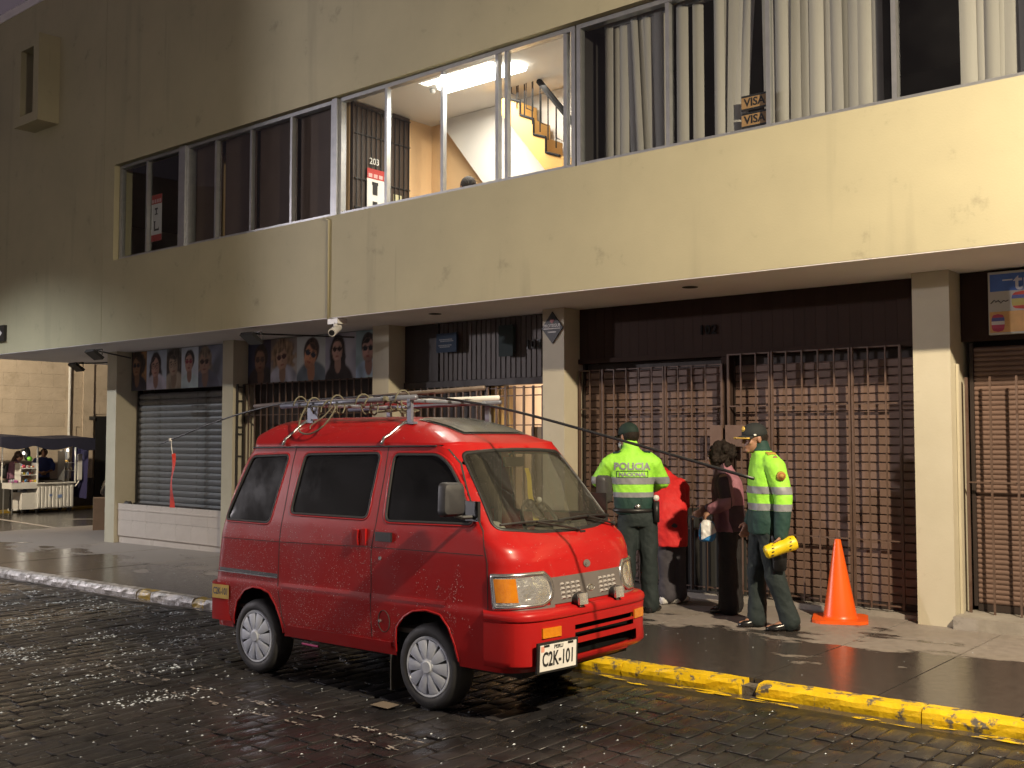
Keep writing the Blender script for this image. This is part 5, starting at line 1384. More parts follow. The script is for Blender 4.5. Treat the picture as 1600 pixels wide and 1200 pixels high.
# --- front: headlights, grille, badge
def fz(ph, z, o): return frontp(ph, z, o)
def hl(sg):
    pts = [(-.6745, .872), (-.42, .876), (-.372, .83), (-.362, .775), (-.385, .72), (-.45, .689), (-.6745, .681)]
    p2 = densify(round_poly([(phi_of(y, z), z) for y, z in pts], .03), .05)
    if sg > 0: p2 = [(-a, z) for a, z in p2]
    cxp = sum(p[0] for p in p2) / len(p2)
    e = empty('headlight', (0, 0, 0)); e.parent = van
    def scale(k, kz): 
        cz = .778; return [(cxp + (a - cxp) * k, cz + (z - cz) * kz) for a, z in p2]
    obj('lens', fill_patch(scale(.93, .86), fz, .010), M['lens'], e, local=True, smooth=True)
    obj('surround', ring_patch(scale(.92, .84), scale(1.05, 1.10), fz, .012, .010, .02), M['chrome'], e, local=True, smooth=True)
    am0, am1 = phi_of(-.672, .78), phi_of(-.603, .78)
    ap = [(am0, .714), (am1, .714), (am1, .852), (am0, .852)]
    if sg > 0: ap = [(-a, z) for a, z in ap]
    obj('indicator', fill_patch(densify(ap, .05), fz, .0125), M['amber'], e, local=True, smooth=True)
    return e
hl(-1); hl(1)
gp = densify([(-.395, .684), (.395, .684), (.385, .842), (-.385, .842)], .04)
obj('grille_panel', fill_patch(gp, lambda y, z, o: fy(y, z, o), .006, 8), M['trim'], van, local=True, smooth=True)
gb = []
for s in (-1, 1):
    b = fill_patch(densify([(s * .36, .668), (s * .672, .668), (s * .672, .684), (s * .36, .684)], .03), lambda y, z, o: fy(y, z, o), .006, 3); obj('lower_trim', b, M['trim'], van, local=True, smooth=True)
for y0, y1, rows in ((-.305, -.105, 4), (.085, .285, 4)):
    b = MB()
    for i in range(4):
        for j in range(rows):
            y = y0 + (y1 - y0) * (i + .5) / 4; z = .702 + .0265 * (j + .5)
            c = fy(y, z, .0065); w_, h_ = .019, .0095
            tip = fy(y, z - .002, .018)
            vs = [fy(y - w_, z - h_, .0065), fy(y + w_, z - h_, .0065), fy(y + w_ * .8, z + h_, .0065), fy(y - w_ * .8, z + h_, .0065), fy(y - w_ * .6, z - h_ * .2, .019), fy(y + w_ * .6, z - h_ * .2, .019)]
            b.add(vs, [(0, 1, 5, 4), (1, 2, 5), (2, 3, 4, 5), (3, 0, 4)])
    obj('grille_blocks', b, pbr('pale_grey_plastic', (.34, .32, .31), rough=.4), van, local=True)
def oval(cy, cz, ry, rz, off, n=20): return fill_patch([(cy + ry * cos(2 * pi * i / n), cz + rz * sin(2 * pi * i / n)) for i in range(n)], lambda y, z, o: fy(y, z, o), off, 2)
obj('badge', oval(.0, .897, .036, .023, .006), M['trim'], van, local=True, smooth=True)
obj('badge', oval(-.012, .893, .013, .010, .009), M['chrome'], van, local=True, smooth=True)
n = 22
ro = [(.0 + .042 * cos(2 * pi * i / n), .748 + .021 * sin(2 * pi * i / n)) for i in range(n)]
obj('emblem', ring_patch(grow(ro, -.006), ro, lambda y, z, o: fy(y, z, o), .008, .008, .003), M['chrome'], van, local=True)
b = MB()
for k in (-1, 0, 1): b.tube([fy(.018 * k - .006, .737, .009), fy(.018 * k + .006, .759, .009)], .0028, 5)
obj('emblem', b, M['chrome'], van, local=True)
# bumper
PB = 4.2
def bumpp(u, z, off=0.0):
    """u from -1.6 to 1.6: |u|<=pi/2 round the front, beyond that straight back along the side"""
    w, xf, lf = .690 + off, 1.612 + off, .30
    a = abs(u)
    if a <= pi / 2:
        sn = sin(a) ** (2 / PB); cs = max(0, cos(a)) ** (2 / PB)
        return Vector((xf - lf + lf * cs, math.copysign(w * sn, u), z))
    return Vector((xf - lf - (a - pi / 2) * .3, math.copysign(w, u), z))
ys = [-.64 + .04 * i for i in range(33)]
us = [-1.72] + [-pi / 2 + k * (pi / 2 - math.asin((.66 / .69) ** (PB / 2))) / 8 for k in range(8)] + [math.copysign(math.asin((abs(y) / .69) ** (PB / 2)), y) for y in ys]
us += [-q for q in us[:9][::-1]]
prof = [(.330, -.05), (.336, -.012), (.352, .0), (.374, .002), (.44, .002), (.476, .003), (.506, .003), (.524, .003), (.552, .003), (.598, .003), (.602, -.005), (.609, -.005), (.613, .006), (.632, .009), (.650, .005), (.662, -.006), (.668, -.03), (.6695, -.10)]
b = MB()
for z, o in prof:
    for u in us:
        dent = -.028 * math.exp(-((u - 1.15) / .25) ** 2) * (1 if .40 < z < .56 else .25)
        b.v.append(tuple(bumpp(u, z, o + dent)))
m = len(us)
for i in range(len(prof) - 1):
    for k in range(m - 1):
        f = (i * m + k, i * m + k + 1, (i + 1) * m + k + 1, (i + 1) * m + k)
        yc = sum(b.v[j][1] for j in f) / 4; z0, z1 = prof[i][0], prof[i + 1][0]; front = b.v[f[0]][0] > 1.5
        if front and -.24 < yc < .42 and ((z0, z1) in ((.476, .506), (.524, .552))): continue
        if front and -.29 < yc < .44 - (0) and (z0, z1) == (.374, .44): continue
        b.f.append(f)
bumper = obj('front_bumper', b, M['red'], van, local=True, ang=35)
obj('air_intake', fill_patch(densify([(-.34, .362), (.50, .362), (.50, .566), (-.34, .566)], .05), lambda y, z, o: fy(y, z, o), .006, 8), pbr('black_intake', (.006, .006, .006), rough=.8, spec=.1), bumper, local=True)
for y0, y1 in ((-.525, -.375), (.40, .53)):
    b = MB(); yc = (y0 + y1) / 2; a = bumpp(math.copysign(math.asin((abs(yc) / .69) ** (PB / 2)), yc), .535, .010)
    pts = [bumpp(math.copysign(math.asin((abs(y) / .69) ** (PB / 2)), y), z, .012) for y, z in ((y0, .508), (y1, .508), (y1, .566), (y0, .566))]
    back = [p - Vector((.03, 0, 0)) for p in pts]
    b.add(pts + back, [(0, 1, 2, 3), (0, 4, 5, 1), (1, 5, 6, 2), (2, 6, 7, 3), (3, 7, 4, 0)]); obj('indicator', b, M['amber'], bumper, local=True)
# number plate
plate = empty('number_plate', (1.628, -.433, .402), rot=(0, radians(3), radians(-7))); plate.parent = van
b = MB(); b.box(-.012, -.170, -.092, 0.0, .170, .088); obj('frame', b, M['black'], plate, local=True)
b = MB(); b.box(.0005, -.152, -.078, .004, .152, .074); obj('plate', b, M['white'], plate, local=True)
def plate_text(s, size, y, z, bold, sx=1.0, mat='black'):
    me = text_mesh(s, size, .0008, bold)
    me.transform(Matrix.Translation((.0052, y, z)) @ Matrix.Rotation(radians(90), 4, 'Z') @ Matrix.Diagonal((sx, 1, 1, 1)))
    obj('lettering', me, M[mat], plate, local=True)
plate_text('C2K-101', .118, 0, -.014, .0022, .62); plate_text('PERU', .030, .0, .056, .0006, 1.1)
b = MB(); b.box(.004, -.145, .035, .0048, -.118, .068); obj('seal_mark', b, flat((.60, .25, .18)), plate, local=True)
b = MB(); 
for y in (-.10, .10): b.box(.0045, y - .022, .062, .007, y + .022, .074)
obj('clip', b, M['black'], plate, local=True)
# add-on lamps on top of the bumper
for y in (-.175, .215):
    e = empty('fog_lamp', (1.60, y, .700), rot=(0, radians(-6), radians(-8))); e.parent = van
    b = MB(); b.lathe([(.012, -.045), (.030, -.040), (.040, -.01), (.041, .022)], 16, axis='x'); obj('housing', b, pbr('grey_lamp_body', (.035, .036, .042), rough=.45), e, local=True, ang=40)
    b = MB(); b.box(.020, -.036, -.034, .038, .036, .034); b.box(-.01, -.01, -.06, .01, .01, -.03); obj('lens', b, M['lens'], e, local=True)
# wipers
def wiper(p0, p1, piv):
    e = empty('wiper', (0, 0, 0)); e.parent = van
    n = 8; b = MB(); pts = []
    for i in range(n + 1):
        t = i / n; y = p0[0] + (p1[0] - p0[0]) * t; z = p0[1] + (p1[1] - p0[1]) * t + .010 * sin(pi * t); pts.append(fy(y, max(z, 1.10), .020))
    b.tube(pts, .0085, 6); obj('blade', b, M['black'], e, local=True)
    b = MB(); m = fy((p0[0] + p1[0]) / 2, (p0[1] + p1[1]) / 2, .034); q = fy(piv[0], piv[1], .022); b.tube([q, (q + m) / 2 + Vector((.012, 0, 0)), m], .0075, 6); obj('arm', b, M['black'], e, local=True)
    b = MB(); b.ball(q, .016, 8, 6); obj('pivot', b, M['black'], e, local=True)
wiper((-.565, 1.150), (-.02, 1.140), (.07, 1.085)); wiper((-.06, 1.150), (.555, 1.150), (.53, 1.090))
b = MB(); b.box(1.385, .095, 1.072, 1.415, .15, 1.09); obj('washer_jet', b, M['black'], van, local=True)
# mirrors
for s in (-1, 1):
    e = empty('wing_mirror', (1.115, s * .795, 1.325), rot=(0, 0, radians(s * 12))); e.parent = van
    b = MB(); prof = round_poly([(-.085, -.105), (.085, -.105), (.080, .095), (-.078, .10)], .035, 4)
    v = []; n = len(prof)
    for xx, k in ((-.032, .96), (-.028, 1.0), (.010, 1.0), (.032, .86), (.040, .6)):
        v += [(xx, p[0] * k, p[1] * k) for p in prof]
    f = [(i * n + k, i * n + (k + 1) % n, (i + 1) * n + (k + 1) % n, (i + 1) * n + k) for i in range(4) for k in range(n)] + [tuple(range(n))[::-1], tuple(range(4 * n, 5 * n))]
    b.add(v, f); obj('housing', b, pbr('grey_mirror_plastic', (.040, .040, .043), (.030, .030, .033), 14, .5), e, local=True, ang=35)
    b = MB(); b.box(-.0345, -.07, -.085, -.0325, .07, .08); obj('mirror_glass', b, M['chrome'], e, local=True)
    b = MB(); b.tube([(.0, -s * .02, -.10), (.01, -s * .07, -.115), (.02, -s * .135, -.115)], .013, 6); b.box(-.05, -s * .145 - .01, -.14, .08, -s * .145 + .01, -.02); obj('arm', b, M['black'], e, local=True)
# wheels
def wheel(x, s):
    e = empty('wheel', (x, s * .582, .262)); e.parent = van
    if s > 0: e.rotation_euler = (0, 0, pi)
    R_ = .266
    b = MB(); b.lathe([(.185, -.070), (.195, -.080), (.215, -.083), (.238, -.080), (.255, -.070), (.262, -.056), (R_, -.045), (R_, .045), (.262, .06), (.24, .08), (.19, .075)], 40, axis='y')
    obj('tyre', b, M['rubber'], e, local=True, smooth=True)
    b = MB()
    for y in (-.028, .0, .028):
        b.lathe([(R_ - .004, y - .004), (R_ + .0012, y - .004), (R_ + .0012, y + .004), (R_ - .004, y + .004)], 40, axis='y')
    b = MB(); b.lathe([(.001, -.030), (.186, -.030), (.186, .07), (.001, .07)], 32, axis='y'); obj('rim', b, M['black'], e, local=True)
    hc = MB()
    hc.lathe([(.188, -.056), (.190, -.074), (.184, -.0815), (.172, -.080), (.166, -.068), (.165, -.05)], 40, axis='y')
    hc.lathe([(.001, -.094), (.034, -.094), (.040, -.088), (.052, -.086), (.056, -.07), (.05, -.05)], 28, axis='y')
    for k in range(10):
        a = 2 * pi * k / 10; da = .235
        def P(r, t, y): return (r * cos(t), y, r * sin(t))
        v = [P(.046, a - .312, -.083), P(.046, a + .312, -.083), P(.095, a + .285, -.086), P(.170, a + .245, -.078), P(.170, a - .245, -.078), P(.095, a - .285, -.086), P(.11, a, -.090), P(.168, a, -.081), P(.05, a, -.087)]
        v2 = [(q[0], -.055, q[2]) for q in v[:6]]
        hc.add(v + v2, [(0, 8, 6, 5), (8, 1, 2, 6), (6, 2, 3, 7), (5, 6, 7, 4), (0, 5, 14, 9), (5, 4, 13, 14), (1, 10, 11, 2), (2, 11, 12, 3)])
    obj('hubcap', hc, M['silver'], e, local=True, ang=30)
for x in (.775, -.985):
    for s in (-1, 1): wheel(x, s)
for x0, x1 in ((.46, 1.10), (-1.27, -.62)):
    b = MB()
    b.box(x0, -.60, .30, x0 + .01, .60, .66); b.box(x1 - .01, -.60, .30, x1, .60, .66); b.box(x0, -.60, .645, x1, .60, .655)
    b.box(x0, -.40, .30, x1, -.39, .66); b.box(x0, .39, .30, x1, .40, .66)
    obj('wheelhouse', b, M['joint'], van, local=True)
b = MB(); b.tube([(.455, -.59, .40), (.43, -.595, .25), (.405, -.60, .10), (.40, -.60, .06)], .005, 5); b.box(.428, -.655, .07, .432, -.48, .36); fl = obj('mud_flap', b, M['rubber'], van, local=True)
b = MB(); b.box(-1.52, -.55, .26, 1.45, .55, .30); obj('underbody', b, M['joint'], van, local=True)
b = MB(); b.tube([(.775, -.5, .262), (.775, .5, .262)], .03, 8); b.tube([(-.985, -.5, .262), (-.985, .5, .262)], .04, 8); obj('axle', b, M['joint'], van, local=True)
b = MB()
bp_ = [(-1.265, -.640), (-1.33, -.660), (-1.50, -.66), (-1.585, -.58), (-1.605, -.3), (-1.605, .3), (-1.585, .58), (-1.50, .66), (-1.33, .660), (-1.265, .640), (-1.28, .60), (-1.48, .55), (-1.50, 0), (-1.48, -.55), (-1.28, -.60)]
b.prism([(p[0], p[1] * 1.035) for p in bp_], 'z', .345, .625); obj('rear_bumper', b, M['red'], van, local=True, ang=30)
b = MB(); b.box(-1.50, -.58, 1.02, -1.465, .58, 1.06); obj('tailgate_trim', b, M['black'], van, local=True)
# interior
b = MB(); b.box(-1.45, -.60, .44, 1.2, .60, .47); b.box(-1.2, -.54, 1.60, .7, .54, 1.625); b.box(.30, -.57, .5, .34, -.53, 1.6); b.box(.30, .53, .5, .34, .57, 1.6); obj('cabin_lining', b, M['interior'], van, local=True)
b = MB(); b.prism([(.98, .60), (1.36, .60), (1.36, 1.05), (1.20, 1.085), (1.02, 1.05)], 'y', -.57, .57); b.prism([(1.0, 1.05), (1.18, 1.085), (1.16, 1.13), (1.02, 1.10)], 'y', .12, .50); obj('dashboard', b, M['interior'], van, local=True)
for y in (-.30, .30):
    e = empty('seat', (.50, y, .47)); e.parent = van
    b = MB(); b.prism(round_poly([(-.24, .20), (.26, .20), (.26, .36), (-.24, .34)], .05), 'y', -.22, .22); obj('cushion', b, M['interior'], e, local=True)
    b = MB(); b.prism(round_poly([(-.26, .30), (-.14, .30), (-.26, .92), (-.36, .92)], .04), 'y', -.21, .21); b.prism(round_poly([(-.36, .93), (-.27, .93), (-.30, 1.08), (-.38, 1.08)], .03), 'y', -.11, .11); obj('seat_back', b, M['interior'], e, local=True)
e = empty('steering_wheel', (.93, .30, 1.10), rot=(0, radians(-28), 0)); e.parent = van
b = MB(); b.tube([(0, .185 * cos(2 * pi * k / 24), .185 * sin(2 * pi * k / 24)) for k in range(25)], .013, 6, cap=False); b.tube([(0, -.18, 0), (.02, 0, 0), (0, .18, 0)], .014, 6); b.tube([(.02, 0, 0), (0, 0, -.18)], .014, 6); b.tube([(.02, 0, 0), (.22, 0, -.10)], .022, 6); b.ball((.015, 0, 0), .04, 10, 6); obj('wheel_rim', b, M['black'], e, local=True, smooth=True)
b = MB(); b.box(.93, -.10, 1.50, .945, .10, 1.565); b.tube([(.94, 0, 1.565), (.93, 0, 1.61)], .008, 5); obj('interior_mirror', b, M['black'], van, local=True)
# roof hatch and rack
b = MB()
def hatch(s_, dz):
    vs = []; k = 6
    for i in range(k + 1):
        for j in range(k + 1):
            x = .56 + .20 * s_ * (2 * i / k - 1); y = .02 + .31 * s_ * (2 * j / k - 1); vs.append((x, y, H(x, y) + dz))
    fs = [(i * (k + 1) + j, (i + 1) * (k + 1) + j, (i + 1) * (k + 1) + j + 1, i * (k + 1) + j + 1) for i in range(k) for j in range(k)]
    return vs, fs
hb = MB(); hb.add(*hatch(1.06, .006)); hob = obj('roof_hatch_rim', hb, M['chrome'], roof, local=True, smooth=True)
hb = MB(); hb.add(*hatch(1.0, .014)); obj('roof_hatch', hb, pbr('grey_hatch_glass', (.10, .105, .10), rough=.22), roof, local=True, smooth=True)
M['galv'] = pbr('galvanised_steel', (.22, .235, .29), (.17, .18, .22), 20, .42, metal=.4)
rack = empty('roof_rack', (0, 0, 0)); rack.parent = van
for x in (-.69, .36):
    b = MB(); b.tube([(x, -.42, 1.950), (x, .42, 1.950)], .014, 8); obj('crossbar', b, M['galv'], rack, local=True)
    for s in (-1, 1):
        b = MB(); b.box(x - .020, s * .40 - .012, H(x, .40) - .005, x + .020, s * .40 + .012, 1.945); b.box(x - .05, s * .40 - .02, H(x, .40) - .004, x + .05, s * .40 + .02, H(x, .40) + .012); obj('foot', b, M['galv'], rack, local=True)
        pts = [(x - .03, s * .405, H(x, .40) + .012), (x - .04, s * .47, H(x, .47) + .012), (x - .06, s * .53, H(x, .53) + .010), (x - .075, s * .570, 1.70), (x - .08, s * .590, 1.655)]
        b = MB(); b.tube(pts, .011, 6); obj('gutter_strap', b, M['chrome'], rack, local=True, smooth=True)
b = MB(); b.tube([(-1.03, -.40, 1.952), (.42, -.40, 1.972)], .019, 8); obj('side_rail', b, M['galv'], rack, local=True, smooth=True)
b = MB(); b.tube([(-1.15, .38, 1.945), (.50, .38, 1.955)], .016, 8); obj('side_rail', b, M['galv'], rack, local=True, smooth=True)
b = MB(); b.box(-.66, -.425, 1.845, -.58, -.415, 1.945); obj('rack_tag', b, M['galv'], rack, local=True)
# rain drops on the paint and glass
dp = MB()
def drop(p, nrm, r):
    t = Vector((0, 0, 1)).cross(nrm)
    if t.length < .1: t = Vector((1, 0, 0))
    t.normalize(); u = nrm.cross(t); vs = []
    for k in range(5): vs.append(p + (t * cos(k * 1.2566) + u * sin(k * 1.2566)) * r)
    vs.append(p + nrm * r * .75); dp.add(vs, [(k, (k + 1) % 5, 5) for k in range(5)])
rd = random.Random(5)
for k in range(7500):
    z = .36 + .75 * rd.random() ** 1.35
    x = -1.50 + 2.75 * rd.random() ** 1.25
    if any(inside(p, x, z) for p in (front_win, slide_win, rear_win, arch_f, arch_r)): continue
    if noise.noise((x * 9, z * 2.2, 2)) < -.30 + .55 * max(0, x) - .2 * (z < .6): continue
    drop(sidep(x, z, .0005), Vector((0, -1, .1)).normalized(), rd.choice((.0010, .0011, .0012, .0014, .0018, .0026)))
for k in range(500):
    x = rd.uniform(-1.15, .9); y = rd.uniform(-.56, .3); drop(Vector((x, y, H(x, y) + .0005)), Vector((0, -.3, .9)).normalized(), rd.choice((.0014, .002, .0026)))
for k in range(350):
    y = rd.uniform(-.6, .6); z = rd.uniform(.70, 1.6); drop(fy(y, z, .001), Vector((.8, 0, .5)).normalized(), rd.choice((.0012, .0018)))
M['drop'] = pbr('rain_drop', (.52, .42, .43), rough=.04, spec=1.0)
o = obj('rain_drops', dp, M['drop'], van, local=True, smooth=True); o['kind'] = 'stuff'

# --- things tied on the rack (world coordinates)
def vw(x, y, z): return Vector((VX + x * VS, VY + y * VS, g(VX + x * VS) + ROAD + z * VS))
def vq(x, y, z): return (x * VS, y * VS, 1.58 + (z - 1.58) * VS)
def curve_pts(P, k=8):
    P = [Vector(p) for p in P]; out = []
    for i in range(len(P) - 1):
        p0 = P[max(i - 1, 0)]; p1 = P[i]; p2 = P[i + 1]; p3 = P[min(i + 2, len(P) - 1)]
        for j in range(k):
            t = j / k; out.append(.5 * ((2 * p1) + (p2 - p0) * t + (2 * p0 - 5 * p1 + 4 * p2 - p3) * t * t + (3 * p1 - p0 - 3 * p2 + p3) * t ** 3))
    return out + [P[-1]]
b = MB(); b.tube([vw(-1.86, -.05, 1.985), vw(.70, -.05, 2.035)], .0165, 8)
tag(obj('metal_pipe', b, pbr('rusty_brown_pipe', (.19, .15, .125), (.13, .10, .08), 9, .5, metal=.3), smooth=True), 'long brownish pipe tied on top of the van roof rack', 'pipe')
for yy, x0, x1, zz, lab in ((.10, -1.05, .70, 1.972, 'long white plastic pipe on the roof rack with a grey end'), (.20, -.75, .45, 1.972, 'shorter white plastic pipe on the roof rack')):
    b = MB(); b.tube([vw(x0, yy, zz), vw(x1, yy, zz)], .0175, 10)
    e = tag(obj('plastic_pipe', b, M['white'], smooth=True), lab, 'pipe')
b = MB(); b.box(0, 0, 0, .001, .001, .001)
rodp = curve_pts([vq(*q) for q in ((-8.42, 5.2, 1.525), (-8.27, 5.2, 1.553), (-7.45, 5.2, 1.735), (-6.674, 5.2, 1.845), (-5.9, 5.2, 1.872), (-5.199, 5.2, 1.862), (-4.471, 5.2, 1.770), (-3.574, 5.2, 1.573), (-2.674, 5.2, 1.358))], 6)
m = len(rodp); b = MB(); b.tube(rodp, [.0055 + .0035 * min(1, i / m * 1.6) for i in range(m)], 6)
tag(obj('flexible_rod', b, M['black'], smooth=True), 'very long thin black rod tied over the van roof and drooping at both ends', 'rod')
pl = curve_pts([vq(-8.235, 5.196, 1.556), vq(-8.225, 5.19, 1.50), vq(-8.205, 5.19, 1.435)], 4)
r = empty('warning_ribbon', (-8.2, 5.19, .95), 'red ribbon hanging from the left tip of the long rod', 'ribbon')
b = MB(); b.tube(pl, .003, 5); b.ball(Vector(vq(-8.255, 5.197, 1.557)), .016, 8, 6); obj('string', b, M['white'], r)
b = MB(); vs = []; n = 12
for i in range(n + 1):
    t = i / n; z = 1.44 - .47 * t; w_ = .017 + .012 * t; xx = -8.205 + .01 * sin(t * 5); yy = 5.19 + .012 * sin(t * 7 + 1)
    vs += [vq(xx - w_, yy - .008 * cos(t * 6), z), vq(xx + w_, yy + .008 * cos(t * 6), z)]
b.add(vs, [(2 * i, 2 * i + 1, 2 * i + 3, 2 * i + 2) for i in range(n)]); obj('strip', b, pbr('red_ribbon_cloth', (.78, .06, .035), rough=.7), r)
# rope wound round rail and pipes
M['rope'] = pbr('grey_green_rope', (.16, .15, .10), (.11, .10, .07), 60, .8)
pts = []
def loop_at(x, n=1.0, ry=.20, cy=-.22, rz=.055, cz=1.985, ph=0):
    return [vw(x + .06 * t, cy + ry * cos(2 * pi * t * n + ph + pi), cz + rz * sin(2 * pi * t * n + ph)) for t in [k / 14 for k in range(15)]]
for x in (-.86, -.70, -.52, -.44, -.16, -.08, .12, .24): pts += loop_at(x, 1.0, RND.uniform(.045, .075), -.385, RND.uniform(.045, .075), 1.955 + RND.uniform(-.03, .0))
b = MB(); b.tube(pts, .0062, 5); rope = tag(obj('tie_rope', b, M['rope'], smooth=True), 'grey green rope coiled round the rack rail and pipes with a slack loop', 'rope')
pts = curve_pts([vw(-.72, -.425, 1.95), vw(-.70, -.50, 1.85), vw(-.64, -.556, 1.76), vw(-.52, -.567, 1.735), vw(-.40, -.552, 1.78), vw(-.36, -.49, 1.87), vw(-.38, -.43, 1.95)], 6)
b = MB(); b.tube(pts, .0065, 5); obj('slack_loop', b, M['rope'], rope)
pts = curve_pts([vw(-.40, -.43, 1.95), vw(-.44, -.50, 1.86), vw(-.50, -.56, 1.80), vw(-.505, -.568, 1.77)], 5); b = MB(); b.tube(pts, .005, 5); obj('rope_end', b, M['rope'], rope)
pts = curve_pts([vw(.10, -.42, 1.985), vw(.16, -.44, 1.955), vw(.22, -.36, 1.93), vw(.28, -.30, 1.88), vw(.34, -.38, 1.88)], 5); b = MB(); b.tube(pts, .006, 5); b.ball(vw(.13, -.43, 1.965), .024, 8, 6); obj('knot', b, M['rope'], rope)
tg = MB()
for k in range(5):
    x0 = RND.uniform(-.20, .10); q = [vw(x0 + RND.uniform(0, .18), RND.uniform(-.33, -.1), 1.875 + RND.uniform(0, .03)) for _ in range(4)]
    tg.tube(curve_pts(q, 5), .006, 5)
obj('rope_tangle', tg, M['rope'], rope)
# ornament behind the windscreen, pale cap on the dashboard
r = empty('hanging_ornament', vw(1.0, .08, 1.12), 'yellow ribbon ornament with a dark doll hanging behind the windscreen', 'ornament')
b = MB(); vs = []; n = 8
for i in range(n + 1):
    t = i / n; q = vw(.98 + .04 * t, .06 + .05 * t + .01 * sin(9 * t), 1.49 - .36 * t); vs += [q + Vector((0, -.018 - .01 * t, 0)), q + Vector((0.004, .018 + .01 * t, 0))]
b.add(vs, [(2 * i, 2 * i + 1, 2 * i + 3, 2 * i + 2) for i in range(n)]); obj('ribbon', b, pbr('yellow_ribbon', (.55, .42, .06), rough=.6), r)
b = MB(); b.ball(vw(1.03, .04, 1.25), (.03, .04, .035), 10, 8); b.ball(vw(1.03, .15, 1.22), (.03, .035, .03), 10, 8); b.tube([vw(1.03, .04, 1.25), vw(1.04, .10, 1.20), vw(1.03, .16, 1.17)], .022, 6); obj('doll', b, M['black'], r, smooth=True)
b = MB(); b.ball(vw(1.03, .135, 1.275), .020, 10, 8); obj('bead', b, M['white'], r, smooth=True)
b = MB(); b.ball(vw(1.14, -.47, 1.10), (.10, .085, .075), 14, 8); tag(obj('pale_cap', b, pbr('pale_cap_cloth', (.62, .60, .55), rough=.8), smooth=True), 'pale crumpled cap on the dashboard behind the windscreen corner', 'cap')

# raindrop splashes on cobbles and pavement, with cool lamp glints in their colour
sp = MB(); rd = random.Random(9)
def splash(x, y, z, r):
    vs = []; a = rd.uniform(0, 6)
    for k in range(6): vs.append((x + r * .8 * cos(a + k * 1.047) * rd.uniform(.6, 1.3), y + r * 1.6 * sin(a + k * 1.047) * rd.uniform(.6, 1.3), z))
    vs.append((x, y, z + r * .7)); sp.add(vs, [(k, (k + 1) % 6, 6) for k in range(6)])
cl = [(rd.uniform(-13, -5.5), rd.uniform(3.6, 6.1)) for _ in range(46)]
for k in range(6500):
    if rd.random() < .40:
        c = rd.choice(cl); x = c[0] + rd.gauss(0, .05); y = c[1] + rd.gauss(0, .16)
    else:
        x = -15.0 + 14 * rd.random() ** 2.0; y = rd.uniform(2.4, 6.2)
    if not (1.5 < y < 6.05): continue
    if x > -5.2 and rd.random() < .62: continue
    splash(x, y, g(x) + ROAD + .002, (.0022 + .0060 * rd.random() ** 3) * (1.0 if x > -6 else 1.25))
for k in range(130):
    x = rd.uniform(-14, -1.5); y = rd.uniform(6.7, 8.9); splash(x, y, g(x) + .003, rd.choice((.003, .004, .0055)))
M['splash'] = pbr('raindrop_glint', (.66, .74, .82), rough=.06, spec=1.0)
me = sp.mesh('splashes', True); o = obj('rain_splash_glints', me, M['splash'], road); o['kind'] = 'stuff'
# ============================================================ people
M['hivis'] = pbr('lime_hivis_cloth', (0.40, 0.90, 0.075), (0.34, 0.80, 0.06), 14, .65, bump=(26, .35, .02))
M['dkgreen'] = pbr('dark_green_cloth', (0.018, 0.060, 0.050), (0.013, 0.047, 0.039), 14, .75, bump=(26, .35, .02))
M['trouser'] = pbr('green_black_trousers', (0.021, 0.032, 0.033), (0.015, 0.024, 0.025), 12, .8, bump=(22, .4, .02))
M['silverband'] = pbr('grey_reflective_band', (0.27, 0.28, 0.30), (0.23, 0.24, 0.26), 30, .45)
M['shoe'] = pbr('black_leather_shoe', (.014, .014, .015), rough=.25)
M['hair'] = pbr('dark_hair', (.012, .009, .007), (.024, .016, .012), 40, .75, spec=.25, bump=(60, .8, .01))
M['redcloth'] = pbr('red_jacket_cloth', (.66, .020, .020), (.56, .015, .016), 10, .7, bump=(20, .4, .02))
M['greycloth'] = pbr('grey_trousers', (.060, .055, .068), (.046, .042, .052), 10, .8, bump=(20, .4, .02))
M['plum'] = pbr('plum_jacket_cloth', (.060, .030, .042), (.047, .023, .033), 10, .7, bump=(20, .4, .02))
M['pink'] = pbr('dusty_pink_cloth', (.34, .15, .19), (.28, .12, .155), 10, .7, bump=(20, .4, .02))
M['blackcloth'] = pbr('black_trousers', (.012, .011, .012), (.018, .016, .017), 10, .8, bump=(20, .4, .02))
M['gold'] = pbr('gold_braid', (.70, .46, .10), rough=.35, metal=.3)

def basis(f, up=(0, 0, 1)):
    f = Vector(f).normalized(); u = Vector(up); s = f.cross(u).normalized(); u = s.cross(f).normalized()
    return f, s, u
def oball(b, c, r, f, s, u, n=16, m=12):
    """ellipsoid radii (forward, side, up)"""
    t = MB(); t.ball((0, 0, 0), 1.0, n, m)
    b.add([Vector(c) + f * (v[0] * r[0]) + s * (v[1] * r[1]) + u * (v[2] * r[2]) for v in t.v], t.f)
def loft(b, rings, n=20):
    """rings: (centre, half width x, half depth y[, power])"""
    vs = []; fs = []
    for q in rings:
        c, rx, ry = q[0], q[1], q[2]; p = q[3] if len(q) > 3 else 2.4
        for k in range(n):
            t = 2 * pi * k / n; cx = math.copysign(abs(cos(t)) ** (2 / p), cos(t)); sy = math.copysign(abs(sin(t)) ** (2 / p), sin(t))
            ax = q[4] if len(q) > 4 else Vector((1, 0, 0)); ay = q[5] if len(q) > 5 else Vector((0, 1, 0))
            vs.append(Vector(c) + ax * (rx * cx) + ay * (ry * sy))
    m = len(rings)
    for i in range(m - 1):
        for k in range(n): fs.append((i * n + k, i * n + (k + 1) % n, (i + 1) * n + (k + 1) % n, (i + 1) * n + k))
    fs.append(tuple(range(n))[::-1]); fs.append(tuple(range((m - 1) * n, m * n)))
    b.add(vs, fs)
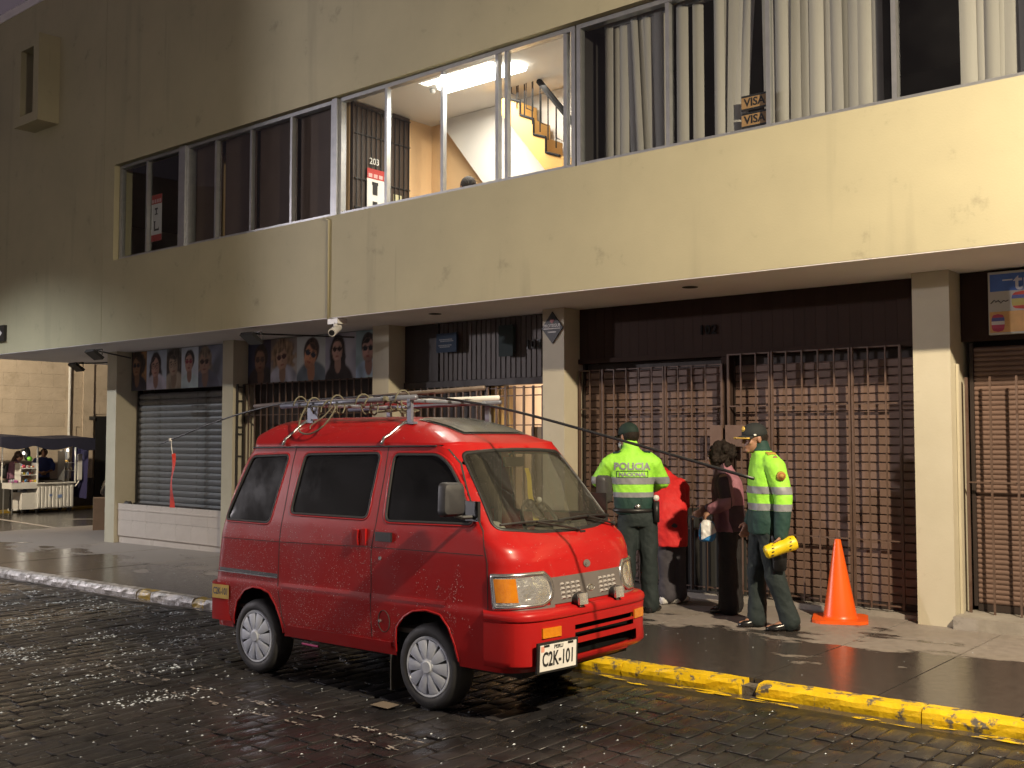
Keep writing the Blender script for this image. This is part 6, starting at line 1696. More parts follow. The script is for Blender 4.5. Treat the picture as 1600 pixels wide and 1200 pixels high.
def limb(b, pts, rs, n=14):
    b.tube(pts, rs, n)
    for p, r in zip(pts, rs): b.ball(p, r * .985, 12, 8)
def head(b, c, f):
    c = Vector(c); f, s, u = basis(f)
    oball(b, c + u * .030 - f * .010, (.098, .077, .093), f, s, u)
    oball(b, c + f * .018 - u * .040, (.072, .060, .080), f, s, u)
    oball(b, c + f * .064 - u * .092, (.026, .030, .024), f, s, u, 10, 8)
    oball(b, c + f * .070 + u * .018, (.024, .052, .018), f, s, u, 10, 8)
    b.tube([c + f * .084 + u * .018, c + f * .104 - u * .018], [.011, .015], 8); oball(b, c + f * .106 - u * .020, (.014, .016, .012), f, s, u, 10, 8)
    oball(b, c + f * .082 - u * .054, (.014, .027, .010), f, s, u, 10, 8); oball(b, c + f * .078 - u * .068, (.013, .024, .009), f, s, u, 10, 8)
    for k in (-1, 1):
        oball(b, c + s * (k * .078) - f * .012 - u * .005, (.020, .010, .032), f, s, u, 10, 8)
        oball(b, c + f * .055 + s * (k * .040) - u * .028, (.026, .022, .022), f, s, u, 10, 8)
def hand(b, w, d, palm, curl=.5, k=1.0):
    """w wrist, d finger direction, palm = direction the palm faces; five bent fingers"""
    w = Vector(w); d = Vector(d).normalized(); pn = Vector(palm); pn = (pn - d * pn.dot(d)).normalized(); s = d.cross(pn)
    loft(b, [(w, .028 * k, .020 * k, 2.4, s, pn), (w + d * .03 * k, .036 * k, .019 * k, 2.6, s, pn), (w + d * .075 * k, .042 * k, .017 * k, 2.8, s, pn), (w + d * .092 * k, .040 * k, .013 * k, 2.6, s, pn)], 14)
    for i, L in enumerate((.068, .078, .074, .058)):
        base = w + d * (.080 * k) + s * ((-.030 + .020 * i) * k); pts = [base]; a = 0; q = base
        for j, fr in enumerate((.45, .32, .26)):
            a += curl * (0.75 if j == 0 else 1.0); q = q + (d * cos(a) + pn * sin(a)) * (L * fr * k); pts.append(q)
        limb(b, pts, [.0100 * k, .0095 * k, .0088 * k, .0078 * k], 8)
    base = w + d * .025 * k - s * .034 * k; t1 = base + (d * .6 - s * .55 + pn * .45).normalized() * .040 * k; t2 = t1 + (d * .75 + s * .1 + pn * .65).normalized() * .032 * k
    limb(b, [base, t1, t2], [.014 * k, .0112 * k, .0095 * k], 8)
def cloth_noise(me, amp, sc=(9, 9, 5), seed=0, tug=None):
    nv = []
    for p, nr in [(v.co.copy(), v.normal.copy()) for v in me.vertices]:
        q = (p.x * sc[0] + seed, p.y * sc[1], p.z * sc[2])
        a = noise.noise(q) * .65 + noise.noise((q[0] * 2.3 + q[2], q[1] * 2.3, q[2] * 2.3 + q[0])) * .35
        nv.append(p + nr * (amp * a))
    for v, q in zip(me.vertices, nv): v.co = q
def cut(me, planes):
    """copy of the mesh kept on the positive side of every (point, normal) plane"""
    bm = bmesh.new(); bm.from_mesh(me)
    for co, no in planes:
        bmesh.ops.bisect_plane(bm, geom=bm.verts[:] + bm.edges[:] + bm.faces[:], dist=1e-5, plane_co=co, plane_no=no, clear_inner=True)
    out = bpy.data.meshes.new('c'); bm.to_mesh(out); bm.free()
    out.polygons.foreach_set('use_smooth', [True] * len(out.polygons)); return out
def puff(me, d):
    nv = [c + n * d for c, n in [(v.co.copy(), v.normal.copy()) for v in me.vertices]]
    for v, q in zip(me.vertices, nv): v.co = q
    return me
def zband(me, z0, z1, extra=()): return cut(me, [((0, 0, z0), (0, 0, 1)), ((0, 0, z1), (0, 0, -1))] + list(extra))
def shoe_mesh(heel, toe, wd=.046, h=.075):
    heel = Vector(heel); toe = Vector(toe); d = (toe - heel); L = d.length; d.normalize(); s = Vector((-d.y, d.x, 0)); b = MB()
    def ring(t, w_, hh, dz=0): c = heel + d * (L * t) + Vector((0, 0, hh / 2 + .003 + dz)); return (c, w_, hh / 2, 2.8, s, Vector((0, 0, 1)))
    loft(b, [ring(0, wd * .62, h * .8), ring(.08, wd * .85, h * 1.15), ring(.3, wd * .88, h * 1.15), ring(.5, wd * .95, h * .90), ring(.72, wd * 1.05, h * .72), ring(.9, wd * .85, h * .58), ring(1.0, wd * .40, h * .40)], 16)
    return b
def person(loc, label, group=None, yaw=40):
    return empty('person', (loc[0], loc[1], g(loc[0]) + .003), label, 'person', group, rot=(0, 0, radians(yaw)))
def put(name, me, mat, root, label=None):
    o = obj(name, me, M[mat] if isinstance(mat, str) else mat, root, local=True, label=label)
    me.polygons.foreach_set('use_smooth', [True] * len(me.polygons)); return o
def cap(root, c, f, mat, trim=True):
    c = Vector(c); f, s, u = basis(f); b = MB(); t = MB(); t.ball((0, 0, 0), 1, 20, 14)
    vs = [(v[0], v[1], max(v[2], -.25)) for v in t.v]
    b.add([c + u * .045 - f * .006 + f * (v[0] * .110) + s * (v[1] * .088) + u * (v[2] * (.092 if v[2] > 0 else .10)) for v in vs], t.f)
    o = put('cap', b.mesh('cap', True), mat, root)
    b = MB(); n = 10; vs = []
    for i in range(n + 1):
        a = -1.15 + 2.3 * i / n
        for r, dz in ((.092, .034), (.150 + .018 * cos(a), .016)):
            for th in (0, .006): vs.append(c + f * (r * cos(a) + .0) + s * (r * .82 * sin(a)) + u * (dz - .006 * abs(sin(a)) * 2 + th))
    fs = []
    for i in range(n):
        p, q = i * 4, i * 4 + 4; fs += [(p, p + 2, q + 2, q), (p + 1, q + 1, q + 3, p + 3), (p + 2, p + 3, q + 3, q + 2)]
    b.add(vs, fs); put('peak', b.mesh('peak'), mat, o)
    if trim:
        b = MB(); b.tube([c + f * ((.152 + .018 * cos(a)) * cos(a)) + s * ((.15) * .86 * sin(a)) + u * (.020 - .012 * abs(sin(a))) for a in [-1.0 + 2.0 * i / 10 for i in range(11)]], .0075, 6); put('peak_braid', b.mesh('b', True), 'gold', o)
        b = MB(); oball(b, c + f * .092 + u * .085, (.012, .028, .028), *basis(f), 10, 8); put('badge', b.mesh('b', True), 'gold', o)
        for k in (-1, 1):
            b = MB(); oball(b, c + f * .03 + s * (.088 * k) + u * .034, (.014, .004, .009), f, s, u, 8, 6); put('side_button', b.mesh('b', True), 'white', o)
    return o
def face_bits(root, c, f, hair=True):
    c = Vector(c); f, s, u = basis(f)
    b = MB()
    for k in (-1, 1): oball(b, c + f * .081 + s * (k * .032) + u * .004, (.008, .012, .006), f, s, u, 8, 6)
    put('eyes', b.mesh('e', True), M['black'], root)
    b = MB()
    for k in (-1, 1): b.tube([c + f * .090 + s * (k * .014) + u * .024, c + f * .086 + s * (k * .034) + u * .030, c + f * .068 + s * (k * .056) + u * .022], .0045, 5)
    put('eyebrows', b.mesh('e', True), 'hair', root)
    if hair:
        b = MB(); oball(b, c - f * .030 + u * .012, (.088, .082, .082), f, s, u); me = b.mesh('h', True)
        put('hair', cut(me, [(c - f * .012, -f), (c - u * .055, u)]), 'hair', root)
def body_of(root, J, vox=.009):
    b = MB(); head(b, J['head'], J['face'])
    h = Vector(J['head']); nk = Vector(J['neck']); ch = Vector(J['chest']); ws = Vector(J['waist']); pv = Vector(J['pelvis'])
    limb(b, [h - Vector((0, 0, .05)), nk, nk * .5 + ch * .5], [.052, .056, .07])
    limb(b, [nk * .35 + ch * .65, ch, ws, pv], [.085, .105, .095, .105])
    for k in ('l', 'r'):
        S, E, Wr = [Vector(J[q + k]) for q in ('sh', 'el', 'wr')]; limb(b, [ch * .5 + S * .5, S, E, Wr], [.06, .045, .036, .026])
        hd = J.get('hd' + k) or (Wr - E); hand(b, Wr, hd, J.get('pm' + k, (0, 1, 0)), J.get('cu' + k, .45))
        Hp, K, A = [Vector(J[q + k]) for q in ('hip', 'kn', 'an')]; limb(b, [pv, Hp, K, A], [.09, .075, .052, .036])
        t = Vector(J['to' + k]); limb(b, [A, A * .3 + t * .7 - Vector((0, 0, .0)) + Vector((0, 0, -A.z * .3 + .01)), Vector((t.x, t.y, .03))], [.036, .032, .02])
    me = remesh(b, vox, 2, .4)
    return put('body', me, 'skin', root)
def trousers(root, J, mat, r=(.125, .100, .082, .086), dep=None, seed=0, z_top=None):
    b = MB(); pv = Vector(J['pelvis']); ws = Vector(J['waist'])
    wx, wy = J.get('hipw', (.16, .12))
    loft(b, [(ws + Vector((0, 0, .02)), wx * .92, wy * .95), (ws * .5 + pv * .5, wx * .97, wy), (pv, wx, wy * 1.05), (pv - Vector((0, 0, .07)), wx * .90, wy * .95)], 20)
    for k in ('l', 'r'):
        Hp, K, A = [Vector(J[q + k]) for q in ('hip', 'kn', 'an')]
        mid = Hp * .5 + K * .5
        limb(b, [Hp, mid, K, K * .45 + A * .55, Vector((A.x, A.y, A.z - .010)), Vector((A.x, A.y, A.z - .040))], [r[0] * .80, r[0] * .74, r[1] * .80, r[2] * .85, r[3] * .90, r[3] * .62])
    me = remesh(b, .011, 3, .5); cloth_noise(me, .016, (10, 10, 7), seed)
    return put('trousers', me, mat, root)
def shoes(root, J, mat, wd=.048, h=.078):
    for k in ('l', 'r'):
        A = Vector(J['an' + k]); t = Vector(J['to' + k]); d = Vector((t.x - A.x, t.y - A.y, 0)).normalized()
        b = shoe_mesh(Vector((A.x, A.y, 0)) - d * .075, Vector((t.x, t.y, 0)) + d * .02, wd, h); put('shoe', b.mesh('shoe', True), mat, root)
def jacket(J, rings, arms, vox=.010, amp=.012, seed=1, collar=None):
    b = MB(); loft(b, rings, 24)
    for pts, rs in arms: limb(b, [Vector(p) for p in pts], rs)
    if collar: limb(b, [Vector(collar[0]), Vector(collar[1])], [collar[2], collar[3]])
    me = remesh(b, vox, 3, .5); cloth_noise(me, amp, (11, 11, 7), seed); return me
def V3(*a): return Vector(a)

# ---------- officer seen from behind, POLICIA NACIONAL on the back
J = dict(head=(-.075, .05, 1.605), face=(-.50, .85, -.12), neck=(-.058, .005, 1.50), chest=(-.05, .0, 1.27), waist=(-.03, .0, 1.02), pelvis=(-.005, .0, .86), hipw=(.168, .125),
         shl=(-.235, .0, 1.405), ell=(-.345, .06, 1.205), wrl=(-.22, .30, 1.14), shr=(.125, .0, 1.41), elr=(.235, .07, 1.195), wrr=(.14, .31, 1.12),
         hipl=(-.09, .0, .84), knl=(-.10, .0, .45), anl=(-.10, .02, .08), tol=(-.15, .20, .02), hipr=(.085, .0, .84), knr=(.10, -.02, .45), anr=(.115, .0, .08), tor=(.20, .14, .02), pml=(.6, 0, -.6), pmr=(-.6, 0, -.6))
p1 = person((-5.43, 8.27), 'police officer seen from behind with POLICIA NACIONAL on a lime jacket, beside the van front', 'police officers')
body_of(p1, J); trousers(p1, J, 'trouser', (.125, .105, .090, .092), seed=3); shoes(p1, J, 'shoe')
rings = [(V3(-.035, .0, .90), .165, .125), (V3(-.035, 0, 1.0), .182, .135), (V3(-.04, 0, 1.10), .186, .138), (V3(-.05, 0, 1.25), .198, .140), (V3(-.055, 0, 1.36), .208, .128), (V3(-.056, .0, 1.43), .180, .105), (V3(-.058, .0, 1.475), .105, .085), (V3(-.058, .01, 1.50), .07, .07)]
arms = [([(-.20, 0, 1.385), (-.262, .0, 1.35), (-.350, .06, 1.205), (-.27, .20, 1.165), (-.225, .29, 1.14)], [.085, .080, .070, .060, .052]), ([(.09, 0, 1.39), (.152, .0, 1.355), (.238, .07, 1.195), (.185, .20, 1.15), (.145, .30, 1.12)], [.085, .080, .070, .060, .052])]
jk = jacket(J, rings, arms, seed=4, collar=((-.058, .0, 1.47), (-.062, .012, 1.535), .080, .070))
put('jacket', cut(jk, [((0, 0, 1.055), (0, 0, 1))]), 'hivis', p1)
hem = cut(jk, [((0, 0, 1.056), (0, 0, -1)), ((.03, 0, .925), (-.42, 0, 1))]); put('jacket_hem', hem, 'dkgreen', p1)
tail = cut(puff(jk.copy(), .004), [((0, 0, 1.058), (0, 0, -1)), ((.03, -.02, 0), (1, -.1, 0)), ((.125, 0, .875), (-1.1, 0, 1)), ((.125, 0, .875), (1.2, 0, 1)), ((0, -.02, 0), (0, -1, 0))]); put('jacket_tail', tail, 'dkgreen', p1)
for z0, z1 in ((1.175, 1.238), (1.056, 1.102)): put('reflective_band', puff(zband(jk, z0, z1), .0045), 'silverband', p1)
for k, xx in ((-1, -.19), (1, .08)):
    put('shoulder_tab', puff(cut(jk, [((xx - .035, 0, 0), (1, 0, 0)), ((xx + .035, 0, 0), (-1, 0, 0)), ((0, -.045, 0), (0, 1, 0)), ((0, .02, 0), (0, -1, 0)), ((0, 0, 1.36), (0, 0, 1))]), .006), 'dkgreen', p1)
bvh = BVHTree.FromPolygons([v.co for v in jk.vertices], [tuple(p.vertices) for p in jk.polygons])
def on_back(me, cx, cz, d=.005):
    for v in me.vertices:
        x, z = cx + v.co.x, cz + v.co.z
        hit = bvh.ray_cast(Vector((x, -.6, z)), Vector((0, 1, 0)))
        v.co = Vector((x, (hit[0].y if hit[0] else -.13) - d - (.0015 if v.co.y < 0 else 0), z))
    return me
def fine(me):
    bm = bmesh.new(); bm.from_mesh(me); bmesh.ops.triangulate(bm, faces=bm.faces); bmesh.ops.subdivide_edges(bm, edges=[e for e in bm.edges if e.calc_length() > .02], cuts=1); bm.to_mesh(me); bm.free(); return me
put('back_lettering', on_back(fine(text_mesh('POLICIA', .088, .0, .0034, 1.02)), -.062, 1.335), 'silverband', p1)
put('back_lettering', on_back(fine(text_mesh('NACIONAL', .048, .0, .0020, 1.0)), -.058, 1.263), 'silverband', p1)
b = MB()
for a, c in (((-.205, 1.292), (.085, 1.292)), ((-.205, 1.234), (.085, 1.234))):
    b.add([(a[0], 0, a[1]), (c[0], 0, c[1]), (c[0], 0, c[1] + .006), (a[0], 0, a[1] + .006)], [(0, 1, 2, 3)])
for x_ in (-.205, .079): b.add([(x_, 0, 1.234), (x_ + .006, 0, 1.234), (x_ + .006, 0, 1.298), (x_, 0, 1.298)], [(0, 1, 2, 3)])
m_ = b.mesh('fr'); bm = bmesh.new(); bm.from_mesh(m_); bmesh.ops.subdivide_edges(bm, edges=[e for e in bm.edges if e.calc_length() > .04], cuts=14); bm.to_mesh(m_); bm.free()
put('back_lettering', on_back(m_, 0, 0, .006), 'dkgreen', p1)
cap(p1, J['head'], J['face'], pbr('dark_green_cap_cloth', (.009, .026, .020), rough=.8), False); face_bits(p1, J['head'], J['face'])
f, s, u = basis(J['face']); c = Vector(J['head'])
b = MB(); oball(b, c + f * .070 - u * .065, (.040, .066, .048), f, s, u); put('face_mask', b.mesh('m', True), pbr('pale_mask_cloth', (.45, .47, .50), rough=.8), p1)
# duty belt pieces
b = MB(); b.tube([(-.035 + .176 * cos(t), .128 * sin(t), .935) for t in [2 * pi * k / 24 for k in range(25)]], .022, 8, cap=False); bl_ = put('belt', b.mesh('b', True), 'black', p1)
b = MB(); b.box(.135, -.115, .83, .185, -.055, 1.02); put('holster', b.mesh('b'), 'black', bl_)
b = MB(); b.lathe([(.001, -.012), (.026, -.010), (.028, .006), (.001, .008)], 14, (.160, -.095, 1.05), 'y'); put('radio_cap', b.mesh('b', True), 'white', bl_)
b = MB(); oball(b, (-.015, -.142, .975), (.03, .014, .020), Vector((1, 0, 0)), Vector((0, 1, 0)), Vector((0, 0, 1))); put('handcuffs', b.mesh('b', True), 'chrome', bl_)

# ---------- officer in profile walking left with a yellow object
J = dict(head=(-.105, -.0, 1.575), face=(-.98, -.20, -.06), neck=(-.060, .0, 1.465), chest=(-.02, .0, 1.26), waist=(-.03, .0, .98), pelvis=(-.03, .0, .84), hipw=(.115, .165),
         shl=(.015, -.185, 1.395), ell=(.070, -.235, 1.10), wrl=(.045, -.245, .80), hdl=(-.25, -.05, -1), pml=(-1, .15, .15), cul=.95, shr=(-.005, .185, 1.395), elr=(.02, .24, 1.10), wrr=(-.10, .22, .86),
         hipl=(-.02, -.09, .82), knl=(.035, -.10, .44), anl=(.150, -.105, .09), tol=(-.03, -.115, .02), hipr=(-.035, .09, .82), knr=(-.075, .09, .44), anr=(-.075, .10, .09), tor=(-.215, .08, .02))
p2 = person((-4.10, 8.21), 'police officer in profile with gold-trimmed cap holding a yellow object', 'police officers')
body_of(p2, J, .0075); trousers(p2, J, 'trouser', (.118, .104, .092, .096), seed=7); shoes(p2, J, 'shoe', .05, .075)
rings = [(V3(-.03, .0, .79), .122, .180), (V3(-.03, 0, .90), .126, .186), (V3(-.03, 0, 1.0), .122, .182), (V3(-.025, 0, 1.13), .132, .190), (V3(-.015, 0, 1.26), .142, .195), (V3(-.012, 0, 1.37), .126, .190), (V3(-.02, .0, 1.43), .100, .150), (V3(-.045, .0, 1.475), .080, .092), (V3(-.06, .0, 1.50), .065, .068)]
arms = [([(.0, -.14, 1.375), (.022, -.195, 1.345), (.072, -.238, 1.10), (.062, -.245, .95), (.050, -.246, .795)], [.088, .084, .074, .066, .060]), ([(-.0, .14, 1.375), (.0, .195, 1.345), (.02, .24, 1.10), (-.04, .235, .98), (-.09, .225, .88)], [.088, .084, .072, .064, .056])]
jk = jacket(J, rings, arms, seed=12, collar=((-.045, .0, 1.465), (-.058, .0, 1.525), .078, .070))
zc = .985
put('jacket', cut(jk, [((0, 0, zc), (0, 0, 1))]), 'hivis', p2)
put('jacket_hem', cut(jk, [((0, 0, zc + .001), (0, 0, -1))]), 'dkgreen', p2)
for z0, z1 in ((1.125, 1.185), (.988, 1.045)): put('reflective_band', puff(zband(jk, z0, z1), .0045), 'silverband', p2)
put('collar', puff(cut(jk, [((0, 0, 1.475), (.0, 0, 1))]), .004), 'dkgreen', p2)
put('shoulder_tab', puff(cut(jk, [((-.035, 0, 0), (1, 0, 0)), ((.03, 0, 0), (-1, 0, 0)), ((0, -.19, 0), (0, 1, 0)), ((0, -.10, 0), (0, -1, 0)), ((0, 0, 1.39), (0, 0, 1))]), .006), 'gold', p2)
M['badgegold'] = pbr('badge_thread', (.42, .26, .05), rough=.7); M['badgered'] = pbr('badge_red_thread', (.36, .12, .04), rough=.7)
b = MB(); c0 = Vector((.045, -.322, 1.275))
for r_, d_, m_ in ((.040, 0, M['badgegold']), (.031, .003, M['badgered']), (.020, .006, M['badgegold'])):
    b = MB(); b.lathe([(.001, -.012 - d_), (r_ * .9, -.010 - d_), (r_, .010)], 18, (c0.x, c0.y + .028, c0.z), 'y'); put('sleeve_badge', b.mesh('b', True), m_, p2)
cap(p2, J['head'], J['face'], pbr('black_cap_cloth', (.016, .020, .021), rough=.8), True); face_bits(p2, J['head'], J['face'])
b = MB(); b.prism(round_poly([(-.005, .50), (.095, .50), (.105, .74), (-.02, .80)], .03), 'y', -.225, -.165); put('thigh_pouch', b.mesh('b'), 'black', p2)
yl = empty('yellow_cylinder', (0, 0, 0), 'yellow plastic cylinder with dark marks in the hand of the officer in profile', 'cylinder')
Mw = Matrix.Translation(p2.location) @ Matrix.Rotation(radians(40), 4, 'Z')
b = MB(); A = V3(-.088, -.27, .655); Bq = V3(.168, -.27, .745); ax = (Bq - A).normalized()
b.tube([A, A + ax * .012, A + ax * .07, A + ax * .085, A + ax * .16, A + ax * .175, A + ax * .235, A + ax * .262, A + ax * .271], [.040, .054, .058, .056, .056, .060, .062, .054, .03], 20)
M['yellow'] = pbr('yellow_plastic', (.90, .66, .015), (.82, .58, .012), 8, .4)
b.v = [Mw @ Vector(q) for q in b.v]; yl.location = Mw @ V3(.04, -.27, .65); obj('shell', b, M['yellow'], yl, ang=35)
b = MB()
for t, r_ in ((.055, .0585), (.205, .0625)):
    for k in range(4):
        a = -2.2 + .5 * k; nrm = V3(0, -1, 0) * cos(a + 1.6) + V3(0, 0, 1) * sin(a + 1.6); q = A + ax * t + nrm * (r_ - .003); oball(b, q, (.014, .006, .006), ax, nrm.cross(ax), nrm, 8, 6)
b.v = [Mw @ Vector(q) for q in b.v]; obj('marks', b, M['black'], yl)

# ---------- person in the red jacket, bent forward
J = dict(head=(-.03, .42, 1.20), face=(-.1, .75, -.65), neck=(-.015, .30, 1.215), chest=(.0, .17, 1.08), waist=(.0, .03, .88), pelvis=(.0, -.01, .76), hipw=(.145, .125),
         shl=(-.15, .22, 1.15), ell=(-.17, .36, .98), wrl=(-.08, .50, .92), shr=(.155, .22, 1.15), elr=(.18, .32, .95), wrr=(.10, .50, .90), hipl=(-.07, .0, .74), knl=(-.05, .0, .42), anl=(-.04, .0, .105), tol=(.10, .10, .02), hipr=(.07, .0, .74), knr=(.065, .03, .42), anr=(.075, .05, .105), tor=(.17, .18, .02))
p3 = person((-5.46, 8.90), 'person in a red jacket bending towards the grille behind the officer', None)
body_of(p3, J, .011); trousers(p3, J, 'greycloth', (.115, .10, .088, .10), seed=9); shoes(p3, J, 'white', .052, .085)
rings = [(V3(.005, -.02, .555), .150, .130), (V3(.0, -.015, .68), .158, .135), (V3(.0, .0, .82), .158, .135), (V3(.0, .07, .97), .160, .130), (V3(.0, .15, 1.09), .165, .12), (V3(-.005, .23, 1.18), .145, .10), (V3(-.01, .285, 1.225), .085, .075)]
arms = [([(-.11, .20, 1.13), (-.15, .24, 1.10), (-.165, .36, .98), (-.09, .48, .925)], [.078, .072, .062, .05]), ([(.11, .20, 1.13), (.155, .24, 1.09), (.175, .30, .94), (.10, .48, .905)], [.078, .075, .068, .05])]
put('jacket', jacket(J, rings, arms, .011, .014, 21, ((-.01, .27, 1.215), (-.02, .34, 1.25), .07, .062)), 'redcloth', p3)
f, s, u = basis(J['face']); c = Vector(J['head']); b = MB(); oball(b, c - f * .02 + u * .03, (.105, .090, .098), f, s, u); hm = b.mesh('h', True); cloth_noise(hm, .02, (25, 25, 25), 2); put('hair', hm, 'hair', p3)
face_bits(p3, J['head'], J['face'], False)

# ---------- woman with curly hair and a blue and white bag
J = dict(head=(-.09, .02, 1.42), face=(-.86, .50, -.10), neck=(-.05, .0, 1.31), chest=(-.02, .0, 1.12), waist=(-.01, .0, .90), pelvis=(.0, .0, .80), hipw=(.125, .140),
         shl=(-.075, -.13, 1.225), ell=(-.06, -.185, 1.02), wrl=(-.185, -.13, .945), hdl=(-.6, .1, -.55), pml=(.3, .2, -1), cul=.8, shr=(.05, .15, 1.225), elr=(.0, .21, 1.0), wrr=(-.16, .16, .93),
         hipl=(-.03, -.07, .78), knl=(-.03, -.07, .43), anl=(-.02, -.07, .08), tol=(-.16, .0, .02), hipr=(.03, .07, .78), knr=(.03, .07, .43), anr=(.04, .07, .08), tor=(-.10, .15, .02))
p4 = person((-4.75, 8.75), 'woman with dark curly hair in a plum and pink jacket holding a bag', None)
body_of(p4, J, .0105); trousers(p4, J, 'blackcloth', (.118, .108, .104, .112), seed=11); shoes(p4, J, 'shoe')
rings = [(V3(.0, .0, .745), .150, .165), (V3(-.005, 0, .86), .142, .160), (V3(-.01, 0, 1.0), .138, .155), (V3(-.02, 0, 1.12), .140, .165), (V3(-.025, 0, 1.20), .125, .160), (V3(-.035, .0, 1.27), .09, .11), (V3(-.045, .0, 1.315), .07, .07)]
arms = [([(-.04, -.10, 1.20), (-.070, -.14, 1.18), (-.062, -.190, 1.02), (-.125, -.165, .98), (-.185, -.132, .946)], [.075, .072, .066, .058, .046]), ([(.02, .11, 1.20), (.05, .15, 1.18), (.0, .21, 1.0), (-.08, .19, .96), (-.16, .16, .93)], [.075, .07, .06, .055, .045])]
jk = jacket(J, rings, arms, .010, .012, 31, ((-.04, .0, 1.29), (-.055, .0, 1.34), .072, .065))
put('jacket', jk, 'plum', p4)
put('pink_sleeve', puff(cut(jk, [((0, -.105, 0), (0, -1, 0)), ((-.055, 0, 1.055), (.15, 0, -1)), ((-.035, 0, 0), (-1, 0, 0))]), .004), 'pink', p4)
put('pink_panel', puff(cut(jk, [((.075, 0, 0), (1, 0, .10)), ((0, 0, .98), (0, 0, 1)), ((0, .12, 0), (0, -1, 0))]), .004), 'pink', p4)
put('pink_panel', puff(cut(jk, [((-.055, 0, .90), (-1, 0, -.35)), ((0, 0, .98), (0, 0, -1)), ((0, -.03, 0), (0, -1, 0))]), .004), 'pink', p4)
f, s, u = basis(J['face']); c = Vector(J['head']); b = MB(); rr_ = random.Random(3)
for k in range(64):
    d = Vector((rr_.gauss(0, 1), rr_.gauss(0, 1), rr_.gauss(0, 1))).normalized()
    if d.dot(f) > .45: continue
    oball(b, c + u * .012 - f * .025 + d * rr_.uniform(.075, .120), (.036, .036, .036), f, s, u, 8, 6)
oball(b, c + u * .02 - f * .025, (.11, .105, .11), f, s, u)
hm = remesh(b, .009, 1, .4); cloth_noise(hm, .02, (38, 38, 38), 5); put('hair', hm, 'hair', p4); face_bits(p4, J['head'], J['face'], False)
Mw = Matrix.Translation(p4.location) @ Matrix.Rotation(radians(40), 4, 'Z')
bag = empty('shopping_bag', Mw @ V3(-.23, -.12, .64), 'blue and white bag hanging from the hand of the curly haired woman', 'bag')
b = MB(); loft(b, [(V3(-.228, -.12, .655), .040, .045), (V3(-.23, -.12, .675), .068, .065), (V3(-.228, -.12, .74), .075, .068), (V3(-.226, -.12, .81), .066, .055), (V3(-.222, -.12, .845), .045, .03)], 18)
me = remesh(b, .008, 2); cloth_noise(me, .018, (16, 16, 12), 8); me.transform(Mw)
vd = (Vector((0, 0, 1.5)) - (Mw @ V3(-.23, -.12, .75))); vd.z = 0; vd.normalize(); lf = Vector((-vd.y, vd.x, 0))
ctr = Mw @ V3(-.232, -.12, .70)
me2 = cut(me, [(ctr + vd * .02, vd), (ctr, Vector((0, 0, 1)) - lf * .5), (ctr + lf * -.045, -lf * -1)]); puff(me2, .003)
obj('bag_body', me, pbr('blue_bag_plastic', (.03, .22, .52), (.02, .16, .42), 9, .35), bag)
obj('bag_panel', me2, pbr('white_bag_plastic', (.62, .62, .62), rough=.4), bag)
b = MB(); b.tube([Mw @ Vector(q) for q in ((-.25, -.12, .84), (-.235, -.125, .90), (-.215, -.12, .84))], .008, 6); obj('handle', b, M['black'], bag)

# ---------- far people at the food cart
J = dict(head=(.02, -.02, 1.50), face=(.1, -.95, -.25), neck=(.0, .0, 1.40), chest=(.0, .0, 1.20), waist=(.0, .0, .95), pelvis=(.0, .0, .85), hipw=(.15, .12), shl=(-.20, .0, 1.33), ell=(-.23, -.08, 1.06), wrl=(-.05, -.24, 1.0), shr=(.20, .0, 1.33), elr=(.23, -.08, 1.06), wrr=(.08, -.24, 1.0),
         hipl=(-.08, 0, .83), knl=(-.08, 0, .44), anl=(-.08, 0, .08), tol=(-.08, -.16, .02), hipr=(.08, 0, .83), knr=(.08, 0, .44), anr=(.08, 0, .08), tor=(.08, -.16, .02))
M['blueshirt'] = pbr('blue_shirt_cloth', (.035, .055, .20), rough=.8)
M['darkskin'] = M['skin']
p5 = person((-26.42, 13.02), 'street vendor in a blue top standing behind the food cart', None, 64); p5.scale = (.95, .95, .94)
body_of(p5, J, .014); trousers(p5, J, 'blackcloth', seed=1); shoes(p5, J, 'shoe')
put('shirt', jacket(J, [(V3(0, 0, .86), .17, .13), (V3(0, 0, 1.05), .17, .13), (V3(0, 0, 1.24), .20, .13), (V3(0, 0, 1.36), .17, .10), (V3(0, 0, 1.41), .08, .07)], [([(-.17, 0, 1.32), (-.235, -.03, 1.18), (-.24, -.07, 1.09)], [.075, .07, .065]), ([(.17, 0, 1.32), (.235, -.03, 1.18), (.24, -.07, 1.09)], [.075, .07, .065])], .016, .01), 'blueshirt', p5)
f, s, u = basis(J['face']); c = Vector(J['head']); b = MB(); oball(b, c - f * .03 + u * .03, (.10, .095, .10), f, s, u); oball(b, c + u * .13 - f * .01, (.045, .045, .055), f, s, u); oball(b, c + s * .10 - f * .03, (.05, .045, .06), f, s, u); put('hair', b.mesh('h', True), 'hair', p5)
J = dict(head=(.10, -.02, 1.35), face=(.9, .2, -.45), neck=(.02, .0, 1.27), chest=(-.02, .0, 1.09), waist=(-.05, .0, .88), pelvis=(-.05, .0, .80), hipw=(.12, .14), shl=(.02, -.15, 1.19), ell=(.05, -.19, .95), wrl=(.22, -.12, .88), shr=(.0, .15, 1.19), elr=(.08, .19, .95), wrr=(.25, .12, .90),
         hipl=(-.05, -.07, .78), knl=(-.02, -.08, .42), anl=(-.05, -.08, .08), tol=(.12, -.08, .02), hipr=(-.05, .07, .78), knr=(.04, .08, .42), anr=(.04, .08, .08), tor=(.20, .08, .02))
p6 = person((-26.35, 12.27), 'customer in a mauve top with a dark backpack bending over the food cart tray', None, 64)
body_of(p6, J, .014); trousers(p6, J, 'blackcloth', seed=2); shoes(p6, J, 'white', .055, .09)
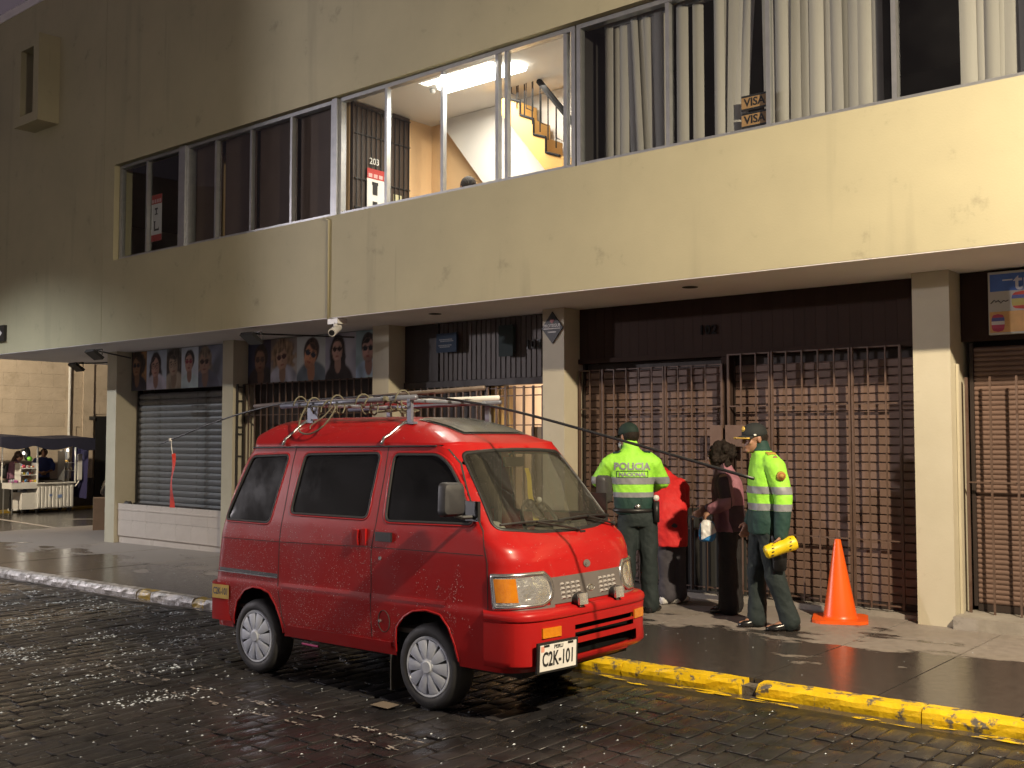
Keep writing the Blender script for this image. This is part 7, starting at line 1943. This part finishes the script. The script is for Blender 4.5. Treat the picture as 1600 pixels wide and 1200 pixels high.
put('top', jacket(J, [(V3(-.05, 0, .80), .13, .16), (V3(-.04, 0, .95), .13, .16), (V3(-.015, 0, 1.10), .13, .17), (V3(.0, 0, 1.2), .11, .15), (V3(.02, 0, 1.275), .06, .06)], [([(.0, -.12, 1.17), (.02, -.16, 1.12), (.05, -.19, .95), (.20, -.13, .89)], [.07, .068, .06, .045]), ([(.0, .12, 1.17), (.0, .16, 1.12), (.08, .19, .95), (.22, .13, .90)], [.07, .068, .06, .045])], .016, .01), pbr('mauve_cloth', (.19, .085, .135), rough=.8), p6)
f, s, u = basis(J['face']); c = Vector(J['head']); b = MB(); oball(b, c - f * .03 + u * .03, (.105, .095, .10), f, s, u); oball(b, c - f * .085 - u * .09, (.045, .07, .12), f, s, u); put('hair', b.mesh('h', True), pbr('brown_hair', (.06, .03, .02), rough=.6), p6)
b = MB(); b.tube([c + u * .12 + s * .05, c + u * .16 + s * .10], .05, 8); b.ball(c + u * .11 - s * .04 + f * .03, .06, 10, 8); put('hair_bow', b.mesh('h', True), 'white', p6)
b = MB(); loft(b, [(V3(-.22, 0, .82), .07, .11), (V3(-.24, 0, .90), .10, .14), (V3(-.22, 0, 1.08), .09, .13), (V3(-.17, 0, 1.18), .05, .10)], 14)
o = put('backpack', b.mesh('h', True), 'black', p6)
Mw = Matrix.Translation(p6.location) @ Matrix.Rotation(radians(64), 4, 'Z')
b = MB(); loft(b, [(V3(.20, -.16, .33), .10, .08), (V3(.20, -.16, .5), .12, .09), (V3(.22, -.15, .68), .09, .07), (V3(.23, -.14, .78), .03, .03)], 14); b.v = [Mw @ Vector(q) for q in b.v]
tag(obj('carrier_bag', b, pbr('pale_blue_bag', (.45, .50, .58), rough=.4), smooth=True), 'pale carrier bag hanging beside the customer at the food cart', 'bag')
# head passing behind the stairwell sill
J = dict(head=(0, 0, 1.60), face=(-.7, .7, 0), neck=(0, 0, 1.50), chest=(0, 0, 1.27), waist=(0, 0, 1.02), pelvis=(0, 0, .86), hipw=(.15, .12), shl=(-.19, 0, 1.40), ell=(-.23, .0, 1.1), wrl=(-.22, -.05, .85), shr=(.19, 0, 1.40), elr=(.23, 0, 1.1), wrr=(.22, -.05, .85), hipl=(-.08, 0, .84), knl=(-.08, 0, .45), anl=(-.08, 0, .08), tol=(-.15, .12, .02), hipr=(.08, 0, .84), knr=(.08, 0, .45), anr=(.08, 0, .08), tor=(.0, .15, .02))
p7 = empty('person', (-7.98, 8.72, 4.19), 'dark haired person just showing above the sill of the stairwell window', 'person', rot=(0, 0, radians(40)))
b = MB(); head(b, (0, 0, .185), (-.6, .8, 0)); limb(b, [V3(0, 0, .12), V3(0, 0, .05)], [.052, .06]); limb(b, [V3(-.15, 0, .03), V3(.15, 0, .03)], [.05, .05]); put('body', remesh(b, .012), 'skin', p7)
f, s, u = basis((-.6, .8, 0)); b = MB(); oball(b, V3(0, 0, .185) - f * .03 + u * .03, (.10, .088, .10), f, s, u); put('hair', b.mesh('h', True), 'hair', p7)

bpy.data.scenes.remove(TMP)
scene.camera = cam
